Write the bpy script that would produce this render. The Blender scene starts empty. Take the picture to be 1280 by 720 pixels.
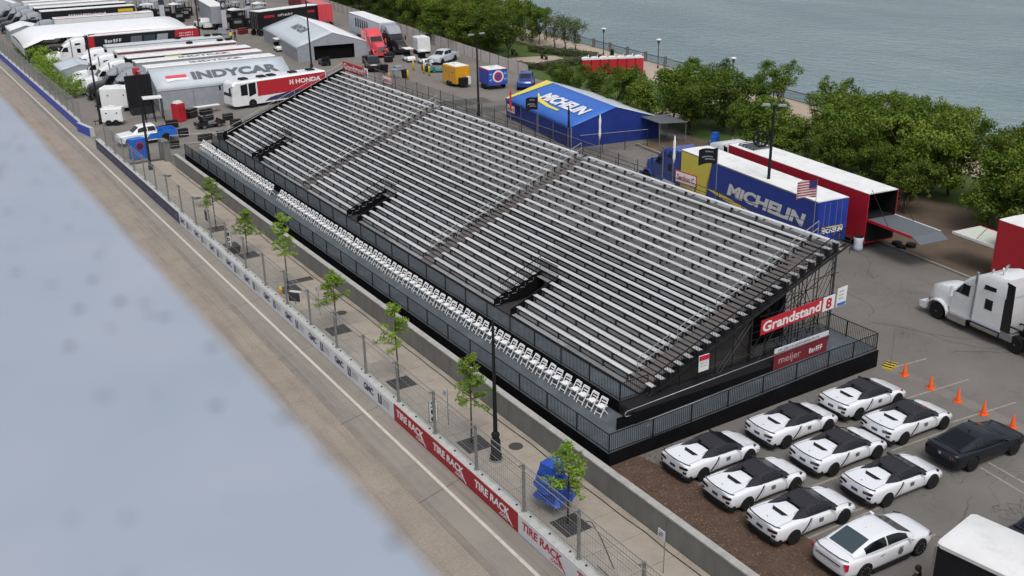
import bpy, bmesh, math, random
import numpy as np
from mathutils import Matrix, Vector

# ------------------------------------------------------------------ camera, sky, sun, exposure
S = bpy.context.scene
COL = S.collection
rad = math.radians
cam_d = bpy.data.cameras.new('camera')
cam = bpy.data.objects.new('camera', cam_d)
COL.objects.link(cam)
S.camera = cam
CH, PITCH, ROLL, TH = 24.4, 0.380913754, -0.0170614849, -0.560408168
_h = Vector((-math.sin(TH), math.cos(TH), 0)); _r = Vector((math.cos(TH), math.sin(TH), 0)); _z = Vector((0, 0, 1))
_F = math.cos(PITCH) * _h - math.sin(PITCH) * _z
_U = math.sin(PITCH) * _h + math.cos(PITCH) * _z
_R = math.cos(ROLL) * _r + math.sin(ROLL) * _U
_U = -math.sin(ROLL) * _r + math.cos(ROLL) * _U
cam.matrix_world = Matrix(((_R.x, _U.x, -_F.x, 0), (_R.y, _U.y, -_F.y, 0), (_R.z, _U.z, -_F.z, CH), (0, 0, 0, 1)))
cam_d.sensor_width = 36.0
cam_d.lens = 36.0 * 1277.44 / 1280.0
cam_d.clip_start = 0.05
cam_d.clip_end = 12000
cam_d.dof.use_dof = True
cam_d.dof.focus_distance = 62.0
cam_d.dof.aperture_fstop = 1.9

W = bpy.data.worlds.new('World'); S.world = W; W.use_nodes = True
nt = W.node_tree; nt.nodes.clear()
SUN_EL, SUN_AZ = rad(58), rad(200)
sky = nt.nodes.new('ShaderNodeTexSky'); sky.sky_type = 'NISHITA'; sky.sun_disc = False
sky.sun_elevation = SUN_EL; sky.sun_rotation = SUN_AZ; sky.air_density = 1.0; sky.dust_density = 3.0; sky.ozone_density = 1.0
hsv = nt.nodes.new('ShaderNodeHueSaturation'); hsv.inputs['Saturation'].default_value = 0.32; hsv.inputs['Value'].default_value = 1.0
bg = nt.nodes.new('ShaderNodeBackground'); bg.inputs['Strength'].default_value = 0.118
wo = nt.nodes.new('ShaderNodeOutputWorld')
# overcast: the cloud layer is about three times brighter overhead than at the horizon, all the way round
wtc = nt.nodes.new('ShaderNodeTexCoord'); wsp = nt.nodes.new('ShaderNodeSeparateXYZ'); wmr = nt.nodes.new('ShaderNodeMapRange')
wmr.inputs['From Min'].default_value = 0.0; wmr.inputs['From Max'].default_value = 1.0; wmr.inputs['To Min'].default_value = 0.62; wmr.inputs['To Max'].default_value = 1.75
wmul = nt.nodes.new('ShaderNodeVectorMath'); wmul.operation = 'SCALE'
nt.links.new(wtc.outputs['Generated'], wsp.inputs[0]); nt.links.new(wsp.outputs['Z'], wmr.inputs['Value'])
nt.links.new(sky.outputs[0], hsv.inputs['Color']); nt.links.new(hsv.outputs[0], wmul.inputs[0]); nt.links.new(wmr.outputs[0], wmul.inputs['Scale']); nt.links.new(wmul.outputs[0], bg.inputs[0]); nt.links.new(bg.outputs[0], wo.inputs[0])
sun_d = bpy.data.lights.new('sun', 'SUN'); sun_d.energy = 1.0; sun_d.angle = rad(24); sun_d.color = (1.0, 0.97, 0.93)
sun = bpy.data.objects.new('sun', sun_d); COL.objects.link(sun)
# sun comes from compass SUN_AZ as in the sky node (0 = +Y, clockwise)
_sd = Vector((math.sin(SUN_AZ) * math.cos(SUN_EL), math.cos(SUN_AZ) * math.cos(SUN_EL), math.sin(SUN_EL)))
sun.rotation_euler = _sd.to_track_quat('Z', 'Y').to_euler()
S.view_settings.view_transform = 'Standard'; S.view_settings.look = 'None'; S.view_settings.gamma = 1.0
S.view_settings.use_curve_mapping = False
S.view_settings.exposure = 0.20

# ------------------------------------------------------------------ helpers
rng = random.Random(7)
PI = math.pi

class MB:
    def __init__(s):
        s.v = []; s.f = []; s.m = []
    def add(s, vs, fs, mi=0):
        b = len(s.v); s.v += [tuple(v) for v in vs]
        s.f += [tuple(i + b for i in f) for f in fs]; s.m += [mi] * len(fs)
        return s
    def box(s, x0, x1, y0, y1, z0, z1, mi=0):
        return s.add([(x0, y0, z0), (x1, y0, z0), (x1, y1, z0), (x0, y1, z0), (x0, y0, z1), (x1, y0, z1), (x1, y1, z1), (x0, y1, z1)],
                     [(0, 3, 2, 1), (4, 5, 6, 7), (0, 1, 5, 4), (1, 2, 6, 5), (2, 3, 7, 6), (3, 0, 4, 7)], mi)
    def hexa(s, p, mi=0):            # 8 points: bottom 4 (ccw), top 4
        return s.add(p, [(0, 3, 2, 1), (4, 5, 6, 7), (0, 1, 5, 4), (1, 2, 6, 5), (2, 3, 7, 6), (3, 0, 4, 7)], mi)
    def bar(s, a, b, w, h=None, mi=0):
        a = Vector(a); b = Vector(b); d = (b - a)
        if d.length < 1e-6: return s
        d.normalize(); h = h or w
        up = Vector((0, 0, 1)) if abs(d.z) < 0.95 else Vector((1, 0, 0))
        r = d.cross(up).normalized() * (w / 2); u = r.cross(d).normalized() * (h / 2)
        return s.hexa([a - r - u, a + r - u, b + r - u, b - r - u, a - r + u, a + r + u, b + r + u, b - r + u], mi)
    def tube(s, a, b, r0, r1=None, n=6, mi=0, cap=True):
        a = Vector(a); b = Vector(b); d = (b - a).normalized(); r1 = r0 if r1 is None else r1
        up = Vector((0, 0, 1)) if abs(d.z) < 0.95 else Vector((1, 0, 0))
        x = d.cross(up).normalized(); y = d.cross(x).normalized()
        vs = [a + (x * math.cos(2 * PI * i / n) + y * math.sin(2 * PI * i / n)) * r0 for i in range(n)]
        vs += [b + (x * math.cos(2 * PI * i / n) + y * math.sin(2 * PI * i / n)) * r1 for i in range(n)]
        fs = [(i, i + n, (i + 1) % n + n, (i + 1) % n) for i in range(n)]
        if cap: fs += [tuple(range(n)), tuple(range(2 * n - 1, n - 1, -1))]
        return s.add(vs, fs, mi)
    def path(s, pts, r, n=6, mi=0):
        for i in range(len(pts) - 1): s.tube(pts[i], pts[i + 1], r, r, n, mi)
        return s
    def prism(s, poly, axis, a, b, mi=0):   # poly: 2D points; axis 'x' -> (y,z), 'y' -> (x,z), 'z' -> (x,y)
        def P(p, t):
            return (t, p[0], p[1]) if axis == 'x' else ((p[0], t, p[1]) if axis == 'y' else (p[0], p[1], t))
        n = len(poly)
        vs = [P(p, a) for p in poly] + [P(p, b) for p in poly]
        fs = [(i, (i + 1) % n, (i + 1) % n + n, i + n) for i in range(n)] + [tuple(range(n - 1, -1, -1)), tuple(range(n, 2 * n))]
        return s.add(vs, fs, mi)
    def lathe(s, prof, n=16, c=(0, 0, 0), axis='z', mi=0):   # prof: (radius, t) along axis
        vs = []
        for r, t in prof:
            for i in range(n):
                a = 2 * PI * i / n; x, y = r * math.cos(a), r * math.sin(a)
                p = (x, y, t) if axis == 'z' else ((x, t, y) if axis == 'y' else (t, x, y))
                vs.append((p[0] + c[0], p[1] + c[1], p[2] + c[2]))
        fs = []
        for k in range(len(prof) - 1):
            for i in range(n):
                fs.append((k * n + i, k * n + (i + 1) % n, (k + 1) * n + (i + 1) % n, (k + 1) * n + i))
        fs += [tuple(range(n - 1, -1, -1)), tuple(range((len(prof) - 1) * n, len(prof) * n))]
        return s.add(vs, fs, mi)
    def loft(s, rings, mi=0, cap=True):   # rings of equal point count (closed loops)
        n = len(rings[0]); vs = [p for r in rings for p in r]; fs = []
        for k in range(len(rings) - 1):
            for i in range(n):
                fs.append((k * n + i, k * n + (i + 1) % n, (k + 1) * n + (i + 1) % n, (k + 1) * n + i))
        if cap: fs += [tuple(range(n - 1, -1, -1)), tuple(range((len(rings) - 1) * n, len(rings) * n))]
        return s.add(vs, fs, mi)
    def sheet(s, rows, mi=0):             # open grid of points
        n = len(rows[0]); vs = [p for r in rows for p in r]
        fs = [(k * n + i, k * n + i + 1, (k + 1) * n + i + 1, (k + 1) * n + i) for k in range(len(rows) - 1) for i in range(n - 1)]
        return s.add(vs, fs, mi)
    def mesh(s, name, mats, smooth=False, fix=True):
        me = bpy.data.meshes.new(name)
        me.from_pydata(s.v, [], s.f)
        for m in (mats if isinstance(mats, (list, tuple)) else [mats]): me.materials.append(m)
        if any(s.m): me.polygons.foreach_set('material_index', s.m)
        if fix:
            bm = bmesh.new(); bm.from_mesh(me); bmesh.ops.recalc_face_normals(bm, faces=bm.faces); bm.to_mesh(me); bm.free()
        if smooth: me.polygons.foreach_set('use_smooth', [True] * len(me.polygons))
        me.update()
        return me

def tag(o, label=None, cat=None, group=None, kind=None):
    if label: o['label'] = label
    if cat: o['category'] = cat
    if group: o['group'] = group
    if kind: o['kind'] = kind
    return o
def link(name, data, parent=None):
    o = bpy.data.objects.new(name, data); COL.objects.link(o)
    if parent is not None: o.parent = parent
    return o
def obj(name, mb, mat, parent=None, smooth=False, sharp=None):
    me = mb.mesh(name, mat, smooth)
    if smooth and sharp: me.set_sharp_from_angle(angle=rad(sharp))
    return link(name, me, parent)
def thing(name, label, cat, loc=(0, 0, 0), rz=0.0, group=None):
    o = bpy.data.objects.new(name, None); COL.objects.link(o); o.empty_display_size = 0.3
    o.location = loc; o.rotation_euler = (0, 0, rz)
    return tag(o, label, cat, group)
def solo(name, mb, mat, label, cat, group=None, loc=(0, 0, 0), rz=0.0, smooth=False):
    o = obj(name, mb, mat, None, smooth); o.location = loc; o.rotation_euler = (0, 0, rz)
    return tag(o, label, cat, group)
def struct(name, mb, mat, parent=None):
    o = obj(name, mb, mat, parent)
    if parent is None: o['kind'] = 'structure'
    return o
_kids = {}
def copy_tree(o, loc=None, rz=None, label=None, group=None, parent=None, scale=None):
    c = o.copy(); COL.objects.link(c); c.parent = parent
    if loc is not None: c.location = loc
    if rz is not None: c.rotation_euler = (0, 0, rz)
    if scale is not None: c.scale = (scale, scale, scale) if not isinstance(scale, tuple) else scale
    if label: c['label'] = label
    if group: c['group'] = group
    for ch in [k for k in o.children]: copy_tree(ch, parent=c)
    return c

def mat(name, col, rough=0.6, metal=0.0, var=0.12, vscale=3.0, bump=0.0, bscale=40.0, spec=0.4, coat=0.0, dirt=None, dscale=1.2, emit=None, transp=None, stretch=None, objvar=0.0):
    m = bpy.data.materials.new(name); m.use_nodes = True
    t = m.node_tree; n = t.nodes; p = n['Principled BSDF']; L = t.links.new
    p.inputs['Roughness'].default_value = rough; p.inputs['Metallic'].default_value = metal
    p.inputs['Specular IOR Level'].default_value = spec
    p.inputs['Coat Weight'].default_value = coat; p.inputs['Coat Roughness'].default_value = 0.06
    p.inputs['Base Color'].default_value = (*col, 1)
    tc = n.new('ShaderNodeTexCoord'); src = tc.outputs['Object']
    if stretch:
        mp = n.new('ShaderNodeMapping'); mp.inputs['Scale'].default_value = stretch; L(src, mp.inputs['Vector']); src = mp.outputs[0]
    if var > 0:
        no = n.new('ShaderNodeTexNoise'); no.inputs['Scale'].default_value = vscale; no.inputs['Detail'].default_value = 6; no.inputs['Roughness'].default_value = 0.65
        L(src, no.inputs['Vector'])
        mx = n.new('ShaderNodeMix'); mx.data_type = 'RGBA'
        mx.inputs['A'].default_value = (*[c * (1 - var) for c in col], 1); mx.inputs['B'].default_value = (*[min(1, c * (1 + var)) for c in col], 1)
        rm = n.new('ShaderNodeMapRange'); rm.inputs['From Min'].default_value = 0.3; rm.inputs['From Max'].default_value = 0.7
        L(no.outputs['Fac'], rm.inputs['Value']); L(rm.outputs[0], mx.inputs['Factor'])
        out = mx.outputs['Result']
        if dirt:
            n2 = n.new('ShaderNodeTexNoise'); n2.inputs['Scale'].default_value = dscale; n2.inputs['Detail'].default_value = 8; n2.inputs['Roughness'].default_value = 0.7
            L(src, n2.inputs['Vector'])
            r2 = n.new('ShaderNodeMapRange'); r2.inputs['From Min'].default_value = 0.52; r2.inputs['From Max'].default_value = 0.78
            L(n2.outputs['Fac'], r2.inputs['Value'])
            m2 = n.new('ShaderNodeMix'); m2.data_type = 'RGBA'; m2.inputs['B'].default_value = (*dirt, 1)
            L(out, m2.inputs['A']); L(r2.outputs[0], m2.inputs['Factor']); out = m2.outputs['Result']
        if objvar:
            oi = n.new('ShaderNodeObjectInfo'); mr_ = n.new('ShaderNodeMapRange'); mr_.inputs['To Min'].default_value = 1 - objvar; mr_.inputs['To Max'].default_value = 1 + objvar * .6
            hv = n.new('ShaderNodeHueSaturation'); L(oi.outputs['Random'], mr_.inputs['Value']); L(mr_.outputs[0], hv.inputs['Value']); L(out, hv.inputs['Color']); out = hv.outputs[0]
        L(out, p.inputs['Base Color'])
    if bump > 0:
        nb = n.new('ShaderNodeTexNoise'); nb.inputs['Scale'].default_value = bscale; nb.inputs['Detail'].default_value = 5
        L(src, nb.inputs['Vector'])
        bp = n.new('ShaderNodeBump'); bp.inputs['Strength'].default_value = bump; bp.inputs['Distance'].default_value = 0.05
        L(nb.outputs['Fac'], bp.inputs['Height']); L(bp.outputs[0], p.inputs['Normal'])
    if emit:
        p.inputs['Emission Color'].default_value = (*emit[0], 1); p.inputs['Emission Strength'].default_value = emit[1]
    return m

_tc = {}
def text_mesh(s, bold=0.02, shear=0.0, space=1.0):
    """raw text mesh in XY plane, height of capitals about 1, returned as vertex/face lists"""
    key = (s, bold, shear, space)
    if key in _tc: return _tc[key]
    c = bpy.data.curves.new('t', 'FONT'); c.body = s; c.size = 1.0; c.offset = bold; c.shear = shear; c.space_character = space
    c.resolution_u = 3; c.fill_mode = 'FRONT'
    o = bpy.data.objects.new('t', c); COL.objects.link(o)
    dg = bpy.context.evaluated_depsgraph_get()
    me = bpy.data.meshes.new_from_object(o.evaluated_get(dg))
    v = [tuple(x.co) for x in me.vertices]; f = [tuple(p.vertices) for p in me.polygons]
    bpy.data.objects.remove(o); bpy.data.curves.remove(c); bpy.data.meshes.remove(me)
    xs = [p[0] for p in v]; ys = [p[1] for p in v]
    x0, x1, y0, y1 = min(xs), max(xs), min(ys), max(ys)
    v = [((p[0] - x0) / (x1 - x0), (p[1] - y0) / (y1 - y0)) for p in v]
    _tc[key] = (v, f); return v, f
def text_on(mb, s, o, u, w, bold=0.02, shear=0.0, space=1.0, mi=0, off=0.004):
    """fit the text into the parallelogram o + a*u + b*w (a,b in 0..1), 'off' proud of it"""
    v, f = text_mesh(s, bold, shear, space)
    o = Vector(o); u = Vector(u); w = Vector(w); nn = u.cross(w).normalized() * off
    mb.add([o + u * a + w * b + nn for a, b in v], f, mi)
    return mb
def text_part(s, o, u, w, m, parent, name='lettering', **k):
    mb = MB(); text_on(mb, s, o, u, w, **k)
    me = mb.mesh(name, m, fix=False)
    return link(name, me, parent)

def scribble(o, u, w, m, parent, n=8, name='small_print', off=0.004, seed=1):
    """print too small to read: a row of letter-like strokes"""
    r = random.Random(seed * 31 + n); mb = MB(); o = Vector(o); u = Vector(u); w = Vector(w); nn = u.cross(w).normalized() * off
    for i in range(n):
        a0 = i / n + 0.02; a1 = a0 + r.uniform(0.45, 0.8) / n; h = r.choice((1.0, 1.0, 0.75)); k = r.randint(0, 2)
        tk = (a1 - a0) * 0.34
        def q(a, b, c, d): mb.add([o + u * a + w * c + nn, o + u * b + w * c + nn, o + u * b + w * d + nn, o + u * a + w * d + nn], [(0, 1, 2, 3)])
        q(a0, a0 + tk, 0, h)
        if k != 1: q(a1 - tk, a1, 0, h)
        q(a0 + tk, a1 - (tk if k != 1 else 0), h * 0.4, h * 0.62)
        if k: q(a0 + tk, a1 - (tk if k != 1 else 0), h * 0.8, h)
    return link(name, mb.mesh(name, m, fix=False), parent)

# ------------------------------------------------------------------ materials
M = {}
M['white_paint'] = mat('white_paint', (0.72, 0.73, 0.74), 0.3, var=0.04, coat=0.6)
M['car_white'] = mat('car_white', (0.70, 0.71, 0.735), 0.28, var=0.01, coat=1.0)
M['truck_white'] = mat('truck_white', (0.72, 0.73, 0.74), 0.3, var=0.05, vscale=1.5, coat=0.5, dirt=(0.55, 0.54, 0.52), dscale=0.8)
M['roof_white'] = mat('roof_white', (0.70, 0.70, 0.69), 0.55, var=0.06, vscale=1.2, dirt=(0.5, 0.49, 0.47), dscale=0.7)
M['tent_white'] = mat('tent_white', (0.72, 0.73, 0.74), 0.6, var=0.05, vscale=0.8, bump=0.15, bscale=1.5)
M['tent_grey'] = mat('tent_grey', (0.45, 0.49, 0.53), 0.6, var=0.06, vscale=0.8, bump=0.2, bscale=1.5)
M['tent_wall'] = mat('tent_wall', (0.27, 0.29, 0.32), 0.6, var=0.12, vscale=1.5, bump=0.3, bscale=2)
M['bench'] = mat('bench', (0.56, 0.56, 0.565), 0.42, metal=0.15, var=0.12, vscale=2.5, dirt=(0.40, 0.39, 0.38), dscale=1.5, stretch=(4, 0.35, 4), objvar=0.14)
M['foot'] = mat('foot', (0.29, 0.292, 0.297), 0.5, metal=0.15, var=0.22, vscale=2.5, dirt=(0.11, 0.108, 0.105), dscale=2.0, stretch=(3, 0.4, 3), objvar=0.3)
M['tread'] = mat('tread', (0.115, 0.103, 0.10), 0.75, var=0.25, vscale=3, dirt=(0.06, 0.05, 0.045))
M['deck'] = mat('deck', (0.075, 0.090, 0.100), 0.55, var=0.16, vscale=1.2, dirt=(0.13, 0.15, 0.165), dscale=0.6, spec=0.3)
M['black'] = mat('black', (0.012, 0.012, 0.014), 0.7, var=0.2, spec=0.2)
M['black_fabric'] = mat('black_fabric', (0.007, 0.007, 0.008), 0.95, var=0.3, vscale=1.2, bump=0.4, bscale=2, spec=0.05)
M['dark_steel'] = mat('dark_steel', (0.03, 0.031, 0.034), 0.5, metal=0.3, var=0.2)
M['steel'] = mat('steel', (0.34, 0.34, 0.34), 0.42, metal=0.6, var=0.15, vscale=6)
M['galv'] = mat('galv', (0.26, 0.265, 0.26), 0.5, metal=0.5, var=0.2, vscale=8)
M['chrome'] = mat('chrome', (0.6, 0.6, 0.62), 0.18, metal=1.0, var=0.05)
M['screen_glass'] = mat('screen_glass', (0.008, 0.010, 0.012), 0.16, var=0.0, spec=0.16)
M['glass'] = mat('glass', (0.006, 0.008, 0.010), 0.08, var=0.0, spec=0.45)
M['grey_glass'] = mat('grey_glass', (0.035, 0.055, 0.065), 0.08, var=0.0, spec=0.7)
M['rubber'] = mat('rubber', (0.014, 0.014, 0.015), 0.85, var=0.2, spec=0.2)
M['soft_top'] = mat('soft_top', (0.026, 0.026, 0.031), 0.6, var=0.15, vscale=20, bump=0.1, bscale=150, spec=0.2)
M['gloss_black'] = mat('gloss_black', (0.012, 0.013, 0.016), 0.2, var=0.0, spec=0.5)
M['mustang'] = mat('mustang', (0.006, 0.009, 0.014), 0.35, var=0.05, coat=0.25, spec=0.3)
M['red'] = mat('red', (0.42, 0.016, 0.028), 0.4, var=0.08, vscale=1.5, coat=0.3)
M['banner_red'] = mat('banner_red', (0.30, 0.012, 0.022), 0.55, var=0.12, vscale=1.5)
M['sign_red'] = mat('sign_red', (0.46, 0.018, 0.034), 0.5, var=0.05, vscale=1.5)
M['dark_red'] = mat('dark_red', (0.16, 0.014, 0.022), 0.6, var=0.15, vscale=1.5)
M['pink_red'] = mat('pink_red', (0.60, 0.06, 0.075), 0.35, var=0.05, coat=0.4)
M['banner_white'] = mat('banner_white', (0.56, 0.57, 0.60), 0.6, var=0.06, vscale=1.0, dirt=(0.44, 0.44, 0.45))
M['banner_navy'] = mat('banner_navy', (0.045, 0.045, 0.095), 0.6, var=0.2, vscale=1.0)
M['royal'] = mat('royal', (0.035, 0.065, 0.38), 0.55, var=0.1, vscale=1.0)
M['navy_text'] = mat('navy_text', (0.03, 0.035, 0.09), 0.6, var=0.05)
M['white_text'] = mat('white_text', (0.68, 0.68, 0.68), 0.6, var=0.03)
M['red_text'] = mat('red_text', (0.40, 0.018, 0.035), 0.6, var=0.05)
M['grey_text'] = mat('grey_text', (0.10, 0.11, 0.125), 0.6, var=0.05)
M['blue'] = mat('blue', (0.014, 0.042, 0.29), 0.4, var=0.07, vscale=1.0, coat=0.4)
M['tractor_blue'] = mat('tractor_blue', (0.010, 0.042, 0.24), 0.3, var=0.05, coat=0.8)
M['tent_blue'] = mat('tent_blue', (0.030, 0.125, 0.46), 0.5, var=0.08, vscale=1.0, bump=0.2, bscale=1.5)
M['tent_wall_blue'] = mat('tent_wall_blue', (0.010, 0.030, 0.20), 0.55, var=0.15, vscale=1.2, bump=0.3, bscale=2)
M['yellow'] = mat('yellow', (0.62, 0.44, 0.015), 0.45, var=0.06, coat=0.2)
M['pale_yellow'] = mat('pale_yellow', (0.66, 0.56, 0.09), 0.5, var=0.06)
M['amber'] = mat('amber', (0.62, 0.30, 0.01), 0.4, var=0.06, coat=0.3)
M['orange'] = mat('orange', (0.75, 0.10, 0.012), 0.5, var=0.08)
M['tarp_blue'] = mat('tarp_blue', (0.018, 0.075, 0.40), 0.4, var=0.15, vscale=3, bump=0.9, bscale=7)
M['royal_bright'] = mat('royal_bright', (0.02, 0.13, 0.50), 0.45, var=0.1)
M['tail_red'] = mat('tail_red', (0.035, 0.004, 0.006), 0.15, var=0.0, coat=0.8)
M['bright_tail'] = mat('bright_tail', (0.50, 0.01, 0.05), 0.2, var=0.0, coat=0.8)
M['plastic_white'] = mat('plastic_white', (0.68, 0.68, 0.68), 0.5, var=0.05)
M['chair_white'] = mat('chair_white', (0.72, 0.72, 0.72), 0.45, var=0.04)
M['concrete'] = mat('concrete', (0.27, 0.255, 0.235), 0.85, var=0.14, vscale=2.0, bump=0.2, bscale=20, dirt=(0.17, 0.165, 0.155), dscale=0.8)
M['wall_concrete'] = mat('wall_concrete', (0.165, 0.163, 0.152), 0.85, var=0.14, vscale=1.2, bump=0.2, bscale=14, dirt=(0.11, 0.108, 0.10), dscale=0.8, stretch=(1, 1, 0.35))
M['wall_cap_lit'] = mat('wall_cap_lit', (0.33, 0.325, 0.305), 0.85, var=0.15, vscale=2.0, dirt=(0.22, 0.21, 0.20), dscale=1.2)  # paler than the panels: the brighter light on top is put into the colour
M['barrier_conc'] = mat('barrier_conc', (0.42, 0.425, 0.40), 0.8, var=0.12, vscale=2.0, dirt=(0.26, 0.27, 0.25), dscale=1.2)
M['slab'] = mat('slab', (0.32, 0.275, 0.225), 0.85, var=0.12, vscale=0.9, bump=0.12, bscale=30, dirt=(0.24, 0.21, 0.175), dscale=0.5)
M['grate'] = mat('grate', (0.05, 0.048, 0.045), 0.8, var=0.25, vscale=8)
M['bark'] = mat('bark', (0.045, 0.036, 0.028), 0.9, var=0.3, vscale=6, bump=0.5, bscale=20)
M['skin'] = mat('skin', (0.35, 0.2, 0.14), 0.6, var=0.05)
M['hair'] = mat('hair', (0.015, 0.012, 0.011), 0.8, var=0.2)
M['dark_cloth'] = mat('dark_cloth', (0.016, 0.016, 0.019), 0.9, var=0.2)
M['yellow_cloth'] = mat('yellow_cloth', (0.7, 0.6, 0.03), 0.9, var=0.1)
M['pink_cloth'] = mat('pink_cloth', (0.45, 0.12, 0.16), 0.9, var=0.1)
M['teal'] = mat('teal', (0.02, 0.22, 0.20), 0.5, var=0.1)
M['green_white'] = mat('green_white', (0.5, 0.52, 0.45), 0.6, var=0.1)
M['line_paint'] = mat('line_paint', (0.50, 0.46, 0.40), 0.8, var=0.12, vscale=3, dirt=(0.32, 0.29, 0.25), dscale=2.0)
M['faint_paint'] = mat('faint_paint', (0.26, 0.235, 0.20), 0.85, var=0.2, vscale=4, dirt=(0.13, 0.12, 0.11), dscale=2.5)
# ------------------------------------------------------------------ ground materials
def ground_mat(name, c1, c2, dark, sc=0.25, crack=0.0, crack_scale=0.18, streak=None, grain=60, rough=0.9, bump=0.15, patch=0.5):
    m = bpy.data.materials.new(name); m.use_nodes = True
    t = m.node_tree; n = t.nodes; L = t.links.new; p = n['Principled BSDF']
    p.inputs['Roughness'].default_value = rough; p.inputs['Specular IOR Level'].default_value = 0.25
    tc = n.new('ShaderNodeTexCoord'); src = tc.outputs['Object']
    def noise(scale, det=6, ro=0.6, vec=None):
        x = n.new('ShaderNodeTexNoise'); x.inputs['Scale'].default_value = scale; x.inputs['Detail'].default_value = det; x.inputs['Roughness'].default_value = ro
        L(vec or src, x.inputs['Vector']); return x.outputs['Fac']
    def rng_(v, a, b, c=0.0, d=1.0):
        x = n.new('ShaderNodeMapRange'); x.inputs['From Min'].default_value = a; x.inputs['From Max'].default_value = b
        x.inputs['To Min'].default_value = c; x.inputs['To Max'].default_value = d; L(v, x.inputs['Value']); return x.outputs[0]
    def mix(a, b, f):
        x = n.new('ShaderNodeMix'); x.data_type = 'RGBA'
        for sck, val in (('A', a), ('B', b)):
            if isinstance(val, tuple): x.inputs[sck].default_value = (*val, 1)
            else: L(val, x.inputs[sck])
        L(f, x.inputs['Factor']); return x.outputs['Result']
    col = mix(c1, c2, rng_(noise(sc), 0.32, 0.68))
    col = mix(col, dark, rng_(noise(sc * 2.7, 8, 0.72), 0.52, 0.80, 0, patch))
    if streak:
        mp = n.new('ShaderNodeMapping'); mp.inputs['Scale'].default_value = streak; L(src, mp.inputs['Vector'])
        col = mix(col, dark, rng_(noise(1.0, 6, 0.7, mp.outputs[0]), 0.50, 0.72, 0, 0.75))
    g = noise(grain, 3, 0.7)
    col2 = n.new('ShaderNodeMix'); col2.data_type = 'RGBA'; col2.blend_type = 'MULTIPLY'; col2.inputs['Factor'].default_value = 1.0
    L(col, col2.inputs['A'])
    gr = n.new('ShaderNodeCombineColor'); gv = rng_(g, 0.25, 0.75, 0.78, 1.15)
    for k in range(3): L(gv, gr.inputs[k])
    L(gr.outputs[0], col2.inputs['B']); col = col2.outputs['Result']
    if crack > 0:
        dn = n.new('ShaderNodeTexNoise'); dn.inputs['Scale'].default_value = 0.5; dn.inputs['Detail'].default_value = 5; L(src, dn.inputs['Vector'])
        ad = n.new('ShaderNodeMix'); ad.data_type = 'VECTOR'; ad.inputs['Factor'].default_value = 0.55
        L(src, ad.inputs['A']); sc2 = n.new('ShaderNodeVectorMath'); sc2.operation = 'SCALE'; sc2.inputs['Scale'].default_value = 14.0
        L(dn.outputs['Color'], sc2.inputs[0]); L(sc2.outputs[0], ad.inputs['B'])
        vo = n.new('ShaderNodeTexVoronoi'); vo.feature = 'DISTANCE_TO_EDGE'; vo.inputs['Scale'].default_value = crack_scale * 2; L(ad.outputs['Result'], vo.inputs['Vector'])
        cm = rng_(vo.outputs['Distance'], 0.0, 0.012, crack, 0.0)
        mk = n.new('ShaderNodeMath'); mk.operation = 'MULTIPLY'; L(cm, mk.inputs[0]); L(rng_(noise(0.13, 3), 0.45, 0.6), mk.inputs[1])
        col = mix(col, tuple(x * 0.35 for x in dark), mk.outputs[0])
    L(col, p.inputs['Base Color'])
    bp = n.new('ShaderNodeBump'); bp.inputs['Strength'].default_value = bump; bp.inputs['Distance'].default_value = 0.03
    L(g, bp.inputs['Height']); L(bp.outputs[0], p.inputs['Normal'])
    return m
M['asphalt'] = ground_mat('asphalt', (0.138, 0.128, 0.117), (0.176, 0.162, 0.147), (0.084, 0.078, 0.072), 0.16, crack=0.9, patch=0.6)
M['asphalt2'] = ground_mat('asphalt2', (0.165, 0.150, 0.135), (0.205, 0.186, 0.166), (0.11, 0.10, 0.092), 0.12, crack=0.8, patch=0.6)
M['track'] = ground_mat('track', (0.245, 0.208, 0.172), (0.300, 0.256, 0.212), (0.160, 0.134, 0.112), 0.35, streak=(1.2, 0.06, 1), grain=9, patch=0.7, bump=0.4)
M['track_edge'] = ground_mat('track_edge', (0.230, 0.208, 0.182), (0.270, 0.244, 0.212), (0.14, 0.128, 0.115), 0.25, streak=(3.0, 0.05, 1), grain=40, patch=0.5)
M['lawn'] = ground_mat('lawn', (0.050, 0.088, 0.018), (0.075, 0.115, 0.026), (0.040, 0.055, 0.018), 0.3, grain=25, bump=0.6)
M['mulch'] = ground_mat('mulch', (0.075, 0.048, 0.035), (0.105, 0.068, 0.048), (0.045, 0.028, 0.020), 1.2, grain=14, bump=1.0, patch=0.8)
M['dirt'] = ground_mat('dirt', (0.095, 0.068, 0.048), (0.135, 0.102, 0.075), (0.050, 0.036, 0.028), 0.25, grain=20, bump=0.6, patch=0.7)
M['promenade'] = ground_mat('promenade', (0.36, 0.295, 0.235), (0.41, 0.335, 0.265), (0.27, 0.225, 0.185), 0.15, grain=20, bump=0.05)
M['lot_conc'] = ground_mat('lot_conc', (0.165, 0.152, 0.136), (0.20, 0.185, 0.165), (0.12, 0.11, 0.10), 0.3, grain=30)

LOT = 0.130277
cL, sL = math.cos(LOT), math.sin(LOT)
def lot(c, a): return (c * cL + a * sL, -c * sL + a * cL)     # (across, along) in the car park's own frame
def poly(pts, z):
    mb = MB(); mb.add([(x, y, z) for x, y in pts], [tuple(range(len(pts)))]); return mb

# ground sheet to the sea wall, water beyond it
sw = 79.2
g0, g1 = lot(sw, -900), lot(sw, 2500)
gm = MB()
gm.add([(-2500, -900, 0), (g0[0], g0[1], 0), (g1[0], g1[1], 0), (-2500, 2500, 0), (g0[0], g0[1], -4), (g1[0], g1[1], -4)], [(0, 1, 2, 3), (1, 4, 5, 2)])
struct('ground', gm, M['asphalt'])

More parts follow.
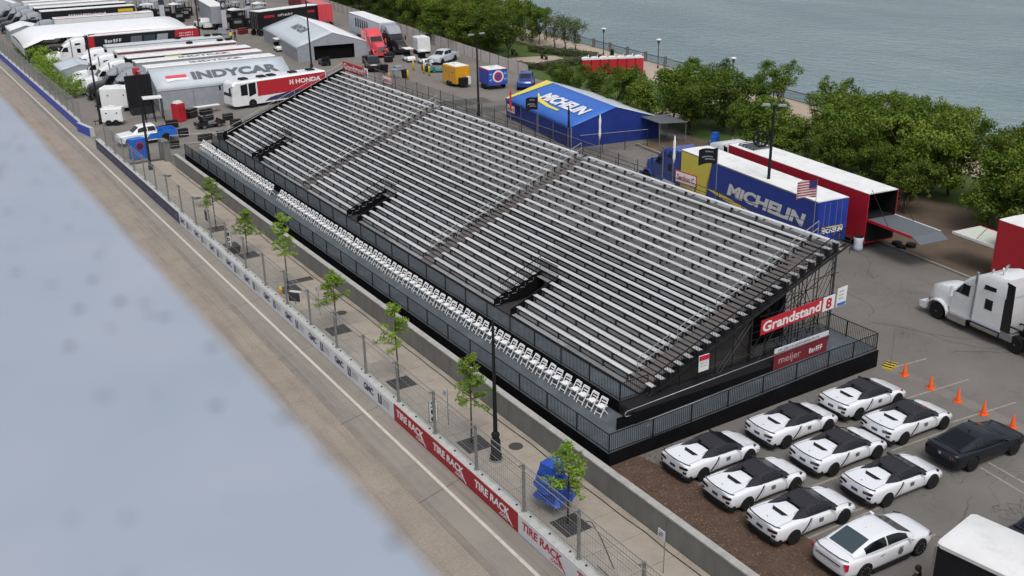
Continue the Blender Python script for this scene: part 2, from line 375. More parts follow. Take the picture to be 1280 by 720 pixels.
wm = bpy.data.materials.new('water'); wm.use_nodes = True
t = wm.node_tree; n = t.nodes; L = t.links.new; p = n['Principled BSDF']
p.inputs['Base Color'].default_value = (0.10, 0.165, 0.165, 1); p.inputs['Roughness'].default_value = 0.16; p.inputs['IOR'].default_value = 1.33
tc = n.new('ShaderNodeTexCoord'); mp = n.new('ShaderNodeMapping'); mp.inputs['Scale'].default_value = (1.0, 0.45, 1); mp.inputs['Rotation'].default_value = (0, 0, rad(50))
L(tc.outputs['Object'], mp.inputs['Vector'])
w1 = n.new('ShaderNodeTexNoise'); w1.inputs['Scale'].default_value = 0.8; w1.inputs['Detail'].default_value = 5; w1.inputs['Roughness'].default_value = 0.62; L(mp.outputs[0], w1.inputs['Vector'])
w2 = n.new('ShaderNodeTexNoise'); w2.inputs['Scale'].default_value = 0.05; w2.inputs['Detail'].default_value = 3; L(mp.outputs[0], w2.inputs['Vector'])
bp = n.new('ShaderNodeBump'); bp.inputs['Strength'].default_value = 0.8; bp.inputs['Distance'].default_value = 0.8; L(w1.outputs['Fac'], bp.inputs['Height']); L(bp.outputs[0], p.inputs['Normal'])
mr = n.new('ShaderNodeMapRange'); mr.inputs['From Min'].default_value = 0.35; mr.inputs['From Max'].default_value = 0.65; L(w2.outputs['Fac'], mr.inputs['Value'])
mx = n.new('ShaderNodeMix'); mx.data_type = 'RGBA'; mx.inputs['A'].default_value = (0.165, 0.235, 0.255, 1); mx.inputs['B'].default_value = (0.225, 0.300, 0.315, 1)
L(mr.outputs[0], mx.inputs['Factor']); L(mx.outputs['Result'], p.inputs['Base Color'])
q0, q1 = lot(sw - 0.4, -1500), lot(sw - 0.4, 6000)
struct('water', poly([q0, (6000, -2200), (6000, 7000), q1], -1.6), wm)

# park side: kerb, mulch, lawn, promenade
def lotpoly(pts, z): return poly([lot(c, a) for c, a in pts], z)
struct('mulch_bed', lotpoly([(52.4, 20), (63.8, 20), (63.8, 56), (60.6, 66), (58.8, 84), (52.0, 84)], 0.06), M['dirt'])
struct('lawn', lotpoly([(58.5, -60), (71.5, -60), (71.5, 260), (59.6, 260), (59.6, 90), (58.8, 84), (60.6, 66), (63.8, 56), (63.8, 20), (58.5, 20)], 0.05), M['lawn'])
struct('promenade', lotpoly([(71.5, -200), (sw, -200), (sw, 600), (71.5, 600)], 0.052), M['promenade'])
struct('park_path', lotpoly([(60.4, 92), (63.6, 92), (63.6, 93), (71.6, 97), (71.6, 99.5), (62, 95.5), (60.4, 95)], 0.056), M['promenade'])
struct('picnic_terrace', lotpoly([(62.2, 131), (70.0, 131), (70.0, 136), (62.2, 138)], 0.056), M['promenade'])
kb = MB()
for a0 in range(18, 84, 6):
    (x0, y0), (x1, y1) = lot(52.32, a0), lot(52.32, a0 + 5.97)
    kb.bar((x0, y0, 0.07), (x1, y1, 0.07), 0.16, 0.14)
struct('kerb', kb, M['concrete'])
# paddock paving, lighter
struct('paddock', poly([(18.95, 99.0), (73.2, 104.0), (80.5, 160), (86, 205), (18.95, 400)], 0.004), M['asphalt2'])

# race track
struct('track', poly([(-60, -80), (16.25, -80), (16.25, 420), (-60, 420)], 0.004), M['track'])
struct('track_edge', poly([(16.25, -80), (18.95, -80), (18.95, 420), (16.25, 420)], 0.005), M['track_edge'])
struct('edge_line', poly([(17.44, -60), (17.60, -60), (17.60, 300), (17.44, 300)], 0.010), M['line_paint'])
jm = MB()
for y in (16.4, 24.1, 33.7, 41.8, 50.4, 59.0, 67.6, 76.2, 86.0, 96.0):
    jm.add([(16.0, y - 0.5, 0.0075), (18.38, y + 0.18, 0.0075), (18.38, y + 0.215, 0.0075), (16.0, y - 0.46, 0.0075)], [(0, 1, 2, 3)])
struct('track_joint', jm, M['grate'])

# car park markings
lm = MB()
def stripe(mb, a, b, w, z=0.006):
    a = Vector((*a, z)); b = Vector((*b, z)); d = (b - a).normalized(); r = Vector((d.y, -d.x, 0)) * w / 2
    mb.add([a - r, a + r, b + r, b - r], [(0, 1, 2, 3)])
struct('gutter_strip', poly([(41.95, 12), (42.75, 12), (43.15, 31.0), (42.35, 31.0)], 0.004), M['lot_conc'])
for a, b in (((43.1, 30.46), (45.3, 30.2)), ((40.6, 27.86), (44.97, 27.42)), ((40.2, 25.14), (44.7, 24.6)), ((38.6, 21.97), (38.3, 19.4)), ((37.94, 21.92), (37.6, 19.4)),
             ((30.9, 19.95), (32.1, 19.86)), ((26.9, 22.5), (32.0, 22.3)), ((30.3, 22.75), (35.4, 22.25)), ((26.8, 25.2), (36.2, 24.6)), ((31.0, 28.9), (36.5, 28.3)), ((35.9, 25.0), (40.2, 24.7)),
             ((26.9, 19.95), (30.9, 19.9)), ((43.3, 21.8), (45.6, 21.6)), ((43.1, 19.0), (45.4, 18.8))):
    stripe(lm, a, b, 0.11)
struct('parking_lines', lm, M['faint_paint'])
# sealed cracks, tyre rubber and patches on the open asphalt and the track
M['seal'] = mat('seal', (0.072, 0.067, 0.062), .8, var=.3, vscale=2)
M['rubber_mark'] = ground_mat('rubber_mark', (0.190, 0.164, 0.139), (0.245, 0.212, 0.18), (0.14, 0.122, 0.106), .8, grain=12, streak=(3, .05, 1))
M['patch'] = ground_mat('patch', (0.088, 0.083, 0.078), (0.115, 0.107, 0.10), (0.07, 0.066, 0.062), .4)
cr = MB(); r9 = random.Random(77)
def wander(x, y, a, n_, w, z, turn=.5, st=.55):
    p = Vector((x, y, z))
    for k in range(n_):
        a += r9.uniform(-turn, turn); q = p + Vector((math.cos(a), math.sin(a), 0)) * st * r9.uniform(.6, 1.2); q.z = z + .0004 * (k % 2)
        d = (q - p).normalized(); r_ = Vector((d.y, -d.x, 0)) * w * r9.uniform(.5, 1.2) / 2
        cr.add([p - r_, p + r_, q + r_, q - r_], [(0, 1, 2, 3)]); p = q
for k in range(16):
    wander(r9.uniform(43.5, 53), r9.uniform(18, 48), r9.uniform(0, 6.28), r9.randint(6, 20), .05, .0062)
for k in range(10): wander(r9.uniform(31, 42), r9.uniform(17, 22), r9.uniform(0, 6.28), r9.randint(5, 12), .035, .0066)
struct('sealed_cracks', cr, M['seal'])
tyre = MB()
for x, w in ((12.0, .3), (16.55, .38)):
    pts = [(x + .5 * math.sin(y_ / 37 + x), y_) for y_ in range(-20, 200, 6)]
    for (xa, ya), (xb_, yb_) in zip(pts[:-1], pts[1:]): tyre.add([(xa, ya, .0062), (xa + w, ya, .0062), (xb_ + w, yb_, .0062), (xb_, yb_, .0062)], [(0, 1, 2, 3)])
struct('tyre_marks', tyre, M['rubber_mark'])
pt = MB()
for x, y, w, l, a in ((59.5, 104.5, 6, 3.5, -.13), (60.5, 99.2, 7, 3.0, -.13)):
    c_, s_ = math.cos(a), math.sin(a); pt.add([(x + c_ * u - s_ * v, y + s_ * u + c_ * v, .0056) for u, v in ((-w / 2, -l / 2), (w / 2, -l / 2), (w / 2, l / 2), (-w / 2, l / 2))], [(0, 1, 2, 3)])
struct('asphalt_patches', pt, M['patch'])
# wood-chip bed beside the stand
struct('wood_chip_bed', poly([(23.22, 8), (27.2, 8), (27.9, 20.5), (27.7, 22.4), (27.3, 25.2), (26.6, 28.4), (26.1, 31.0), (23.22, 31.05)], 0.03), M['mulch'])
# loose chips
chip = MB()
r2 = random.Random(3)
for i in range(2600):
    y = r2.uniform(12, 30.9); x = r2.uniform(23.3, 26.7 + r2.random() * 0.5)
    a = r2.uniform(0, PI); l = r2.uniform(0.03, 0.085); w = r2.uniform(0.01, 0.025)
    dx, dy = math.cos(a) * l, math.sin(a) * l; ex, ey = -math.sin(a) * w, math.cos(a) * w; z = 0.034 + r2.random() * 0.02
    chip.add([(x - dx - ex, y - dy - ey, z), (x + dx - ex, y + dy - ey, z + r2.uniform(-.01, .02)), (x + dx + ex, y + dy + ey, z + .012), (x - dx + ex, y - dy + ey, z + .008)], [(0, 1, 2, 3)])
M['chips'] = mat('chips', (0.15, 0.092, 0.055), 0.9, var=0.5, vscale=4)
tag(obj('wood_chips', chip, M['chips']), 'scattered brown wood chips on the bed beside the stand', 'wood chips', kind='stuff')

# ------------------------------------------------------------------ sidewalk slabs
sd = struct('sidewalk', poly([(18.9, 6), (22.9, 6), (22.9, 99), (18.9, 99)], 0.02), M['grate'])
sl_mats = [M['slab'], mat('slab_grey', (0.275, 0.248, 0.212), 0.85, var=0.14, vscale=0.9, bump=0.12, bscale=30, dirt=(0.20, 0.18, 0.155), dscale=0.5),
           mat('slab_pale', (0.335, 0.292, 0.242), 0.85, var=0.12, vscale=0.9, dirt=(0.25, 0.22, 0.19), dscale=0.5)]
slab_me = {}
for j, (x0, x1) in enumerate(((18.9, 20.9), (20.9, 22.88))):
    for mi in range(3):
        mb = MB(); mb.box(x0 + .008, x1 - .008, -0.91, 0.91, -0.06, 0.05); slab_me[(j, mi)] = mb.mesh('paving_slab', sl_mats[mi])
for i in range(50):
    for j in range(2):
        mi = (1 if j == 0 else 0) if rng.random() < 0.75 else rng.choice((0, 1, 2))
        o = link('paving_slab', slab_me[(j, mi)], sd); o.location = (0, 7.0 + i * 1.84, 0)

# ------------------------------------------------------------------ retaining wall
rw = thing('retaining_wall', 'long low grey concrete wall between the sidewalk and the grandstand', 'wall', (22.9, 8, 0))
pm = MB(); pm.box(0.0, 0.30, 0.015, 5.785, 0, 1.16); pme = pm.mesh('wall_panel', M['wall_concrete'])
cm = MB(); cm.box(-0.02, 0.32, 0.008, 5.792, 1.16, 1.235); cme = cm.mesh('coping', M['wall_cap_lit'])
for i in range(15):
    o = link('wall_panel', pme, rw); o.location = (0, i * 5.8, 0)
    o = link('coping', cme, rw); o.location = (0, i * 5.8, 0)

# ------------------------------------------------------------------ barrier blocks with banners, catch fence
STEP = 3.71; Y0 = 25.41
blk = MB()
blk.prism([(0.0, 0), (0.5, 0), (0.5, 0.2), (0.44, 0.93), (0.42, 0.95), (0.03, 0.95), (0.0, 0.92)], 'y', 0.012, STEP - 0.012)
blk_me = blk.mesh('concrete_barrier', M['barrier_conc'])
bolt = MB()
for yy in (0.5, 1.85, 3.2): bolt.box(0.2, 0.27, yy - 0.03, yy + 0.03, 0.95, 1.0)
bolt_me = bolt.mesh('lifting_eye', M['dark_steel'])
bar_lines = MB()
def banner(y, kind, first):
    names = {'red': ('red cloth banner with white lettering on the trackside barrier', 'red lettered banners on the barrier'),
             'whitered': ('white banner with dark red lettering on the trackside barrier', 'white banners with red lettering'),
             'navytext': ('white banner with navy lettering and twin bar logo on the barrier', 'white banners with navy lettering'),
             'navy': ('dark navy blue banner with small pale lettering on the barrier', 'navy banners on the barrier')}
    lab, grp = names[kind]
    mb = MB(); mb.box(-0.028, -0.004, 0.004, STEP - 0.004, 0.03, 0.93)
    m = {'red': 'banner_red', 'whitered': 'banner_white', 'navytext': 'banner_white', 'navy': 'banner_navy'}[kind]
    if first is None:
        o = obj('barrier_banner', mb, M[m])
        x = -0.028; Y = STEP
        if kind in ('red', 'whitered'):
            tm = M['white_text'] if kind == 'red' else M['red_text']
            text_part('TIRE RACK', (x, Y - 0.30, 0.36), (0, -2.75, 0), (0, 0, 0.40), tm, o, bold=0.035, shear=0.12)
            text_part('.com', (x, Y - 2.25, 0.13), (0, -0.75, 0), (0, 0, 0.17), tm, o, bold=0.015, shear=0.12)
            mbk = MB(); mbk.add([(x - .004, Y - 2.72, 0.42), (x - .004, Y - 2.92, 0.42), (x - .004, Y - 3.32, 0.08), (x - .004, Y - 3.22, 0.08)], [(0, 1, 2, 3)])
            link('logo_stroke', mbk.mesh('logo_stroke', tm), o)
        elif kind == 'navytext':
            text_part('GMC', (x, Y - 0.25, 0.30), (0, -1.15, 0), (0, 0, 0.40), M['navy_text'], o, bold=0.05, space=0.95)
            mbk = MB()
            mbk.box(x - .004, x, Y - 2.10, Y - 1.93, 0.22, 0.74); mbk.box(x - .004, x, Y - 2.36, Y - 2.19, 0.22, 0.74); mbk.box(x - .004, x, Y - 2.19, Y - 2.10, 0.22, 0.30)
            link('logo', mbk.mesh('logo', M['navy_text']), o)
            for q, zz in enumerate((0.58, 0.44, 0.30)):
                scribble((x, Y - 2.5, zz), (0, -0.78 + 0.06 * q, 0), (0, 0, 0.09), M['grey_text'], o, 5 + q)
        else:
            for yy in (0.4, 2.2):
                scribble((x, Y - yy, 0.36), (0, -1.15, 0), (0, 0, 0.17), mat('pale_navy', (0.22, 0.22, 0.30), 0.6, var=0), o, 9)
    else:
        o = copy_tree(first)
    o.location = (18.40, y, 0); tag(o, lab, 'banner', grp)
    return o
firsts = {}
for k in range(-5, 22):
    y = Y0 + k * STEP
    o = link('concrete_barrier', blk_me); o.location = (18.40, y, 0)
    tag(o, 'pale concrete barrier block under the catch fence along the track', 'barrier', 'barrier blocks along the track')
    b = link('lifting_eye', bolt_me, o)
    kind = 'whitered' if k < 1 else ('red' if k < 4 else ('navytext' if k < 14 else 'navy'))
    bb = banner(y, kind, firsts.get(kind)); firsts.setdefault(kind, bb)
# far stretch in royal blue
fb = None
for k in range(0, 19):
    y = 112.6 + k * STEP
    o = link('concrete_barrier', blk_me); o.location = (18.62 if k else 18.95, y, 0); o.rotation_euler = (0, 0, 0 if k else 0.16)
    tag(o, 'concrete barrier block faced in royal blue beyond the gap', 'barrier', 'blue faced far barrier blocks')
    mb = MB(); mb.box(-0.03, -0.004, 0.0, STEP, 0.02, 0.94)
    if fb is None: fb = mb.mesh('blue_panel', M['royal'])
    link('blue_panel', fb, o)
def catch_fence(x, y0, nspan, label):
    root = thing('catch_fence', label, 'fence', (x, y0, 0))
    pb = MB(); pb.box(-0.05, 0.05, -0.05, 0.05, 0.90, 3.15); pb.box(-0.09, 0.09, -0.09, 0.09, 0.952, 1.0); pb.box(-0.20, 0.03, -0.03, 0.03, 3.05, 3.11); pme = pb.mesh('post', M['galv'])
    for i in range(nspan + 1):
        o = link('post', pme, root); o.location = (0, i * STEP, 0)
    Ln = nspan * STEP
    for z, xx in ((3.12, -0.02), (3.0, -0.16), (2.35, 0.0), (1.7, 0.0), (1.2, 0.0)):
        cb = MB(); cb.tube((xx, 0, z), (xx, Ln, z), 0.022 if z > 2.9 else 0.012, n=5); obj('cable', cb, M['galv'], root)
    wmsh = MB(); y = 0.0; d = 0.0048
    while y < Ln:
        wmsh.bar((0.06, y, 1.0), (0.06, y, 3.08), d, d); y += 0.16
    z = 1.0
    while z < 3.08:
        wmsh.bar((0.06, 0, z), (0.06, Ln, z), d, d); z += 0.16
    w = obj('wire_mesh', wmsh, M['galv'], root); w['kind'] = 'stuff'
    return root
catch_fence(18.66, Y0 - 4 * STEP, 25, 'galvanised catch fence of posts, cables and wire standing on the lettered barrier')
catch_fence(18.88, 112.6 + STEP, 17, 'galvanised catch fence standing on the royal blue far barrier')

# ------------------------------------------------------------------ rooftop parapet under the camera
pp = bpy.data.materials.new('parapet_paint'); pp.use_nodes = True
t = pp.node_tree; n = t.nodes; L = t.links.new; p = n['Principled BSDF']; p.inputs['Roughness'].default_value = 0.5
tc = n.new('ShaderNodeTexCoord')
vo = n.new('ShaderNodeTexVoronoi'); vo.inputs['Scale'].default_value = 21.0; vo.inputs['Randomness'].default_value = 1.0; L(tc.outputs['Object'], vo.inputs['Vector'])
mr = n.new('ShaderNodeMapRange'); mr.inputs['From Min'].default_value = 0.10; mr.inputs['From Max'].default_value = 0.21; mr.inputs['To Min'].default_value = 1; mr.inputs['To Max'].default_value = 0; L(vo.outputs['Distance'], mr.inputs['Value'])
no = n.new('ShaderNodeTexNoise'); no.inputs['Scale'].default_value = 6.0; no.inputs['Detail'].default_value = 7; L(tc.outputs['Object'], no.inputs['Vector'])
m3 = n.new('ShaderNodeMapRange'); m3.inputs['From Min'].default_value = 0.28; m3.inputs['From Max'].default_value = 0.50; L(no.outputs['Fac'], m3.inputs['Value'])
mu = n.new('ShaderNodeMath'); mu.operation = 'MULTIPLY'; L(mr.outputs[0], mu.inputs[0]); L(m3.outputs[0], mu.inputs[1])
m1 = n.new('ShaderNodeMix'); m1.data_type = 'RGBA'; m1.inputs['A'].default_value = (0.235, 0.285, 0.350, 1); m1.inputs['B'].default_value = (0.345, 0.37, 0.43, 1); L(no.outputs['Fac'], m1.inputs['Factor'])
m2 = n.new('ShaderNodeMix'); m2.data_type = 'RGBA'; m2.inputs['B'].default_value = (0.095, 0.105, 0.125, 1); L(m1.outputs['Result'], m2.inputs['A']); L(mu.outputs[0], m2.inputs['Factor']); L(m2.outputs['Result'], p.inputs['Base Color'])
M['parapet'] = pp
PZ = 0.50
px = 0.41 * PZ / 0.70
par = thing('rooftop_parapet', 'pale blue grey spotted metal parapet ledge of the rooftop above the track', 'parapet', (0, 0, 0))
cb = MB(); cb.box(-0.9, px, -4.0, 11.0, CH - PZ - 0.12, CH - PZ); obj('coping', cb, M['parapet'], par)
cb = MB(); cb.box(-0.8, px - 0.08, -4.0, 11.0, 0, CH - PZ - 0.122); obj('wall', cb, M['concrete'], par)
cb = MB(); cb.box(-12, -0.8, -4.0, 11.0, 22.6, 22.9); obj('roof', cb, M['lot_conc'], par)
# ------------------------------------------------------------------ grandstand
ROWS = 22; RX0, RDX, RZ0, RDZ = 28.85, 0.581, 1.75, 0.2295
def rx(i): return RX0 + RDX * i
def rz(i): return RZ0 + RDZ * i
YN, YF = 35.1, 97.2
AIS = [(33.9, 35.1), (55.2, 56.55), (76.2, 77.55)]
VOM = [(45.4, 47.15), (66.3, 68.1), (87.3, 89.1)]
VROWS = 5
SECT = [(35.1, 55.2), (56.55, 76.2), (77.55, 97.2)]
gs = thing('grandstand', 'long aluminium bench grandstand with aisles, stairwell openings and black scaffold', 'grandstand', (0, 0, 0))
def part(name, mb, m, parent=None, smooth=False): return obj(name, mb, M[m] if isinstance(m, str) else m, parent or gs, smooth)
plank_cache = {}; prg = random.Random(17)
def plank(name, x, y0, y1, z, w, th, m):
    k = (name, round(y1 - y0, 3), m)
    if k not in plank_cache:
        mb = MB(); L_ = y1 - y0
        mb.prism([(-w / 2, -th), (w / 2, -th), (w / 2, -0.008), (w / 2 - 0.012, 0), (-w / 2 + 0.012, 0), (-w / 2, -0.008)], 'y', 0, L_)
        plank_cache[k] = mb.mesh(name, M[m])
    o = link(name, plank_cache[k], gs); o.location = (x + prg.uniform(-.006, .006), y0, z + prg.uniform(-.006, .004)); o.rotation_euler = (0, prg.uniform(-.02, .02), prg.uniform(-.0008, .0008)); return o
for i in range(ROWS):
    for s, (a, b) in enumerate(SECT):
        segs = [(a, b)]
        if i < VROWS: segs = [(a, VOM[s][0]), (VOM[s][1], b)]
        sub_ = []
        for c, d in segs:
            q_ = 3 if d - c > 15 else (2 if d - c > 8.5 else 1)
            sub_ += [(c + (d - c) * z / q_ + .004, c + (d - c) * (z + 1) / q_ - .004) for z in range(q_)]
        for c, d in sub_:
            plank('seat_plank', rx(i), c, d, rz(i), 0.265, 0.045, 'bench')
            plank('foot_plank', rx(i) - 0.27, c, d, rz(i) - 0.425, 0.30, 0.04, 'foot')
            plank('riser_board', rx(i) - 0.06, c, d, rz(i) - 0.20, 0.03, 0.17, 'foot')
    plank('seat_plank', rx(i), 33.38, 33.86, rz(i), 0.265, 0.045, 'bench')
    for (a, b) in AIS:
        plank('stair_tread', rx(i) - 0.30, a + 0.02, b - 0.02, rz(i) - 0.40, 0.34, 0.05, 'tread')
        plank('stair_tread', rx(i) - 0.02, a + 0.02, b - 0.02, rz(i) - 0.30, 0.26, 0.05, 'tread')
plank('seat_plank', rx(21), 33.88, 35.08, rz(21), 0.265, 0.045, 'bench')
# a walkway along the back
plank('back_walk', rx(21) + 0.55, 33.4, YF, rz(21) - 0.43, 0.75, 0.05, 'foot')
# stringers with seat brackets and legs, one each
def stringer(y, vom):
    mb = MB()
    i0 = VROWS if vom else 0
    mb.bar((rx(i0) - 0.3, y, rz(i0) - 0.52), (rx(21) + 0.9, y, rz(21) - 0.30), 0.06, 0.12)
    for i in range(i0, ROWS):
        mb.bar((rx(i), y, rz(i) - 0.5), (rx(i), y, rz(i) - 0.05), 0.07, 0.07)
        mb.box(rx(i) - 0.14, rx(i) - 0.01, y - 0.035, y + 0.035, rz(i) - 0.42, rz(i) - 0.045)
    for i in (1, 6, 11, 16, 21):
        if i < i0: continue
        mb.tube((rx(i), y, 0.0), (rx(i), y, rz(i) - 0.5), 0.03, n=5)
    pts = [(rx(i), y) for i in (6, 11, 16, 21)]
    for (xa, _), (xb, _) in zip(pts[:-1], pts[1:]):
        mb.tube((xa, y, 0.3), (xb, y, (xb - RX0) / RDX * RDZ + RZ0 - 0.8), 0.02, n=4)
        mb.tube((xa, y, 1.7), (xb, y, 1.7), 0.02, n=4)
    return mb
sm = {v: stringer(0, v).mesh('stringer', M['dark_steel']) for v in (False, True)}
y = 35.35
ys = []
for a, b in SECT:
    n_ = 11
    for k in range(n_): ys.append(a + 0.12 + (b - a - 0.24) * k / (n_ - 1))
ys = [33.62, 33.42] + ys
for y in ys:
    v = any(a - 0.05 < y < b + 0.05 for a, b in VOM)
    o = link('stringer', sm[v], gs); o.location = (0, y, 0)
# scaffold bracing at the near end
for y in (33.5, 34.7):
    for i in (3, 5, 7, 9, 11, 13, 15, 17, 19, 21):
        mb = MB(); mb.tube((rx(i), y, 0.0), (rx(i), y, rz(i) - 0.45), 0.028, n=5)
        part('scaffold_leg', mb, 'black')
    for i in range(9, 21, 4):
        mb = MB(); h0, h1 = 0.4, rz(i) - 0.8
        mb.tube((rx(i), y, h0), (rx(i + 4) if i + 4 < 22 else rx(21), y, h1), 0.022, n=4); mb.tube((rx(i), y, h1), (rx(min(i + 4, 21)), y, h0 + 0.2), 0.022, n=4)
        part('scaffold_brace', mb, 'black')
    for z in (1.2, 2.4, 3.6, 4.8):
        i0 = int((z + 0.9 - RZ0) / RDZ) + 1
        mb = MB(); mb.tube((rx(max(i0, 2)), y, z), (rx(21) + 0.4, y, z), 0.022, n=4); part('scaffold_ledger', mb, 'black')
for i in (13, 17, 21):
    mb = MB(); mb.tube((rx(i), 33.5, 0.5), (rx(i), 37.5, rz(i) - 1.0), 0.022, n=4); mb.tube((rx(i), 33.5, rz(i) - 1.4), (rx(i), 37.5, 0.6), 0.022, n=4); part('scaffold_brace', mb, 'black')
# dark skirts: front under row 0, end panel, back
mb = MB(); mb.box(28.30, 28.34, YN, YF, 0.3, 1.28); part('front_skirt', mb, 'black_fabric')
mb = MB(); mb.hexa([(28.4, 33.95, 0.0), (35.6, 33.95, 0.0), (35.6, 33.98, 0.0), (28.4, 33.98, 0.0), (28.4, 33.95, rz(0) - .62), (35.6, 33.95, rz(11.5) - .85), (35.6, 33.98, rz(11.5) - .85), (28.4, 33.98, rz(0) - .62)]); part('end_skirt', mb, mat('skirt_grey', (0.035, 0.033, 0.030), 0.9, var=0.25, vscale=1.0))
mb = MB(); mb.box(36.0, 36.04, 36.6, YF, 0.0, 3.6); part('inner_drape', mb, 'black_fabric')
mb = MB(); mb.hexa([(31.2, 36.6, 0), (41.0, 36.6, 0), (41.0, 36.64, 0), (31.2, 36.64, 0), (31.2, 36.6, 1.7), (41.0, 36.6, 5.4), (41.0, 36.64, 5.4), (31.2, 36.64, 1.7)]); part('inner_drape', mb, 'black_fabric')
# vomitories
for a, b in VOM:
    mb = MB()
    x0, x1 = 28.34, rx(VROWS) + 0.1
    for yy in (a - 0.02, b + 0.02):
        mb.hexa([(x0, yy - .015, 1.26), (x1, yy - .015, 1.26), (x1, yy + .015, 1.26), (x0, yy + .015, 1.26), (x0, yy - .015, rz(0) - 0.07), (x1, yy - .015, rz(VROWS) - 0.07), (x1, yy + .015, rz(VROWS) - 0.07), (x0, yy + .015, rz(0) - 0.07)])
    mb.box(x1 + 1.4, x1 + 1.44, a - 1.5, b + 1.5, 0.5, rz(VROWS + 2) - 0.5)
    part('stairwell_dark_sheet', mb, 'black_fabric')  # black sheets added to give the opening its dark, shaded inside
    mb = MB(); mb.box(x0, x1 + 1.4, a, b, 1.16, 1.2); part('stairwell_floor', mb, mat('stairwell_floor', (0.03, 0.028, 0.027), 0.9))
    # guard rails round the opening
    def picket(p0, p1, h=0.95, gap=0.12):
        mb = MB(); p0 = Vector(p0); p1 = Vector(p1); d = p1 - p0; nn = max(2, int(d.length / gap))
        up = Vector((0, 0, h))
        mb.bar(p0 + up, p1 + up, 0.04); mb.bar(p0 + Vector((0, 0, .1)), p1 + Vector((0, 0, .1)), 0.03)
        for k in range(nn + 1):
            q = p0 + d * (k / nn); mb.bar(q + Vector((0, 0, .1)), q + up, 0.016)
        return mb
    part('stairwell_guard', picket((rx(0), b + 0.06, rz(0)), (rx(VROWS) - 0.1, b + 0.06, rz(VROWS)), 0.75), 'black')
    part('stairwell_guard', picket((rx(0), a - 0.06, rz(0)), (rx(VROWS) - 0.1, a - 0.06, rz(VROWS)), 0.12), 'black')
    part('stairwell_guard', picket((rx(VROWS) - 0.12, a, rz(VROWS) - 0.3), (rx(VROWS) - 0.12, b, rz(VROWS) - 0.3), 0.95), 'black')
    mb = MB(); mb.bar((28.5, a + 0.1, 1.35), (rx(VROWS), b - 0.2, 1.62), 0.08, 0.05); part('stairwell_rail', mb, 'steel')
# aisle handrails: framed segments of four rows
for a, yy in ((0, 35.02), (1, 56.4), (2, 77.4)):
    for s in range(5):
        i0 = 0.8 + s * 4.35; i1 = i0 + 3.5
        mb = MB(); g0 = Vector((RX0 + RDX * i0 - 0.15, yy, RZ0 + RDZ * i0 - 0.36)); g1 = Vector((RX0 + RDX * i1 - 0.15, yy, RZ0 + RDZ * i1 - 0.36))
        for h in (0.90, 0.50): mb.tube(g0 + Vector((0, 0, h)), g1 + Vector((0, 0, h)), 0.021, n=6)
        for g in (g0, g1): mb.tube(g, g + Vector((0, 0, 0.90)), 0.021, n=6)
        part('handrail', mb, 'steel')
# end guard rails (near end black pickets, stepped; far end light tube)
for s in range(7):
    i0 = s * 3.1; i1 = i0 + 3.0
    part('end_guard', picket((RX0 + RDX * i0, 33.32, RZ0 + RDZ * i0 - 0.35), (RX0 + RDX * i1, 33.32, RZ0 + RDZ * i1 - 0.35), 1.0, 0.11), 'black')
for s in range(7):
    i0 = s * 3.1; i1 = i0 + 3.0
    mb = MB(); q0 = Vector((RX0 + RDX * i0, 97.5, RZ0 + RDZ * i0 - 0.35)); q1 = Vector((RX0 + RDX * i1, 97.5, RZ0 + RDZ * i1 - 0.35))
    for h in (1.0, 0.55): mb.tube(q0 + Vector((0, 0, h)), q1 + Vector((0, 0, h)), 0.022, n=5)
    mb.tube(q0, q0 + Vector((0, 0, 1.0)), 0.022, n=5); mb.tube(q1, q1 + Vector((0, 0, 1.0)), 0.022, n=5)
    part('end_guard', mb, 'galv')
mb = MB(); mb.hexa([(28.4, 97.55, 0), (41.6, 97.55, 0), (41.6, 97.58, 0), (28.4, 97.58, 0), (28.4, 97.55, rz(0) + 0.2), (41.6, 97.55, rz(21) + 0.3), (41.6, 97.58, rz(21) + 0.3), (28.4, 97.58, rz(0) + 0.2)]); part('end_netting', mb, 'black_fabric')
# back guard rail
mb = MB()
for z in (0.25, 0.55): mb.tube((rx(21) + 0.95, 33.4, rz(21) - 0.4 + z), (rx(21) + 0.95, YF, rz(21) - 0.4 + z), 0.02, n=5)
k = 33.4
while k < YF: mb.tube((rx(21) + 0.95, k, rz(21) - 0.8), (rx(21) + 0.95, k, rz(21) + 0.15), 0.02, n=5); k += 2.0
part('back_guard', mb, 'dark_steel')

# ------------------------------------------------------------------ viewing decks and ramp
dk = thing('viewing_deck', 'two level dark grey deck with black skirt and picket railings before the grandstand', 'deck', (0, 0, 0))
LD, UD = 0.66, 1.26
def deck_sheets(name, x0, x1, y0, y1, z, n):
    for k in range(n):
        mb = MB(); a = y0 + (y1 - y0) * k / n; b = y0 + (y1 - y0) * (k + 1) / n
        mb.box(x0, x1, a + 0.004, b - 0.004, z - 0.04, z); obj(name, mb, M['deck'], dk)
deck_sheets('deck_panel', 24.42, 27.06, 32.5, 97.0, LD, 26)
deck_sheets('deck_panel', 27.14, 28.30, 33.85, 97.2, UD, 26)
mb = MB(); mb.box(24.40, 24.44, 31.05, 97.0, 0.0, LD - 0.045); obj('front_skirt', mb, M['black_fabric'], dk)
mb = MB(); mb.box(27.08, 27.13, 33.8, 97.2, 0.0, UD - 0.005); obj('upper_skirt', mb, M['black_fabric'], dk)
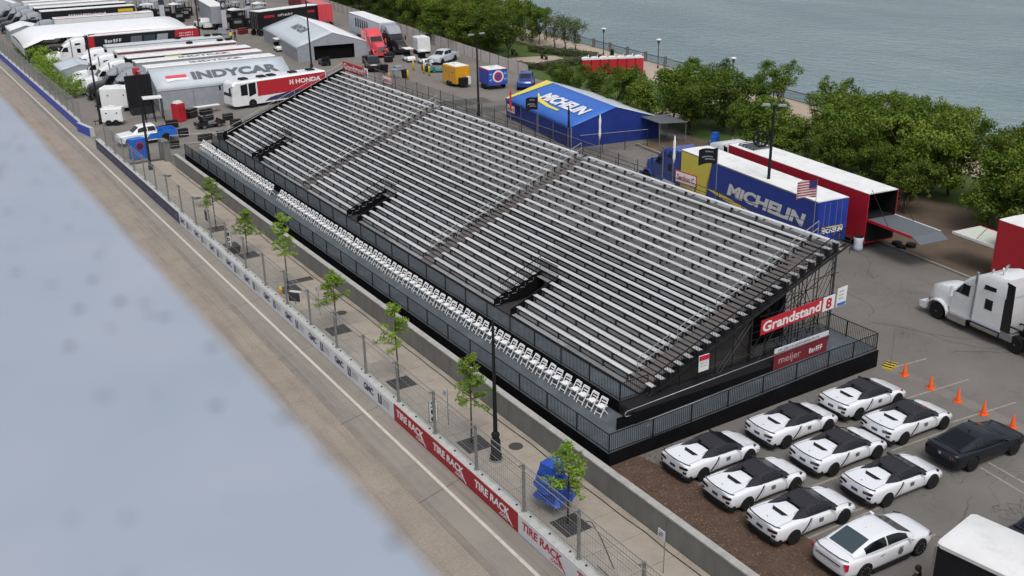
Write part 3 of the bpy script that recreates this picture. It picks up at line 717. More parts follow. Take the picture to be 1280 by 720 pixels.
def railing(p0, p1, h=0.92, panel=2.44, gap=0.115, rail_mat='black', base=0.06):
    p0 = Vector(p0); p1 = Vector(p1); d = p1 - p0; Ld = d.length; n_ = max(1, round(Ld / panel)); u = d / Ld
    for k in range(n_):
        a = p0 + u * (Ld * k / n_ + 0.02); b = p0 + u * (Ld * (k + 1) / n_ - 0.02)
        mb = MB(); up = Vector((0, 0, h)); lo = Vector((0, 0, base))
        mb.bar(a + up, b + up, 0.035); mb.bar(a + lo, b + lo, 0.03)
        mb.bar(a, a + up, 0.04); mb.bar(b, b + up, 0.04)
        q = max(2, int((b - a).length / gap))
        for j in range(1, q):
            c = a + (b - a) * (j / q); mb.bar(c + lo, c + up, 0.015)
        obj('railing', mb, M[rail_mat], dk)
railing((24.47, 31.12, LD), (24.47, 97.0, LD))
railing((27.19, 33.85, UD), (27.19, 97.2, UD), h=0.90)
railing((27.19, 33.85, UD), (28.9, 33.85, UD), h=0.90)
# ramp along the near end: outer lane rises to a landing, black skirts
def ramp_z(x): return LD + (1.0 - LD) * max(0, min(1, (x - 27.0) / 11.5))
xs_ = [24.42, 27.0, 29.3, 31.6, 33.9, 36.2, 38.5]
for a, b in zip(xs_[:-1], xs_[1:]):
    mb = MB(); mb.hexa([(a + .004, 31.12, ramp_z(a) - .05), (b - .004, 31.12, ramp_z(b) - .05), (b - .004, 32.5, ramp_z(b) - .05), (a + .004, 32.5, ramp_z(a) - .05),
                        (a + .004, 31.12, ramp_z(a)), (b - .004, 31.12, ramp_z(b)), (b - .004, 32.5, ramp_z(b)), (a + .004, 32.5, ramp_z(a))]); obj('ramp_panel', mb, M['deck'], dk)
for a, b in ((38.5, 40.4), (40.4, 42.25)):
    mb = MB(); mb.box(a + .004, b - .004, 31.12, 35.2, 0.95, 1.0); obj('ramp_panel', mb, M['deck'], dk)
mb = MB()
mb.hexa([(24.40, 31.06, 0), (42.3, 31.06, 0), (42.3, 31.10, 0), (24.40, 31.10, 0), (24.40, 31.06, LD - .01), (42.3, 31.06, 0.98), (42.3, 31.10, 0.98), (24.40, 31.10, LD - .01)])
mb.box(42.27, 42.30, 31.1, 35.2, 0, 0.94); obj('ramp_skirt', mb, M['black_fabric'], dk)
mb = MB(); mb.hexa([(26.0, 32.54, 0), (38.4, 32.54, 0), (38.4, 32.58, 0), (26.0, 32.58, 0), (26.0, 32.54, UD), (38.4, 32.54, 1.15), (38.4, 32.58, 1.15), (26.0, 32.58, UD)]); obj('ramp_skirt', mb, M['black_fabric'], dk)
mb = MB(); mb.box(27.14, 38.4, 32.6, 33.8, 1.16, 1.20); obj('upper_ramp', mb, M['black'], dk)
railing((24.47, 31.15, LD), (27.0, 31.15, LD)); railing((27.0, 31.15, LD), (38.5, 31.15, 1.0)); railing((38.5, 31.15, 1.0), (42.22, 31.15, 1.0))
railing((42.22, 31.15, 1.0), (42.22, 35.2, 1.0)); railing((42.22, 35.2, 1.0), (38.6, 35.2, 1.0))
for yy, x0, x1, z0, z1 in ((31.22, 26.6, 40.6, LD + 0.9, 1.0 + 0.9), (32.48, 26.4, 40.2, UD + 0.25, 1.15 + 0.78)):
    mb = MB(); mb.path([(x0 + 0.35, yy, z0 - 0.28), (x0 + 0.08, yy, z0 - 0.27), (x0, yy, z0 - 0.18), (x0 + 0.04, yy, z0 - 0.06), (x0 + 0.2, yy, z0), (x1, yy, z1)], 0.022, 6); obj('handrail', mb, M['steel'], dk, True)
# signs on the near end
def board(name, label, cat, o, u, w, m, th=0.03, frame=None):
    o = Vector(o); u = Vector(u); w = Vector(w); nn = u.cross(w).normalized() * th
    mb = MB(); mb.hexa([o - nn, o + u - nn, o + u, o, o + w - nn, o + u + w - nn, o + u + w, o + w])
    return tag(obj(name, mb, M[m]), label, cat)
def place(o, base):      # move the origin to the board's foot without moving the board
    o.data.transform(Matrix.Translation(-Vector(base))); o.location = base; return o
s1 = board('grandstand_sign', 'large red sign lettered in white with a white number panel on the stand end', 'sign', (35.62, 33.2, 2.72), (4.45, 0, 0.22), (0.03, 0, 0.80), 'sign_red')
text_part('Grandstand', (35.75, 33.2, 2.84), (4.2, 0, 0.21), (0.02, 0, 0.58), M['white_text'], s1, bold=0.03)
mb = MB(); mb.hexa([(40.08, 33.17, 2.94), (40.95, 33.17, 2.98), (40.95, 33.2, 2.98), (40.08, 33.2, 2.94), (40.11, 33.17, 3.74), (40.98, 33.17, 3.78), (40.98, 33.2, 3.78), (40.11, 33.2, 3.74)])
n8 = obj('number_panel', mb, M['plastic_white'], s1)
text_part('8', (40.3, 33.17, 3.03), (0.45, 0, 0.02), (0.01, 0, 0.62), M['red_text'], n8, bold=0.04)
s2 = board('grocer_banner', 'dark red banner with pale lowercase lettering hung on the ramp rail', 'banner', (36.0, 32.5, 0.95), (3.9, 0, 0.06), (0, 0, 0.88), 'dark_red')
text_part('meijer', (36.35, 32.5, 1.08), (1.6, 0, 0.03), (0, 0, 0.5), mat('dull_text', (0.42, 0.33, 0.33), 0.7), s2, bold=0.0)
scribble((38.55, 32.5, 1.2), (1.0, 0, 0.02), (0, 0, 0.3), M['white_text'], s2, 6)
s3 = board('grey_banner', 'pale grey banner strip above the dark red banner on the ramp', 'banner', (36.0, 32.5, 1.86), (3.95, 0, 0.06), (0, 0, 0.26), 'banner_white')
scribble((36.2, 32.5, 1.90), (3.0, 0, 0.05), (0, 0, 0.14), M['grey_text'], s3, 22)
s4 = board('rules_sign', 'small upright white notice with a red heading below the stand', 'sign', (31.25, 32.9, 2.0), (0.65, 0, 0.0), (0, 0, 0.86), 'plastic_white')
mb = MB(); mb.box(31.25, 31.90, 32.86, 32.868, 2.62, 2.86); obj('heading', mb, M['sign_red'], s4)
scribble((31.35, 32.9, 2.4), (0.45, 0, 0), (0, 0, 0.06), M['grey_text'], s4, 7); scribble((31.35, 32.9, 2.25), (0.45, 0, 0), (0, 0, 0.06), M['grey_text'], s4, 6)
mb = MB(); mb.tube((31.57, 32.93, 0.9), (31.57, 32.93, 2.0), 0.02); obj('post', mb, M['dark_steel'], s4)
s5 = board('info_banner', 'small white banner with a blue and red foot beside the number panel', 'banner', (41.15, 33.2, 2.95), (0.62, -0.1, 0.10), (0.03, 0, 1.05), 'plastic_white')
mb = MB(); mb.hexa([(41.2, 33.16, 3.02), (41.7, 33.06, 3.1), (41.7, 33.07, 3.1), (41.2, 33.17, 3.02), (41.2, 33.16, 3.17), (41.7, 33.06, 3.25), (41.7, 33.07, 3.25), (41.2, 33.17, 3.17)]); obj('stripe', mb, M['tent_blue'], s5)
for q in (3.35, 3.55, 3.75): scribble((41.3, 33.185, q), (0.34, -0.055, 0.055), (0, 0, 0.1), M['grey_text'], s5, 4, off=0.01)
# section signs and far sign along the back of the stand
xb = rx(21) + 1.0
s6 = board('far_grandstand_sign', 'red sign with white lettering above the back row at the far corner', 'sign', (xb, 99.0, 6.35), (0, -5.2, 0), (0, 0, 0.95), 'sign_red')
text_part('Grandstand', (xb, 98.8, 6.55), (0, -4.8, 0), (0, 0, 0.62), M['white_text'], s6, bold=0.03)
mb = MB(); mb.box(xb - 0.005, xb + 0.03, 93.0, 93.78, 6.33, 7.3); n8 = obj('number_panel', mb, M['plastic_white'], s6)
text_part('8', (xb - 0.005, 93.6, 6.5), (0, -0.42, 0), (0, 0, 0.65), M['red_text'], n8, bold=0.04)
for yy, ch, lab in ((89.7, 'A', 'sign beyond the back row near the far corner'), (47.4, 'C', 'sign on the back row before the blue and yellow trailer')):
    s = board('section_sign', 'white framed red lettered section ' + lab, 'sign', (xb, yy, 6.45), (0, -2.0, 0), (0, 0, 0.78), 'sign_red')
    mb = MB(); mb.box(xb - 0.01, xb, yy - 1.93, yy - 0.07, 6.52, 7.16); pnl = obj('panel', mb, M['plastic_white'], s)
    text_part('Section ' + ch, (xb - 0.01, yy - 0.2, 6.66), (0, -1.6, 0), (0, 0, 0.36), M['red_text'], pnl, bold=0.03)
    mb = MB(); mb.tube((xb + 0.05, yy - 0.2, 5.5), (xb + 0.05, yy - 0.2, 6.6), 0.02); mb.tube((xb + 0.05, yy - 1.8, 5.5), (xb + 0.05, yy - 1.8, 6.6), 0.02); obj('post', mb, M['dark_steel'], s)

# ------------------------------------------------------------------ flags on the back of the stand
def flag(y, h, label, kind, furled=False, lean=0.0):
    r = thing('flag', label, 'flag', (xb + 0.1, y, 5.4), 0)
    mb = MB(); mb.tube((0, 0, 0), (0, lean, h), 0.022, 0.015, 6); obj('pole', mb, M['galv'], r)
    if furled:
        mb = MB(); prof = [(0.02, h - 0.1), (0.09, h - 0.5), (0.07, h - 1.0), (0.1, h - 1.5), (0.03, h - 1.9)]
        rings = []
        for rr_, z in prof: rings.append([(math.cos(a) * rr_ + 0.05, math.sin(a) * rr_, z) for a in [k * PI / 3 for k in range(6)]])
        mb.loft(rings); obj('cloth', mb, M[kind], r, True); return r
    w, hh = 1.45 if kind == 'us' else 1.75, 0.95
    rows = []
    for a in range(9):
        rowp = []
        for b in range(7):
            u_, v_ = a / 8, b / 6
            rowp.append((0.16 * math.sin(u_ * 6) * u_, 0.03 + u_ * w * 0.9, h - 0.05 - v_ * hh - 0.45 * u_ - 0.05 * math.sin(u_ * 7 + v_)))
        rows.append(rowp)
    if kind == 'us':
        cl = MB(); cl.sheet(rows)
        o = obj('cloth', cl, M['usflag'], r, True)
    else:
        cl = MB(); cl.sheet(rows); o = obj('cloth', cl, M[kind], r, True)
        for j0 in (1, 3, 4):
            pr = [[Vector(p) + Vector((-0.015, 0, 0)) for p in rw_[j0:j0 + 2]] for rw_ in rows[1 + j0 % 2:7 - j0 % 3]]
            pr = [[a_, a_ + (b_ - a_) * .55] for a_, b_ in pr]
            cl = MB(); cl.sheet(pr); obj('emblem', cl, M['grey_glass2'], r, True)
    return r
us = bpy.data.materials.new('us_flag'); us.use_nodes = True
t = us.node_tree; n = t.nodes; L = t.links.new; p = n['Principled BSDF']; p.inputs['Roughness'].default_value = 0.8
# stripes follow height above the flag's lower edge along the cloth (object space of the flag)
tc = n.new('ShaderNodeTexCoord'); sp = n.new('ShaderNodeSeparateXYZ'); L(tc.outputs['Object'], sp.inputs[0])
f1 = n.new('ShaderNodeMath'); f1.operation = 'MULTIPLY_ADD'; f1.inputs[1].default_value = 0.345; L(sp.outputs['Y'], f1.inputs[0]); L(sp.outputs['Z'], f1.inputs[2])
f2 = n.new('ShaderNodeMath'); f2.operation = 'MULTIPLY'; f2.inputs[1].default_value = 13 / 0.95 / 2; L(f1.outputs[0], f2.inputs[0])
f3 = n.new('ShaderNodeMath'); f3.operation = 'FRACT'; L(f2.outputs[0], f3.inputs[0])
f4 = n.new('ShaderNodeMath'); f4.operation = 'GREATER_THAN'; f4.inputs[1].default_value = 0.5; L(f3.outputs[0], f4.inputs[0])
mx = n.new('ShaderNodeMix'); mx.data_type = 'RGBA'; mx.inputs['A'].default_value = (0.42, 0.02, 0.035, 1); mx.inputs['B'].default_value = (0.66, 0.66, 0.66, 1); L(f4.outputs[0], mx.inputs['Factor'])
g1_ = n.new('ShaderNodeMath'); g1_.operation = 'GREATER_THAN'; g1_.inputs[1].default_value = 3.30; L(f1.outputs[0], g1_.inputs[0])
g2_ = n.new('ShaderNodeMath'); g2_.operation = 'LESS_THAN'; g2_.inputs[1].default_value = 0.58; L(sp.outputs['Y'], g2_.inputs[0])
g3_ = n.new('ShaderNodeMath'); g3_.operation = 'MULTIPLY'; L(g1_.outputs[0], g3_.inputs[0]); L(g2_.outputs[0], g3_.inputs[1])
m2 = n.new('ShaderNodeMix'); m2.data_type = 'RGBA'; m2.inputs['B'].default_value = (0.03, 0.045, 0.18, 1); L(mx.outputs['Result'], m2.inputs['A']); L(g3_.outputs[0], m2.inputs['Factor']); L(m2.outputs['Result'], p.inputs['Base Color'])
M['usflag'] = us; M['grey_glass2'] = mat('emblem_grey', (0.2, 0.21, 0.23), 0.8)
flag(36.1, 3.8, 'striped national flag on a pole at the back of the stand', 'us', lean=0.0)
flag(43.8, 4.0, 'black flag with a grey emblem flying before the white trailer roof', 'black')
flag(47.75, 4.0, 'furled white flag beside the section sign at the back of the stand', 'plastic_white', True)
flag(55.5, 4.0, 'furled white flag over the blue tent gable', 'plastic_white', True)
flag(59.2, 4.0, 'furled black flag over the middle of the blue tent', 'black', True)
flag(63.1, 4.0, 'dark flag flying over the blue tent roof lettering', 'black')
flag(67.0, 4.1, 'furled red flag at the blue tent corner', 'sign_red', True)

# ------------------------------------------------------------------ folding chairs
def chair_parts():
    P_ = {}
    mb = MB(); mb.prism([(-0.21, 0.43), (0.20, 0.41), (0.20, 0.45), (-0.21, 0.47)], 'y', -0.20, 0.20); P_['seat'] = [mb]
    mb = MB(); mb.prism([(0.185, 0.70), (0.225, 0.70), (0.245, 0.82), (0.205, 0.82)], 'y', -0.20, 0.20); mb.prism([(0.16, 0.56), (0.195, 0.56), (0.205, 0.60), (0.17, 0.60)], 'y', -0.20, 0.20)
    P_['backrest'] = [mb]
    fl = []
    for s in (-1, 1):
        mb = MB(); mb.bar((-0.27, s * 0.215, 0.0), (0.225, s * 0.215, 0.82), 0.032, 0.045); fl.append(mb)
    rl = []
    for s in (-1, 1):
        mb = MB(); mb.bar((0.24, s * 0.185, 0.0), (-0.12, s * 0.185, 0.45), 0.03, 0.04); rl.append(mb)
    P_['front_leg'] = fl; P_['rear_leg'] = rl
    mb = MB(); mb.bar((-0.20, -0.20, 0.12), (-0.20, 0.20, 0.12), 0.03); mb.bar((0.17, -0.18, 0.10), (0.17, 0.18, 0.10), 0.03); P_['stretcher'] = [mb]
    return P_
cp_ = chair_parts()
c_meshes = [(nm, mb.mesh(nm, M['chair_white'])) for nm, l in cp_.items() for mb in l]
one = MB()
for l in cp_.values():
    for mb in l: one.add(mb.v, mb.f)
one_me = one.mesh('folding_chair', M['chair_white'])
crng = random.Random(11)
for k in range(89):
    y = 34.15 + 0.722 * k
    if 77.0 < y < 78.2: continue
    jit = (26.35 + crng.uniform(-0.03, 0.03), y + crng.uniform(-0.05, 0.05), LD)
    rzv = crng.uniform(-0.09, 0.09)
    if k < 46:
        r = thing('folding_chair', '', 'chair', jit, rzv)
        for nm, me in c_meshes: link(nm, me, r)
    else:
        r = link('folding_chair', one_me); r.location = jit; r.rotation_euler = (0, 0, rzv); r['category'] = 'chair'
    r['label'] = 'white folding chair in the row along the lower deck'; r['group'] = 'white folding chairs along the deck'
# ------------------------------------------------------------------ cars
def ring(st):
    x, w, zb, zm, zl, zs, zt = st
    half = [(0.0, zb), (w * 0.80, zb), (w * 0.955, zb + 0.10), (w, zm), (w * 0.985, zl), (w * 0.90, zs), (w * 0.55, zt), (0.0, zt + 0.012)]
    pts = [(x, y, z) for y, z in half] + [(x, -y, z) for y, z in reversed(half[1:-1])]
    return pts
def interp(tab, x):
    for (a, b) in zip(tab[:-1], tab[1:]):
        if (a[0] - x) * (b[0] - x) <= 0:
            f_ = (x - a[0]) / (b[0] - a[0]); return [p + (q - p) * f_ for p, q in zip(a, b)]
    return list(tab[0] if abs(tab[0][0] - x) < abs(tab[-1][0] - x) else tab[-1])
def bake_body(stations, mbody, axles, wr, half):
    mb = MB(); mb.loft([ring(s) for s in stations])
    o = obj('b', mb, [M[mbody], M['black']])
    md = o.modifiers.new('s', 'SUBSURF'); md.levels = 2; md.render_levels = 2
    cuts = []
    for ax in axles:
        for s in (-1, 1):
            c = MB(); c.lathe([(wr, s * half * 0.62), (wr, s * (half + 0.3))], 28, (ax, 0, wr * 0.86), 'y')
            co = obj('c', c, [M['black']]); cuts.append(co)
            b = o.modifiers.new('b', 'BOOLEAN'); b.operation = 'DIFFERENCE'; b.object = co; b.solver = 'EXACT'
            if hasattr(b, 'material_mode'): b.material_mode = 'TRANSFER'
    dg = bpy.context.evaluated_depsgraph_get()
    me = bpy.data.meshes.new_from_object(o.evaluated_get(dg)); me.name = 'body'
    for c in cuts: bpy.data.objects.remove(c)
    bpy.data.objects.remove(o)
    me.polygons.foreach_set('use_smooth', [True] * len(me.polygons)); me.set_sharp_from_angle(angle=rad(38))
    return me
def cabin_fn(tab):   # (x, z_roof, z_belt, half_belt, half_roof)
    def S(x, s, side, off=0.0):
        _, zr, zb, hb, ht = interp(tab, x)
        return (x, side * (hb + (ht - hb) * (0.25 * s + 0.75 * s * s) + off), zb + (zr - zb) * (s ** 0.8) * 0.96 + off * 0.3)
    def T(x, v, off=0.0):
        _, zr, zb, hb, ht = interp(tab, x)
        return (x, v * ht, zb + (zr - zb) * (0.96 + 0.04 * (1 - v * v)) + off)
    return S, T
def cabin_mesh(tab, xs, m):
    S_, T_ = cabin_fn(tab); rings = []
    for x in xs:
        r = [S_(x, s, 1) for s in (0, 0.33, 0.66, 1.0)] + [T_(x, v) for v in (0.8, 0.4, 0, -0.4, -0.8)] + [S_(x, s, -1) for s in (1.0, 0.66, 0.33, 0)]
        rings.append(r)
    mb = MB(); mb.loft(rings); return mb
def side_glass(tab, side, x0, x1, s0, s1, n=7, off=0.008):
    S_, _ = cabin_fn(tab); rows = []
    for k in range(n):
        x = x0 + (x1 - x0) * k / (n - 1)
        _, zr, zb, hb, ht = interp(tab, x)
        top = s1 if zr - zb > 0.12 else 0.3
        rows.append([S_(x, s0 + (top - s0) * q / 3, side, off) for q in range(4)])
    mb = MB(); mb.sheet(rows); return mb
def top_glass(tab, x0, x1, v, n=6, off=0.008):
    _, T_ = cabin_fn(tab); rows = []
    for k in range(n):
        x = x0 + (x1 - x0) * k / (n - 1); rows.append([T_(x, -v + 2 * v * q / 6, off) for q in range(7)])
    mb = MB(); mb.sheet(rows); return mb
def wheel_meshes(r, w, rim_m, nsp=10):
    t_ = MB(); t_.lathe([(r * 0.66, -w / 2), (r * 0.95, -w / 2), (r, -w * 0.36), (r, w * 0.36), (r * 0.95, w / 2), (r * 0.66, w / 2)], 24, (0, 0, 0), 'y')
    k = MB(); k.lathe([(r * 0.67, -w * 0.42), (r * 0.62, w * 0.30), (r * 0.67, w * 0.42)], 20, (0, 0, 0), 'y')
    for i in range(nsp):
        a = 2 * PI * i / nsp; k.bar((0, w * 0.40, 0), (math.cos(a) * r * 0.66, w * 0.44, math.sin(a) * r * 0.66), 0.03, 0.05)
    k.lathe([(0.07, w * 0.3), (0.07, w * 0.46)], 10, (0, 0, 0), 'y')
    return t_.mesh('tyre', M['rubber'], True), k.mesh('rim', M[rim_m])
def wheels(root, spots, r, w, rim_m, name='wheel'):
    tm, rm = wheel_meshes(r, w, rim_m)
    tm.set_sharp_from_angle(angle=rad(40))
    for (x, y) in spots:
        o = link(name, tm, root); o.location = (x, y, r)
        if y < 0: o.rotation_euler = (0, 0, PI)
        k = link('rim', rm, o)
def quadp(name, pts, m, root, th=None):
    mb = MB(); mb.add(pts, [tuple(range(len(pts)))]); return obj(name, mb, M[m], root)
def plate3(name, pts, nrm, th, m, root):
    nrm = Vector(nrm) * th; n_ = len(pts); mb = MB()
    vs = [Vector(p) for p in pts] + [Vector(p) + nrm for p in pts]
    mb.add(vs, [tuple(range(n_)), tuple(range(2 * n_ - 1, n_ - 1, -1))] + [(i, (i + 1) % n_, (i + 1) % n_ + n_, i + n_) for i in range(n_)]); return obj(name, mb, M[m], root)

from mathutils.bvhtree import BVHTree
def decal(root, name, bvh, corners, d, m, nu=7, nv=3, off=.007):
    """panel that follows the body: corners a,b,c,d are cast along d onto the surface"""
    A, B, C_, D = [Vector(c) for c in corners]; d = Vector(d); rows = []
    for i in range(nu):
        u = i / (nu - 1); row = []
        for j in range(nv):
            v = j / (nv - 1); p_ = A.lerp(B, u).lerp(D.lerp(C_, u), v)
            h = bvh.ray_cast(p_ - d * 1.5, d)
            row.append((h[0] if h[0] is not None else p_) - d * off)
        rows.append(row)
    mb = MB(); mb.sheet(rows); return obj(name, mb, M[m], root)
def sports_car():
    r = thing('sports_car', '', 'car')
    st = [(-2.24, .66, .50, .58, .78, .90, .945), (-2.225, .80, .42, .56, .79, .925, .965), (-2.17, .90, .30, .53, .80, .94, .975), (-2.02, .95, .20, .50, .81, .945, .965), (-1.7, .972, .16, .50, .83, .955, .955), (-1.3, .972, .15, .50, .84, .965, .955), (-.9, .955, .13, .48, .82, .945, .95), (-.55, .93, .12, .46, .78, .90, .93),
          (-.2, .912, .12, .44, .74, .865, .91), (.3, .908, .12, .44, .72, .845, .88), (.8, .925, .12, .44, .70, .82, .85), (1.12, .945, .13, .45, .69, .805, .80), (1.45, .955, .14, .45, .67, .785, .74), (1.75, .945, .15, .43, .62, .725, .68), (2.0, .90, .16, .39, .54, .63, .60), (2.22, .80, .17, .34, .45, .52, .51), (2.36, .62, .20, .31, .38, .44, .435), (2.42, .42, .22, .29, .35, .39, .39)]
    body = bake_body(st, 'car_white', (-1.30, 1.42), 0.372, 0.96)
    link('body', body, r)
    bm_ = bmesh.new(); bm_.from_mesh(body); bvh = BVHTree.FromBMesh(bm_); bm_.free()
    tab = [(1.16, .86, .83, .80, .64), (.82, 1.01, .85, .80, .66), (.46, 1.155, .86, .80, .60), (.22, 1.215, .87, .80, .57), (-.08, 1.232, .88, .80, .56), (-.36, 1.19, .90, .80, .57), (-.44, 1.17, .90, .80, .57)]
    cb = cabin_mesh(tab, [1.16, 1.0, .82, .64, .46, .34, .22, .07, -.08, -.22, -.36, -.44], 'soft_top')
    obj('soft_top', cb, M['soft_top'], r, True, 50)
    up, dn, fw = (0, 0, 1), (0, 0, -1), (1, 0, 0)
    for s in (-1, 1):
        mb = MB(); rg = []      # flying buttress
        for x, yi, yo, z0, z1 in ((-.36, .36, .80, .88, 1.175), (-.60, .42, .80, .90, 1.12), (-.85, .50, .79, .91, 1.065), (-1.10, .60, .76, .92, 1.01), (-1.26, .67, .71, .92, .965)):
            rg.append([(x, s * yi, z0), (x, s * yo, z0), (x, s * (yo - .12 * (z1 - z0) / .26), z0 + (z1 - z0) * .62), (x, s * (yo * .5 + yi * .5), z1), (x, s * (yi + .02), z1 - .025)])
        mb.loft(rg); obj('buttress', mb, M['soft_top'], r, True, 50)
        obj('side_window', side_glass(tab, s, .80, -.34, .20, .82, off=.014), M['glass'], r, True)
        sd_ = (0, -s, 0)
        decal(r, 'side_intake', bvh, [(-.42, s, .83), (-.31, s, .84), (-.78, s, .36), (-.98, s, .30)], sd_, 'gloss_black', 5, 14, .016)
        decal(r, 'door_seam', bvh, [(-.30, s, .84), (-.285, s, .84), (-.60, s, .24), (-.615, s, .24)], sd_, 'black', 2, 14, .012)
        decal(r, 'door_seam', bvh, [(.86, s, .80), (.872, s, .80), (.93, s, .24), (.918, s, .24)], sd_, 'black', 2, 14, .012)
        decal(r, 'side_skirt', bvh, [(1.0, s, .235), (-.92, s, .235), (-.92, s, .16), (1.0, s, .16)], sd_, 'black', 20, 2, .012)  # black lower side skirt
        decal(r, 'door_emblem', bvh, [(.30, s, .70), (.04, s, .70), (.06, s, .52), (.27, s, .52)], sd_, 'grey_text', 6, 5, .012)
        decal(r, 'marker_lamp', bvh, [(2.02, s, .47), (1.88, s, .50), (1.88, s, .47), (2.02, s, .44)], sd_, 'dark_red', 3, 2)
        mb = MB(); mb.hexa([(.70, s * .82, .88), (.84, s * .82, .88), (.82, s * 1.02, .90), (.72, s * 1.02, .90), (.70, s * .84, .97), (.82, s * .84, .97), (.80, s * 1.03, .98), (.72, s * 1.03, .98)]); obj('mirror', mb, M['gloss_black'], r)
        decal(r, 'tail_lamp', bvh, [(-2.3, s * .42, .80), (-2.3, s * .64, .85), (-2.3, s * .64, .72), (-2.3, s * .46, .68)], fw, 'tail_red', 5, 3, .012)
        decal(r, 'tail_lamp', bvh, [(-2.3, s * .64, .85), (-2.3, s * .885, .855), (-2.3, s * .875, .73), (-2.3, s * .64, .72)], fw, 'gloss_black', 5, 3, .012)
        decal(r, 'rear_vent', bvh, [(-2.3, s * .64, .64), (-2.3, s * .86, .665), (-2.3, s * .84, .55), (-2.3, s * .68, .53)], fw, 'gloss_black', 5, 3, .010)
        decal(r, 'headlamp', bvh, [(2.10, s * .66, 1), (1.78, s * .88, 1), (1.70, s * .84, 1), (1.95, s * .62, 1)], dn, 'gloss_black', 6, 3, .008)
        decal(r, 'bonnet_seam', bvh, [(2.05, s * .58, 1), (1.15, s * .72, 1), (1.15, s * .735, 1), (2.05, s * .595, 1)], dn, 'black', 8, 2, .004)
        decal(r, 'deck_seam', bvh, [(-1.28, s * .70, 1.2), (-1.95, s * .74, 1.2), (-1.95, s * .755, 1.2), (-1.28, s * .715, 1.2)], dn, 'black', 6, 2, .004)
    obj('windscreen', top_glass(tab, 1.12, .46, .96, off=.010), M['screen_glass'], r, True)
    obj('header_rail', top_glass(tab, .47, .36, 1.0, n=3, off=.013), M['gloss_black'], r, True)
    for v in (-.97, .97):
        S_, T_ = cabin_fn(tab); mb = MB(); mb.path([T_(x, v, .01) for x in (1.12, .9, .68, .46)], .022, 5); obj('screen_pillar', mb, M['gloss_black'], r)
    plate3('rear_window', [(-.455, -.42, .94), (-.455, .42, .94), (-.43, .38, 1.165), (-.43, -.38, 1.165)], (-1, 0, 0), .012, 'gloss_black', r)
    decal(r, 'engine_slot', bvh, [(-.42, -.40, 1.3), (-.42, .40, 1.3), (-.56, .42, 1.3), (-.56, -.42, 1.3)], dn, 'black', 6, 3, .010)
    mb = MB(); rg = []         # raised engine cover between the buttresses
    for x, w, z in ((-.55, .36, 1.0), (-.75, .40, 1.01), (-1.0, .44, 1.0), (-1.18, .44, .985)):
        rg.append([(x, -w - .04, .90), (x, -w, z), (x, 0, z + .02), (x, w, z), (x, w + .04, .90)])
    mb.loft(rg); obj('engine_cover', mb, M['car_white'], r, True, 40)
    plate3('deck_vent', [(-1.19, -.40, .985), (-1.19, .40, .985), (-1.36, .27, .972), (-1.36, -.27, .972)], (0, 0, 1), .02, 'black', r)
    decal(r, 'badge', bvh, [(-1.85, -.03, 1.2), (-1.85, .03, 1.2), (-1.90, .03, 1.2), (-1.90, -.03, 1.2)], dn, 'black', 3, 2)
    mb = MB(); mb.path([(-2.00, -.88, .965), (-2.13, -.72, .985), (-2.21, -.35, .998), (-2.23, 0, 1.0), (-2.21, .35, .998), (-2.13, .72, .985), (-2.00, .88, .965)], .020, 6); obj('spoiler', mb, M['gloss_black'], r)
    decal(r, 'number_plate', bvh, [(-2.3, -.17, .73), (-2.3, .17, .73), (-2.3, .17, .60), (-2.3, -.17, .60)], fw, 'navy_text', 4, 3, .015)
    mb = MB(); rg = []
    for y, x, z0, z1 in ((-.945, -2.00, .20, .45), (-.80, -2.185, .20, .50), (-.45, -2.265, .22, .47), (0, -2.28, .23, .45), (.45, -2.265, .22, .47), (.80, -2.185, .20, .50), (.945, -2.00, .20, .45)):
        rg.append([(x, y, z0), (x, y, z1), (x + .12, y * .97, z1), (x + .12, y * .97, z0)])
    mb.loft(rg); obj('diffuser', mb, M['black'], r)
    for y in (-.74, -.64, .64, .74):
        mb = MB(); mb.tube((-2.26, y, .36), (-2.15, y, .36), .045, n=8); obj('exhaust', mb, M['dark_steel'], r)
    wheels(r, [(-1.30, .865), (-1.30, -.865), (1.42, .865), (1.42, -.865)], 0.342, 0.25, 'gloss_black')
    return r
sc = sports_car()
spots = [(28.42, 28.80, 'by the deck skirt at the wood chips'), (28.40, 26.08, 'second from the deck skirt on the chips'), (28.28, 23.38, 'beside the white sedan'),
         (33.42, 28.72, 'by the deck skirt, middle row'), (33.38, 25.90, 'in the centre of the middle row'), (33.40, 23.05, 'in the middle row, farthest from deck'),
         (38.22, 28.62, 'beside the deck corner and yellow base'), (38.10, 25.92, 'next to the dark coupe')]
for k, (x, y, w) in enumerate(spots):
    lab = 'white sports car with black soft top ' + w
    o = sc if k == 0 else copy_tree(sc)
    o.location = (x, y, 0.006); o.rotation_euler = (0, 0, rad(-2.2) + rad([1.5, 0.3, -.8, .8, -.2, -1.2, .4, -.3][k])); o['label'] = lab; o['group'] = 'white sports cars parked in rows'

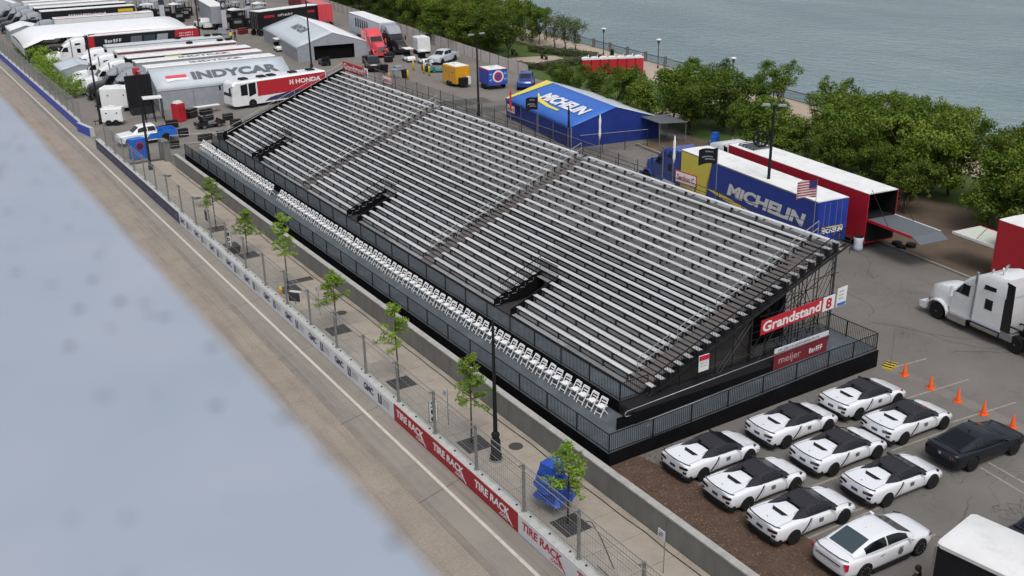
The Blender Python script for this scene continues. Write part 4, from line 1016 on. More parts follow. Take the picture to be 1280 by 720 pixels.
def saloon(name, label, mbody, L_, Wd, st, tab, xs, ws, rw, sg, glass, extras, loc, rzv, axles, wr, rim):
    r = thing(name, label, 'car', loc, rzv)
    link('body', bake_body(st, mbody, axles, wr + 0.05, Wd), r)
    obj('cabin', cabin_mesh(tab, xs, mbody), M[mbody], r, True, 50)
    obj('windscreen', top_glass(tab, ws[0], ws[1], .93), M['screen_glass'], r, True)
    obj('rear_window', top_glass(tab, rw[0], rw[1], .90), M['screen_glass' if mbody == 'mustang' else 'grey_glass'], r, True)
    for s in (-1, 1):
        for a, b in sg: obj('side_window', side_glass(tab, s, a, b, .14, .84), M['glass'], r, True)
    wheels(r, [(a, s * (Wd - .10)) for a in axles for s in (-1, 1)], wr, .23, rim)
    extras(r); return r
def sedan_ex(r):
    for s in (-1, 1):
        plate3('tail_lamp', [(-2.44, s * .74, .95), (-2.33, s * .90, .97), (-2.36, s * .905, .70), (-2.42, s * .86, .68)], (-1, 0, 0), .035, 'bright_tail', r)
        plate3('headlamp', [(2.22, s * .72, .72), (1.98, s * .90, .78), (2.02, s * .915, .70), (2.27, s * .76, .64)], (0, 0, 1), .012, 'grey_glass', r)
        mb = MB(); mb.hexa([(.78, s * .90, .95), (.92, s * .90, .95), (.90, s * 1.07, .97), (.80, s * 1.07, .97), (.78, s * .90, 1.05), (.90, s * .90, 1.05), (.88, s * 1.07, 1.07), (.80, s * 1.07, 1.07)]); obj('mirror', mb, M['car_white'], r)
        for x in (-.75, .25):
            mb = MB(); mb.box(x, x + .22, s * .945 - .012, s * .945 + .012, .80, .825); obj('door_handle', mb, M['chrome'], r)
        mb = MB(); mb.lathe([(0.14, 0), (0.14, 0.008)], 16, (0, 0, 0), 'y'); d = obj('door_emblem', mb, M['grey_text'], r); d.location = (.35, s * .945, .62)
        mb = MB(); mb.box(-1.0, 1.0, s * .90 - .04, s * .90 + .04, .14, .20); obj('sill', mb, M['black'], r)
    plate3('trunk_trim', [(-2.475, -.6, .80), (-2.475, .6, .80), (-2.485, .6, .77), (-2.485, -.6, .77)], (-1, 0, 0), .015, 'gloss_black', r)
    mb = MB(); mb.path([(-2.28, -.82, 1.035), (-2.42, -.5, 1.055), (-2.44, 0, 1.06), (-2.42, .5, 1.055), (-2.28, .82, 1.035)], .02, 6); obj('spoiler', mb, M['gloss_black'], r)
    mb = MB(); mb.hexa([(-2.46, -.75, .25), (-2.2, -.85, .2), (-2.2, .85, .2), (-2.46, .75, .25), (-2.475, -.78, .38), (-2.2, -.9, .36), (-2.2, .9, .36), (-2.475, .78, .38)]); obj('diffuser', mb, M['black'], r)
    mb = MB(); mb.hexa([(-.62, -.02, 1.45), (-.40, -.02, 1.455), (-.40, .02, 1.455), (-.62, .02, 1.45), (-.62, -.008, 1.51), (-.55, -.008, 1.51), (-.55, .008, 1.51), (-.62, .008, 1.51)]); obj('antenna', mb, M['car_white'], r)
saloon('sedan', 'white four door sedan with bright red tail lamps beside the wood chips', 'car_white', 4.92, .945,
       [(-2.47, .62, .42, .55, .78, .90, .94), (-2.43, .84, .32, .50, .82, .97, 1.00), (-2.25, .91, .22, .50, .86, 1.0, 1.04), (-1.5, .945, .17, .5, .88, .99, 1.05), (-.6, .945, .15, .48, .86, .95, 1.0), (.4, .945, .15, .48, .84, .93, .97), (1.0, .945, .15, .48, .80, .91, .95), (1.6, .94, .16, .48, .74, .86, .89), (2.05, .90, .18, .45, .64, .77, .79), (2.32, .78, .21, .42, .55, .66, .68), (2.43, .55, .26, .40, .5, .58, .60)],
       [(1.25, .97, .93, .80, .66), (.85, 1.14, .95, .84, .66), (.40, 1.36, .96, .86, .62), (0, 1.44, .97, .87, .62), (-.5, 1.455, .98, .87, .61), (-1.0, 1.41, .99, .86, .60), (-1.5, 1.24, 1.0, .82, .62), (-1.95, 1.07, 1.01, .76, .64)],
       [1.25, 1.05, .85, .6, .40, .2, 0, -.25, -.5, -.75, -1.0, -1.25, -1.5, -1.75, -1.95], (1.20, .44), (-1.02, -1.88), [(.80, -.30), (-.36, -1.42)], 'glass', sedan_ex, (28.98, 20.36, 0.006), rad(-3), (-1.47, 1.48), .35, 'steel')
def coupe_ex(r):
    for s in (-1, 1):
        for q in range(3):
            plate3('tail_lamp', [(-2.405, s * (.55 + .1 * q), .88), (-2.40 + .02 * q, s * (.61 + .1 * q), .88), (-2.41 + .02 * q, s * (.61 + .1 * q), .70), (-2.415, s * (.55 + .1 * q), .70)], (-1, 0, 0), .02, 'tail_red', r)
        mb = MB(); mb.hexa([(.62, s * .90, .93), (.76, s * .90, .93), (.74, s * 1.06, .95), (.64, s * 1.06, .95), (.62, s * .90, 1.02), (.74, s * .90, 1.02), (.72, s * 1.06, 1.04), (.64, s * 1.06, 1.04)]); obj('mirror', mb, M['mustang'], r)
        plate3('headlamp', [(2.2, s * .72, .70), (1.95, s * .88, .77), (2.0, s * .90, .70), (2.25, s * .76, .63)], (0, 0, 1), .012, 'grey_glass', r)
    mb = MB(); mb.path([(-2.26, -.80, 1.03), (-2.38, -.4, 1.05), (-2.39, 0, 1.05), (-2.38, .4, 1.05), (-2.26, .80, 1.03)], .022, 6); obj('spoiler', mb, M['mustang'], r)
    mb = MB(); mb.hexa([(-.72, -.02, 1.385), (-.55, -.02, 1.395), (-.55, .02, 1.395), (-.72, .02, 1.385), (-.74, -.008, 1.45), (-.68, -.008, 1.45), (-.68, .008, 1.45), (-.74, .008, 1.45)]); obj('antenna', mb, M['gloss_black'], r)
    mb = MB(); mb.lathe([(.07, 0), (.07, .012)], 14, (0, 0, 0), 'x'); o = obj('badge', mb, M['steel'], r); o.location = (-2.43, 0, .80)
saloon('coupe', 'dark blue black fastback coupe parked beside the orange cones', 'mustang', 4.8, .95,
       [(-2.42, .62, .42, .55, .78, .90, .94), (-2.38, .86, .32, .50, .82, .97, 1.00), (-2.2, .93, .22, .50, .86, 1.0, 1.03), (-1.4, .955, .17, .5, .88, .98, 1.03), (-.6, .945, .15, .48, .84, .93, .97), (.4, .94, .15, .48, .82, .91, .95), (.9, .945, .15, .48, .80, .91, .96), (1.5, .95, .16, .48, .76, .88, .93), (2.0, .91, .18, .45, .66, .80, .84), (2.28, .80, .21, .42, .55, .68, .70), (2.38, .58, .26, .40, .5, .58, .60)],
       [(1.05, .96, .92, .80, .66), (.65, 1.13, .94, .84, .66), (.25, 1.31, .95, .85, .62), (-.1, 1.37, .96, .86, .61), (-.5, 1.38, .97, .86, .60), (-1.0, 1.30, .99, .84, .60), (-1.5, 1.17, 1.0, .80, .62), (-2.0, 1.05, 1.01, .74, .64)],
       [1.05, .85, .65, .45, .25, .1, -.1, -.3, -.5, -.75, -1.0, -1.25, -1.5, -1.75, -2.0], (1.0, .28), (-.85, -1.92), [(.62, -.62), (-.68, -1.12)], 'glass', coupe_ex, (38.75, 22.75, 0.006), rad(-4), (-1.34, 1.38), .36, 'gloss_black')

# ------------------------------------------------------------------ lorries
def truck_wheels(root, spots, r=0.50, w=0.30, rim='steel', dual=False):
    t_ = MB(); t_.lathe([(r * .58, -w / 2), (r * .93, -w / 2), (r, -w * .38), (r, w * .38), (r * .93, w / 2), (r * .58, w / 2)], 22, (0, 0, 0), 'y')
    tm = t_.mesh('tyre', M['rubber'], True); tm.set_sharp_from_angle(angle=rad(40))
    k = MB(); k.lathe([(r * .60, -w * .4), (r * .56, w * .12), (r * .30, w * .02), (r * .26, w * .45), (.05, w * .50)], 16, (0, 0, 0), 'y'); k.lathe([(r * .56, w * .36), (r * .60, w * .46), (r * .60, w * .2)], 16, (0, 0, 0), 'y')
    rm = k.mesh('rim', M[rim], True)
    for x, y in spots:
        o = link('wheel', tm, root); o.location = (x, y, r)
        if y < 0: o.rotation_euler = (0, 0, PI)
        link('rim', rm, o)
def tractor(label, loc, heading, paint='truck_white', fairing='truck_white', group=None, roof_h=3.95, detail=True, dark_fair=False, nose='long'):
    """sleeper tractor: x forward, front bumper at x = 3.6, rear of the frame at x = -4.2"""
    r = thing('semi_tractor', label, 'truck', loc, heading, group)
    b = MB()   # bonnet
    rg = []
    for x, w, z0, z1, z2 in ((1.55, .98, 1.0, 1.72, 2.12), (2.2, .94, .95, 1.66, 2.05), (2.9, .86, .90, 1.55, 1.93), (3.3, .74, .80, 1.40, 1.78), (3.45, .60, .78, 1.30, 1.62)):
        rg.append([(x, -w, z0), (x, -w, z1), (x, -w * .80, z2), (x, 0, z2 + .04), (x, w * .80, z2), (x, w, z1), (x, w, z0)])
    b.loft(rg); obj('bonnet', b, M[paint], r, True, 35)
    b = MB(); b.box(3.40, 3.52, -.50, .50, .85, 1.62); obj('grille', b, M['chrome'], r)
    b = MB(); b.prism([(3.30, .32), (3.72, .38), (3.74, .72), (3.30, .78)], 'y', -1.15, 1.15); obj('bumper', b, M[paint], r)
    for s in (-1, 1):
        rg = []
        for k in range(9):
            a = PI * (k / 8); x = 2.45 + .78 * math.cos(a); z = .52 + .72 * math.sin(a)
            rg.append([(x, s * .78, z), (x, s * 1.20, z - .03), (x * .96 + 2.45 * .04, s * 1.20, z - .10), (x * .96 + 2.45 * .04, s * .78, z - .08)])
        b = MB(); b.loft(rg); obj('mudguard', b, M[paint], r, True, 40)
        plate3('headlamp', [(3.25, s * .80, 1.05), (3.12, s * 1.12, 1.05), (3.02, s * 1.14, .82), (3.22, s * .84, .80)], (1, 0, 0), .03, 'grey_glass', r)
    b = MB(); b.hexa([(.15, -1.12, .75), (1.62, -1.05, .75), (1.62, 1.05, .75), (.15, 1.12, .75), (.15, -1.12, 2.0), (1.60, -1.05, 2.02), (1.60, 1.05, 2.02), (.15, 1.12, 2.0)])
    b.hexa([(.15, -1.12, 2.0), (1.60, -1.05, 2.02), (1.60, 1.05, 2.02), (.15, 1.12, 2.0), (.15, -1.05, 2.95), (.85, -.98, 2.90), (.85, .98, 2.90), (.15, 1.05, 2.95)]); obj('cab', b, M[paint], r)
    plate3('windscreen', [(1.56, -.92, 2.08), (1.56, .92, 2.08), (.92, .86, 2.82), (.92, -.86, 2.82)], (.75, 0, .6), .012, 'glass', r)
    for s in (-1, 1):
        plate3('side_window', [(1.42, s * 1.055, 2.10), (.42, s * 1.115, 2.10), (.42, s * 1.06, 2.72), (.90, s * 1.025, 2.74)], (0, s, .05), .012, 'glass', r)
        b = MB(); b.box(1.35, 1.43, s * 1.38 - .1, s * 1.38 + .1, 1.85, 2.5); b.bar((1.35, s * 1.05, 2.2), (1.39, s * 1.35, 2.2), .04); obj('mirror', b, M[paint if not dark_fair else 'black'], r)
        b = MB(); b.box(.2, 1.5, s * 1.17 - .14, s * 1.17 + .14, .42, .80); obj('step', b, M['chrome'], r)
        b = MB(); b.tube((-1.9, s * 1.0, .75), (-.1, s * 1.0, .75), .31, n=14); obj('fuel_tank', b, M['chrome'], r, True, 40)
        b = MB(); b.tube((-.02, s * 1.20, 1.0), (-.02, s * 1.20, 3.75), .075, n=8); obj('exhaust_stack', b, M['chrome'], r, True, 40)
    # sleeper with curved roof fairing
    b = MB(); b.hexa([(-1.95, -1.18, .85), (.15, -1.18, .85), (.15, 1.18, .85), (-1.95, 1.18, .85), (-1.95, -1.18, 2.95), (.15, -1.15, 2.95), (.15, 1.15, 2.95), (-1.95, 1.18, 2.95)]); obj('sleeper', b, M[paint], r)
    rg = []
    for x, z, w in ((1.0, 2.86, .92), (.75, 3.08, 1.02), (.35, 3.36, 1.10), (-.2, 3.65, 1.15), (-.9, 3.86, 1.17), (-1.5, roof_h - .02, 1.18), (-2.0, roof_h, 1.18)):
        z0 = 2.80
        rg.append([(x, -w, z0), (x, -w, max(z0 + .02, z - .22)), (x, -w * .88, z), (x, w * .88, z), (x, w, max(z0 + .02, z - .22)), (x, w, z0)])
    b = MB(); b.loft(rg); obj('roof_fairing', b, M[fairing], r, True, 40)
    for s in (-1, 1):
        plate3('sleeper_window', [(-.75, s * 1.182, 1.85), (-1.25, s * 1.182, 1.85), (-1.25, s * 1.182, 2.45), (-.75, s * 1.182, 2.45)], (0, s, 0), .012, 'glass', r)
        plate3('sleeper_window', [(-.55, s * 1.182, 2.95), (-1.35, s * 1.182, 3.0), (-1.35, s * 1.182, 3.22), (-.6, s * 1.182, 3.22)], (0, s, 0), .012, 'glass', r)
        b = MB(); b.hexa([(-2.55, s * 1.16, 1.0), (-1.95, s * 1.18, 1.0), (-1.95, s * 1.15, 1.0), (-2.55, s * 1.13, 1.0), (-2.45, s * 1.16, 3.7), (-1.95, s * 1.18, 3.8), (-1.95, s * 1.15, 3.8), (-2.45, s * 1.13, 3.7)]); obj('side_fairing', b, M['gloss_black' if fairing == 'truck_white' else fairing], r)
    for s in (-1, 1):
        b = MB(); b.box(-4.3, 3.2, s * .42 - .06, s * .42 + .06, .80, 1.08); obj('chassis_rail', b, M['black'], r)
    b = MB(); b.lathe([(.5, 1.10), (.5, 1.22)], 14, (-3.1, 0, 0)); obj('coupling', b, M['dark_steel'], r)
    b = MB(); b.box(-2.6, -2.1, -1.05, 1.05, .7, 1.05); b.box(-2.75, -1.95, .55, 1.15, .55, .95); b.box(-2.75, -1.95, -1.15, -.55, .55, .95); obj('deck_plate', b, M['steel'], r)
    truck_wheels(r, [(2.45, 1.02), (2.45, -1.02), (-2.95, .98), (-2.95, -.98), (-4.15, .98), (-4.15, -.98)], rim='chrome')
    return r
def trailer(label, loc, heading, L_=16.0, side='truck_white', roof='roof_white', h=4.1, w=2.6, group=None, rear=None, z0=1.05, frontcol=None, name='box_trailer', ax=(-6.2, -5.0), open_rear=False):
    """box trailer: x forward, centred"""
    r = thing(name, label, 'trailer', loc, heading, group)
    a = L_ / 2; b = MB()
    if open_rear:
        for s in (-1, 1): b.box(-a, a, s * w / 2 - .03, s * w / 2 + .03, z0, h - .06)
        b.box(-a, a, -w / 2 + .03, w / 2 - .03, z0, z0 + .12); b.box(a - .05, a, -w / 2 + .03, w / 2 - .03, z0 + .12, h - .06)
        obj('body', b, M[side], r)
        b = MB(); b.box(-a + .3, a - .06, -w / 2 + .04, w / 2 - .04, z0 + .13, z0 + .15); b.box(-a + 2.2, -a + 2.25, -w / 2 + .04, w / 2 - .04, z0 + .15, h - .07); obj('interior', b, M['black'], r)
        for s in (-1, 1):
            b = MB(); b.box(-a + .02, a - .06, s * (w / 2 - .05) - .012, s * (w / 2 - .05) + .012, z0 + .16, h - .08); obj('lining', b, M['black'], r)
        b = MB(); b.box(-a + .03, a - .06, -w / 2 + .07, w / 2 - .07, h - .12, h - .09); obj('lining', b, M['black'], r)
    else:
        b.box(-a, a, -w / 2, w / 2, z0, h - .06); obj('body', b, M[side], r)
    b = MB(); b.prism([(-w / 2 - .012, h - .06), (w / 2 + .012, h - .06), (w / 2 - .05, h - .005), (0, h + .02), (-w / 2 + .05, h - .005)], 'x', -a - .01, a + .01); obj('roof', b, M[roof], r)
    for s in (-1, 1):
        b = MB(); b.box(-a, a, s * (w / 2 + .004) - .012, s * (w / 2 + .004) + .012, h - .14, h - .045); obj('top_rail', b, M['steel'], r)
        b = MB(); b.box(-a + .02, a, s * (w / 2 + .004) - .012, s * (w / 2 + .004) + .012, z0 - .02, z0 + .10); obj('bottom_rail', b, M['steel'], r)
    zu = min(.45, z0 - .2); b = MB(); b.box(-a + .6, -a + 4.5, -.5, .5, min(.75, z0 - .12), z0 - .02); b.box(-a + 4.5, a - 3.5, -1.1, 1.1, zu, z0 - .02); obj('underframe', b, M['black'], r)
    truck_wheels(r, [(x, s * 1.0) for x in ax for s in (-1, 1)])
    for s in (-1, 1):
        b = MB(); b.box(a - 3.3, a - 3.15, s * .9 - .08, s * .9 + .08, .02, z0); obj('landing_leg', b, M['dark_steel'], r)
    if rear is None and not open_rear:
        for s in (-1, 1):
            b = MB(); b.box(-a - .025, -a - .004, min(s * .03, s * (w / 2 - .06)), max(s * .03, s * (w / 2 - .06)), z0 + .08, h - .15); obj('rear_door', b, M[side], r)
        for s in (-.75, -.3, .3, .75):
            b = MB(); b.tube((-a - .04, s, z0 + .1), (-a - .04, s, h - .2), .018, n=5); obj('lock_rod', b, M['steel'], r)
    return r
def side_panel(root, name, a0, a1, z0, z1, s, m, w=2.6, slant=0.0, off=0.0):
    y = s * (w / 2 + .006 + off)
    return plate3(name, [(a0, y, z0), (a1, y, z0), (a1 + slant, y, z1), (a0 + slant, y, z1)], (0, s, 0), .006, m, root)

# pair behind the grandstand: headings run along the car park (towards +Y, turned 7.5 degrees)
HD = PI / 2 - LOT
def mid(p, q): return ((p[0] + q[0]) / 2, (p[1] + q[1]) / 2)
# blue and yellow trailer: near side top edge (54.27,60.45)-(51.92,44.23)
dx, dy = math.cos(HD), math.sin(HD); nx_, ny_ = dy, -dx       # right-hand normal
c = (53.10 + nx_ * 1.3, 52.34 + ny_ * 1.3)
tr = trailer('trailer with yellow nose and blue side with white lettering behind the stand', (c[0], c[1], 0), HD, 16.2, 'blue', 'roof_white')
# left side (y>0) faces the stand
side_panel(tr, 'yellow_panel', 4.55, 8.1, 1.1, 4.0, 1, 'pale_yellow', slant=0.9 * 0)
plate3('yellow_panel', [(4.55, 1.308, 1.10), (4.55, 1.308, 3.98), (3.95, 1.308, 3.98), (4.85, 1.308, 1.1)], (0, 1, 0), .006, 'pale_yellow', tr)
plate3('yellow_swoosh', [(5.2, 1.309, 1.85), (2.0, 1.309, 1.45), (-1.5, 1.309, 1.22), (-4.0, 1.309, 1.16), (-1.5, 1.309, 1.42), (2.0, 1.309, 1.78)], (0, 1, 0), .006, 'pale_yellow', tr)
text_part('MiCHELIN', (1.9, 1.31, 1.95), (-8.9, 0, 0), (0, 0, 0.95), M['white_text'], tr, bold=0.05, shear=0.18, off=0.008)
text_part('MICHELIN', (-8.13, 0.95, 1.75), (0, -1.9, 0), (0, 0, 0.34), M['white_text'], tr, bold=0.04, shear=0.15, off=0.03)
mb = MB(); mb.box(-8.16, -8.13, -.95, .9, 2.13, 2.19); obj('yellow_line', mb, M['pale_yellow'], tr)
tractor('deep blue sleeper tractor coupled to the blue and yellow trailer', (c[0] + dx * 10.9, c[1] + dy * 10.9, 0), HD, 'tractor_blue', 'tractor_blue', roof_h=3.7)
c = (57.29 + nx_ * 1.3, 51.5 + ny_ * 1.3)
tr = trailer('red sided white roofed race trailer with its rear open', (c[0], c[1], 0), HD, 15.9, 'red', 'roof_white', open_rear=True, z0=.5)
b = MB(); b.box(5.3, 7.3, -.9, .9, 4.03, 4.16); obj('roof_platform', b, M['grey_text'], tr)
for k in range(5):
    b = MB(); b.bar((5.3 + k * .45, -.9, 4.3), (5.3 + k * .45, .9, 4.3), .05); b.bar((5.3 + k * .45, -.9, 4.1), (5.3 + k * .45, -.9, 4.3), .05); b.bar((5.3 + k * .45, .9, 4.1), (5.3 + k * .45, .9, 4.3), .05); obj('roof_rack', b, M['dark_steel'], tr)
side_panel(tr, 'white_check', -6.75, -5.65, 1.9, 2.75, 1, 'green_white'); side_panel(tr, 'white_check', -7.7, -6.75, 1.05, 1.9, 1, 'green_white')
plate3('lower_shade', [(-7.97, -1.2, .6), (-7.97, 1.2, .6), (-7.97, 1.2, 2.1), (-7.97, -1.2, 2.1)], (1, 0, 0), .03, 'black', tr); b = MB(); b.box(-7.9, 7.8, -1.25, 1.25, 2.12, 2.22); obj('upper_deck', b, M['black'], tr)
tractor('white sleeper tractor coupled to the red and white race trailer', (c[0] + dx * 10.8, c[1] + dy * 10.8, 0), HD, roof_h=3.9)
def ramp(label, x, y, z, m, w=2.5, l=4.9, flap=None, edge='red', hd=HD):
    r = thing('lift_gate', label, 'ramp', (x, y, z), hd)
    b = MB(); b.box(-l, 0, -w / 2, w / 2, -.06, 0); obj('platform', b, M[m], r)
    for s in (-1, 1):
        b = MB(); b.box(-l, 0, s * w / 2 - .04, s * w / 2 + .04, -.14, .03); obj('edge', b, M['plastic_white'] if s < 0 else M[edge], r)
        b = MB(); b.tube((-l * .45, s * (w / 2 - .1), .02), (-.02, s * (w / 2 - .1), 2.1), .02, n=5); obj('chain', b, M['black'], r)
    for q in ():
        b = MB(); b.box(-l * q - .05, -l * q + .05, -w / 2 + .1, w / 2 - .1, -z + .03, -.07); obj('prop', b, M['dark_steel'], r)
    if flap:
        b = MB(); b.hexa([(-l - .75, -w / 2, -.40), (-l, -w / 2, -.06), (-l, w / 2, -.06), (-l - .75, w / 2, -.40), (-l - .75, -w / 2, -.36), (-l, -w / 2, -.005), (-l, w / 2, -.005), (-l - .75, w / 2, -.36)]); obj('flap', b, M[flap], r)
    return r
ramp('grey lift gate lowered level behind the open red race trailer', c[0] - dx * 7.95, c[1] - dy * 7.95, 2.25, 'grey_text', l=4.1, flap='grey_text')
# red trailer at the right edge with pale ramp
c2 = (58.62, 27.4)
rt = trailer('plain red trailer with white roof beside the white sleeper tractor', (c2[0], c2[1], 0), -PI / 2 - LOT, 15.6, 'red', 'roof_white', open_rear=True, z0=.5)
ramp('pale lift gate let down behind the plain red trailer', c2[0] + dx * 7.85, c2[1] + dy * 7.85, 2.25, 'green_white', l=3.4, hd=HD + PI)
# white tractor in the open yard with flat bed behind
wx, wy = 50.72, 29.75
wt = tractor('large white sleeper tractor parked alone on the open asphalt', (wx + 0.40, wy + 1.05, 0), rad(90 - 6.8), roof_h=3.9)
for q in range(5):
    b = MB(); b.lathe([(.03, 0), (.07, .1), (.05, .16)], 8, (-.3 - .25 * (q % 3), -.7 + .35 * q, 3.72)); obj('roof_lamp', b, M['chrome'], wt)
b = MB(); b.tube((-1.1, .5, 3.9), (-1.35, .9, 4.35), .06, n=8); obj('air_horn', b, M['chrome'], wt)
b = MB(); b.box(-4.6, -3.7, -1.2, 1.2, 1.1, 3.6); obj('headboard', b, M['steel'], wt)
# ------------------------------------------------------------------ tents
def gable_tent(label, loc, heading, L_, Wd, eave, ridge, roof_m, wall_m, open_end=None, group=None, roof2=None, frame_walls=True):
    """ridge along local x, centred"""
    r = thing('frame_tent', label, 'tent', loc, heading, group)
    a, w = L_ / 2, Wd / 2
    for s, mm in ((1, roof_m), (-1, roof2 or roof_m)):
        rows = []
        for k in range(9):
            x = -a - .06 + (L_ + .12) * k / 8
            sag = .05 * math.sin(PI * (k % 2)) if False else (0.035 if k % 2 else 0)
            rows.append([(x, s * (w + .06) * q / 4, ridge - (ridge - eave) * q / 4 - sag * (1 if 0 < q < 4 else 0)) for q in range(5)])
        mb = MB(); mb.sheet(rows)
        o = obj('roof', mb, M[mm], r, True)
        sm_ = o.modifiers.new('t', 'SOLIDIFY'); sm_.thickness = 0.03
        mb = MB(); mb.box(-a - .06, a + .06, s * (w + .06) - .012, s * (w + .06) + .012, eave - .24, eave - .005); obj('valance', mb, M[mm], r)
        n_ = max(2, round(L_ / 4))
        for k in range(n_):
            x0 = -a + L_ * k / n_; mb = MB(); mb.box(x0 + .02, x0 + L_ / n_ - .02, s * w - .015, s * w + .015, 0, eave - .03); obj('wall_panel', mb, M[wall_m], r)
        for k in range(n_ + 1):
            mb = MB(); mb.box(-a + L_ * k / n_ - .04, -a + L_ * k / n_ + .04, s * w - .05, s * w + .05, 0, eave); obj('post', mb, M['steel'], r)
    for s in (-1, 1):
        if open_end == s:
            for q in (-1, 1):
                mb = MB(); mb.prism([(q * w, 0), (q * w * .55, 0), (q * w * .55, eave), (q * w, eave)], 'x', s * a - .015, s * a + .015); obj('gable_panel', mb, M[wall_m], r)
            mb = MB(); mb.prism([(-w, eave), (w, eave), (0, ridge)], 'x', s * a - .012, s * a + .012); obj('gable_panel', mb, M[wall_m], r)
            mb = MB(); mb.box(s * (a - .5) - .02, s * (a - .5) + .02, -w * .54, w * .54, 0, eave); obj('dark_entry', mb, M['black_fabric'], r)
        else:
            mb = MB(); mb.prism([(-w, 0), (w, 0), (w, eave - .02), (0, ridge - .02), (-w, eave - .02)], 'x', s * a - .015, s * a + .015); obj('gable_panel', mb, M[wall_m], r)
    return r
# blue hospitality tent behind the stand: ridge from (61.5,78.3) to (64.0,94.0)
ta = math.atan2(94.0 - 78.3, 64.0 - 61.5)
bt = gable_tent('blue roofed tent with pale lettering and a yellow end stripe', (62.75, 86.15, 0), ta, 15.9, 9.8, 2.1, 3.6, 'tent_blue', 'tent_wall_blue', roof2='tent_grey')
def on_roof(x, q, off=.03, w=4.96, e=2.1, rd=3.6): return Vector((x, w * q, rd - (rd - e) * q + off))
mb = MB(); mb.hexa([on_roof(6.3, 0, .012), on_roof(8.0, 0, .012), on_roof(8.0, 1, .012), on_roof(7.5, 1, .012), on_roof(6.3, 0, .03), on_roof(8.0, 0, .03), on_roof(8.0, 1, .03), on_roof(7.5, 1, .03)]); obj('yellow_stripe', mb, M['pale_yellow'], bt)
text_part('MICHELIN', on_roof(3.6, .62, .05), on_roof(-6.2, .62, .05) - on_roof(3.6, .62, .05), on_roof(3.6, .33, .05) - on_roof(3.6, .62, .05), M['white_text'], bt, bold=.05, shear=.12)
mb = MB(); mb.add([on_roof(5.2, .46, .045), on_roof(3.0, .60, .045), on_roof(0.2, .68, .045), on_roof(-2.4, .70, .045), on_roof(-2.4, .75, .045), on_roof(.2, .76, .045), on_roof(3.2, .70, .045)], [(0, 1, 2, 3, 4, 5, 6)]); obj('yellow_swoosh', mb, M['pale_yellow'], bt)
s = board('section_sign', 'white framed red lettered section sign on the blue tent wall', 'sign', (58.4, 93.4, 1.0), (-0.32, -2.0, 0), (0, 0, 0.85), 'sign_red')
mb = MB(); mb.hexa([(58.38, 93.3, 1.07), (58.08, 91.48, 1.07), (58.06, 91.48, 1.07), (58.36, 93.3, 1.07), (58.38, 93.3, 1.78), (58.08, 91.48, 1.78), (58.06, 91.48, 1.78), (58.36, 93.3, 1.78)]); pn = obj('panel', mb, M['plastic_white'], s)
text_part('Section B', (58.34, 93.15, 1.2), (-.245, -1.55, 0), (0, 0, .4), M['red_text'], pn, bold=.03, off=.02)
# canopy at the tent's near end
r = thing('side_canopy', 'grey open sided canopy on poles beside the blue tent', 'canopy', (65.6, 76.0, 0), -LOT)
mb = MB(); mb.hexa([(-1.6, -1.8, 2.3), (1.6, -1.8, 2.1), (1.6, 1.8, 2.1), (-1.6, 1.8, 2.3), (-1.6, -1.8, 2.36), (1.6, -1.8, 2.16), (1.6, 1.8, 2.16), (-1.6, 1.8, 2.36)]); obj('roof', mb, M['grey_text'], r)
for q in (-1.75, 1.75):
    mb = MB(); mb.bar((-1.65, q, 2.38), (1.65, q, 2.18), .07, .05); obj('edge_rail', mb, M['steel'], r)
for x, y in ((-1.5, -1.7), (1.5, -1.7), (1.5, 1.7), (-1.5, 1.7)):
    mb = MB(); mb.tube((x, y, 0), (x, y, 2.2), .03); obj('pole', mb, M['steel'], r)
# pale tent in the paddock with open end
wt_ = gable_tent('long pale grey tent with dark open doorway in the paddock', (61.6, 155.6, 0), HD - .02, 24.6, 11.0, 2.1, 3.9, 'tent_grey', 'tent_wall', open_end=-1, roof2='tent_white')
text_part('INDYCAR', Vector((3.5, 2.9, 3.02)), Vector((-7.5, 0, 0)), Vector((0, -1.4, .46)), M['grey_text'], wt_, bold=.03, off=.04)
# lettered tent beside the bus: ridge along X
it = gable_tent('grey tent with dark block lettering and red white emblem on its roof', (36.7, 124.9, 0), rad(178.0), 16.2, 7.0, 2.45, 4.3, 'tent_grey', 'tent_wall', roof2='tent_white')
# local x points to -X; +y local points to -Y (towards the stand)
def ir(x, q, off=.04): return Vector((x, 3.56 * q, 4.3 - 1.85 * q + off))
text_part('INDYCAR', ir(3.6, .72), ir(-6.9, .72) - ir(3.6, .72), ir(3.6, .34) - ir(3.6, .72), M['grey_text'], it, bold=.05)
mb = MB(); mb.add([ir(6.6, .42), ir(4.2, .42), ir(4.2, .58), ir(6.6, .56)], [(0, 1, 2, 3)]); obj('emblem', mb, M['pink_red'], it)
mb = MB(); mb.add([ir(6.7, .56, .045), ir(4.1, .58, .045), ir(4.1, .70, .045), ir(5.4, .66, .045), ir(6.6, .72, .045)], [(0, 1, 2, 3, 4)]); obj('emblem', mb, M['plastic_white'], it)

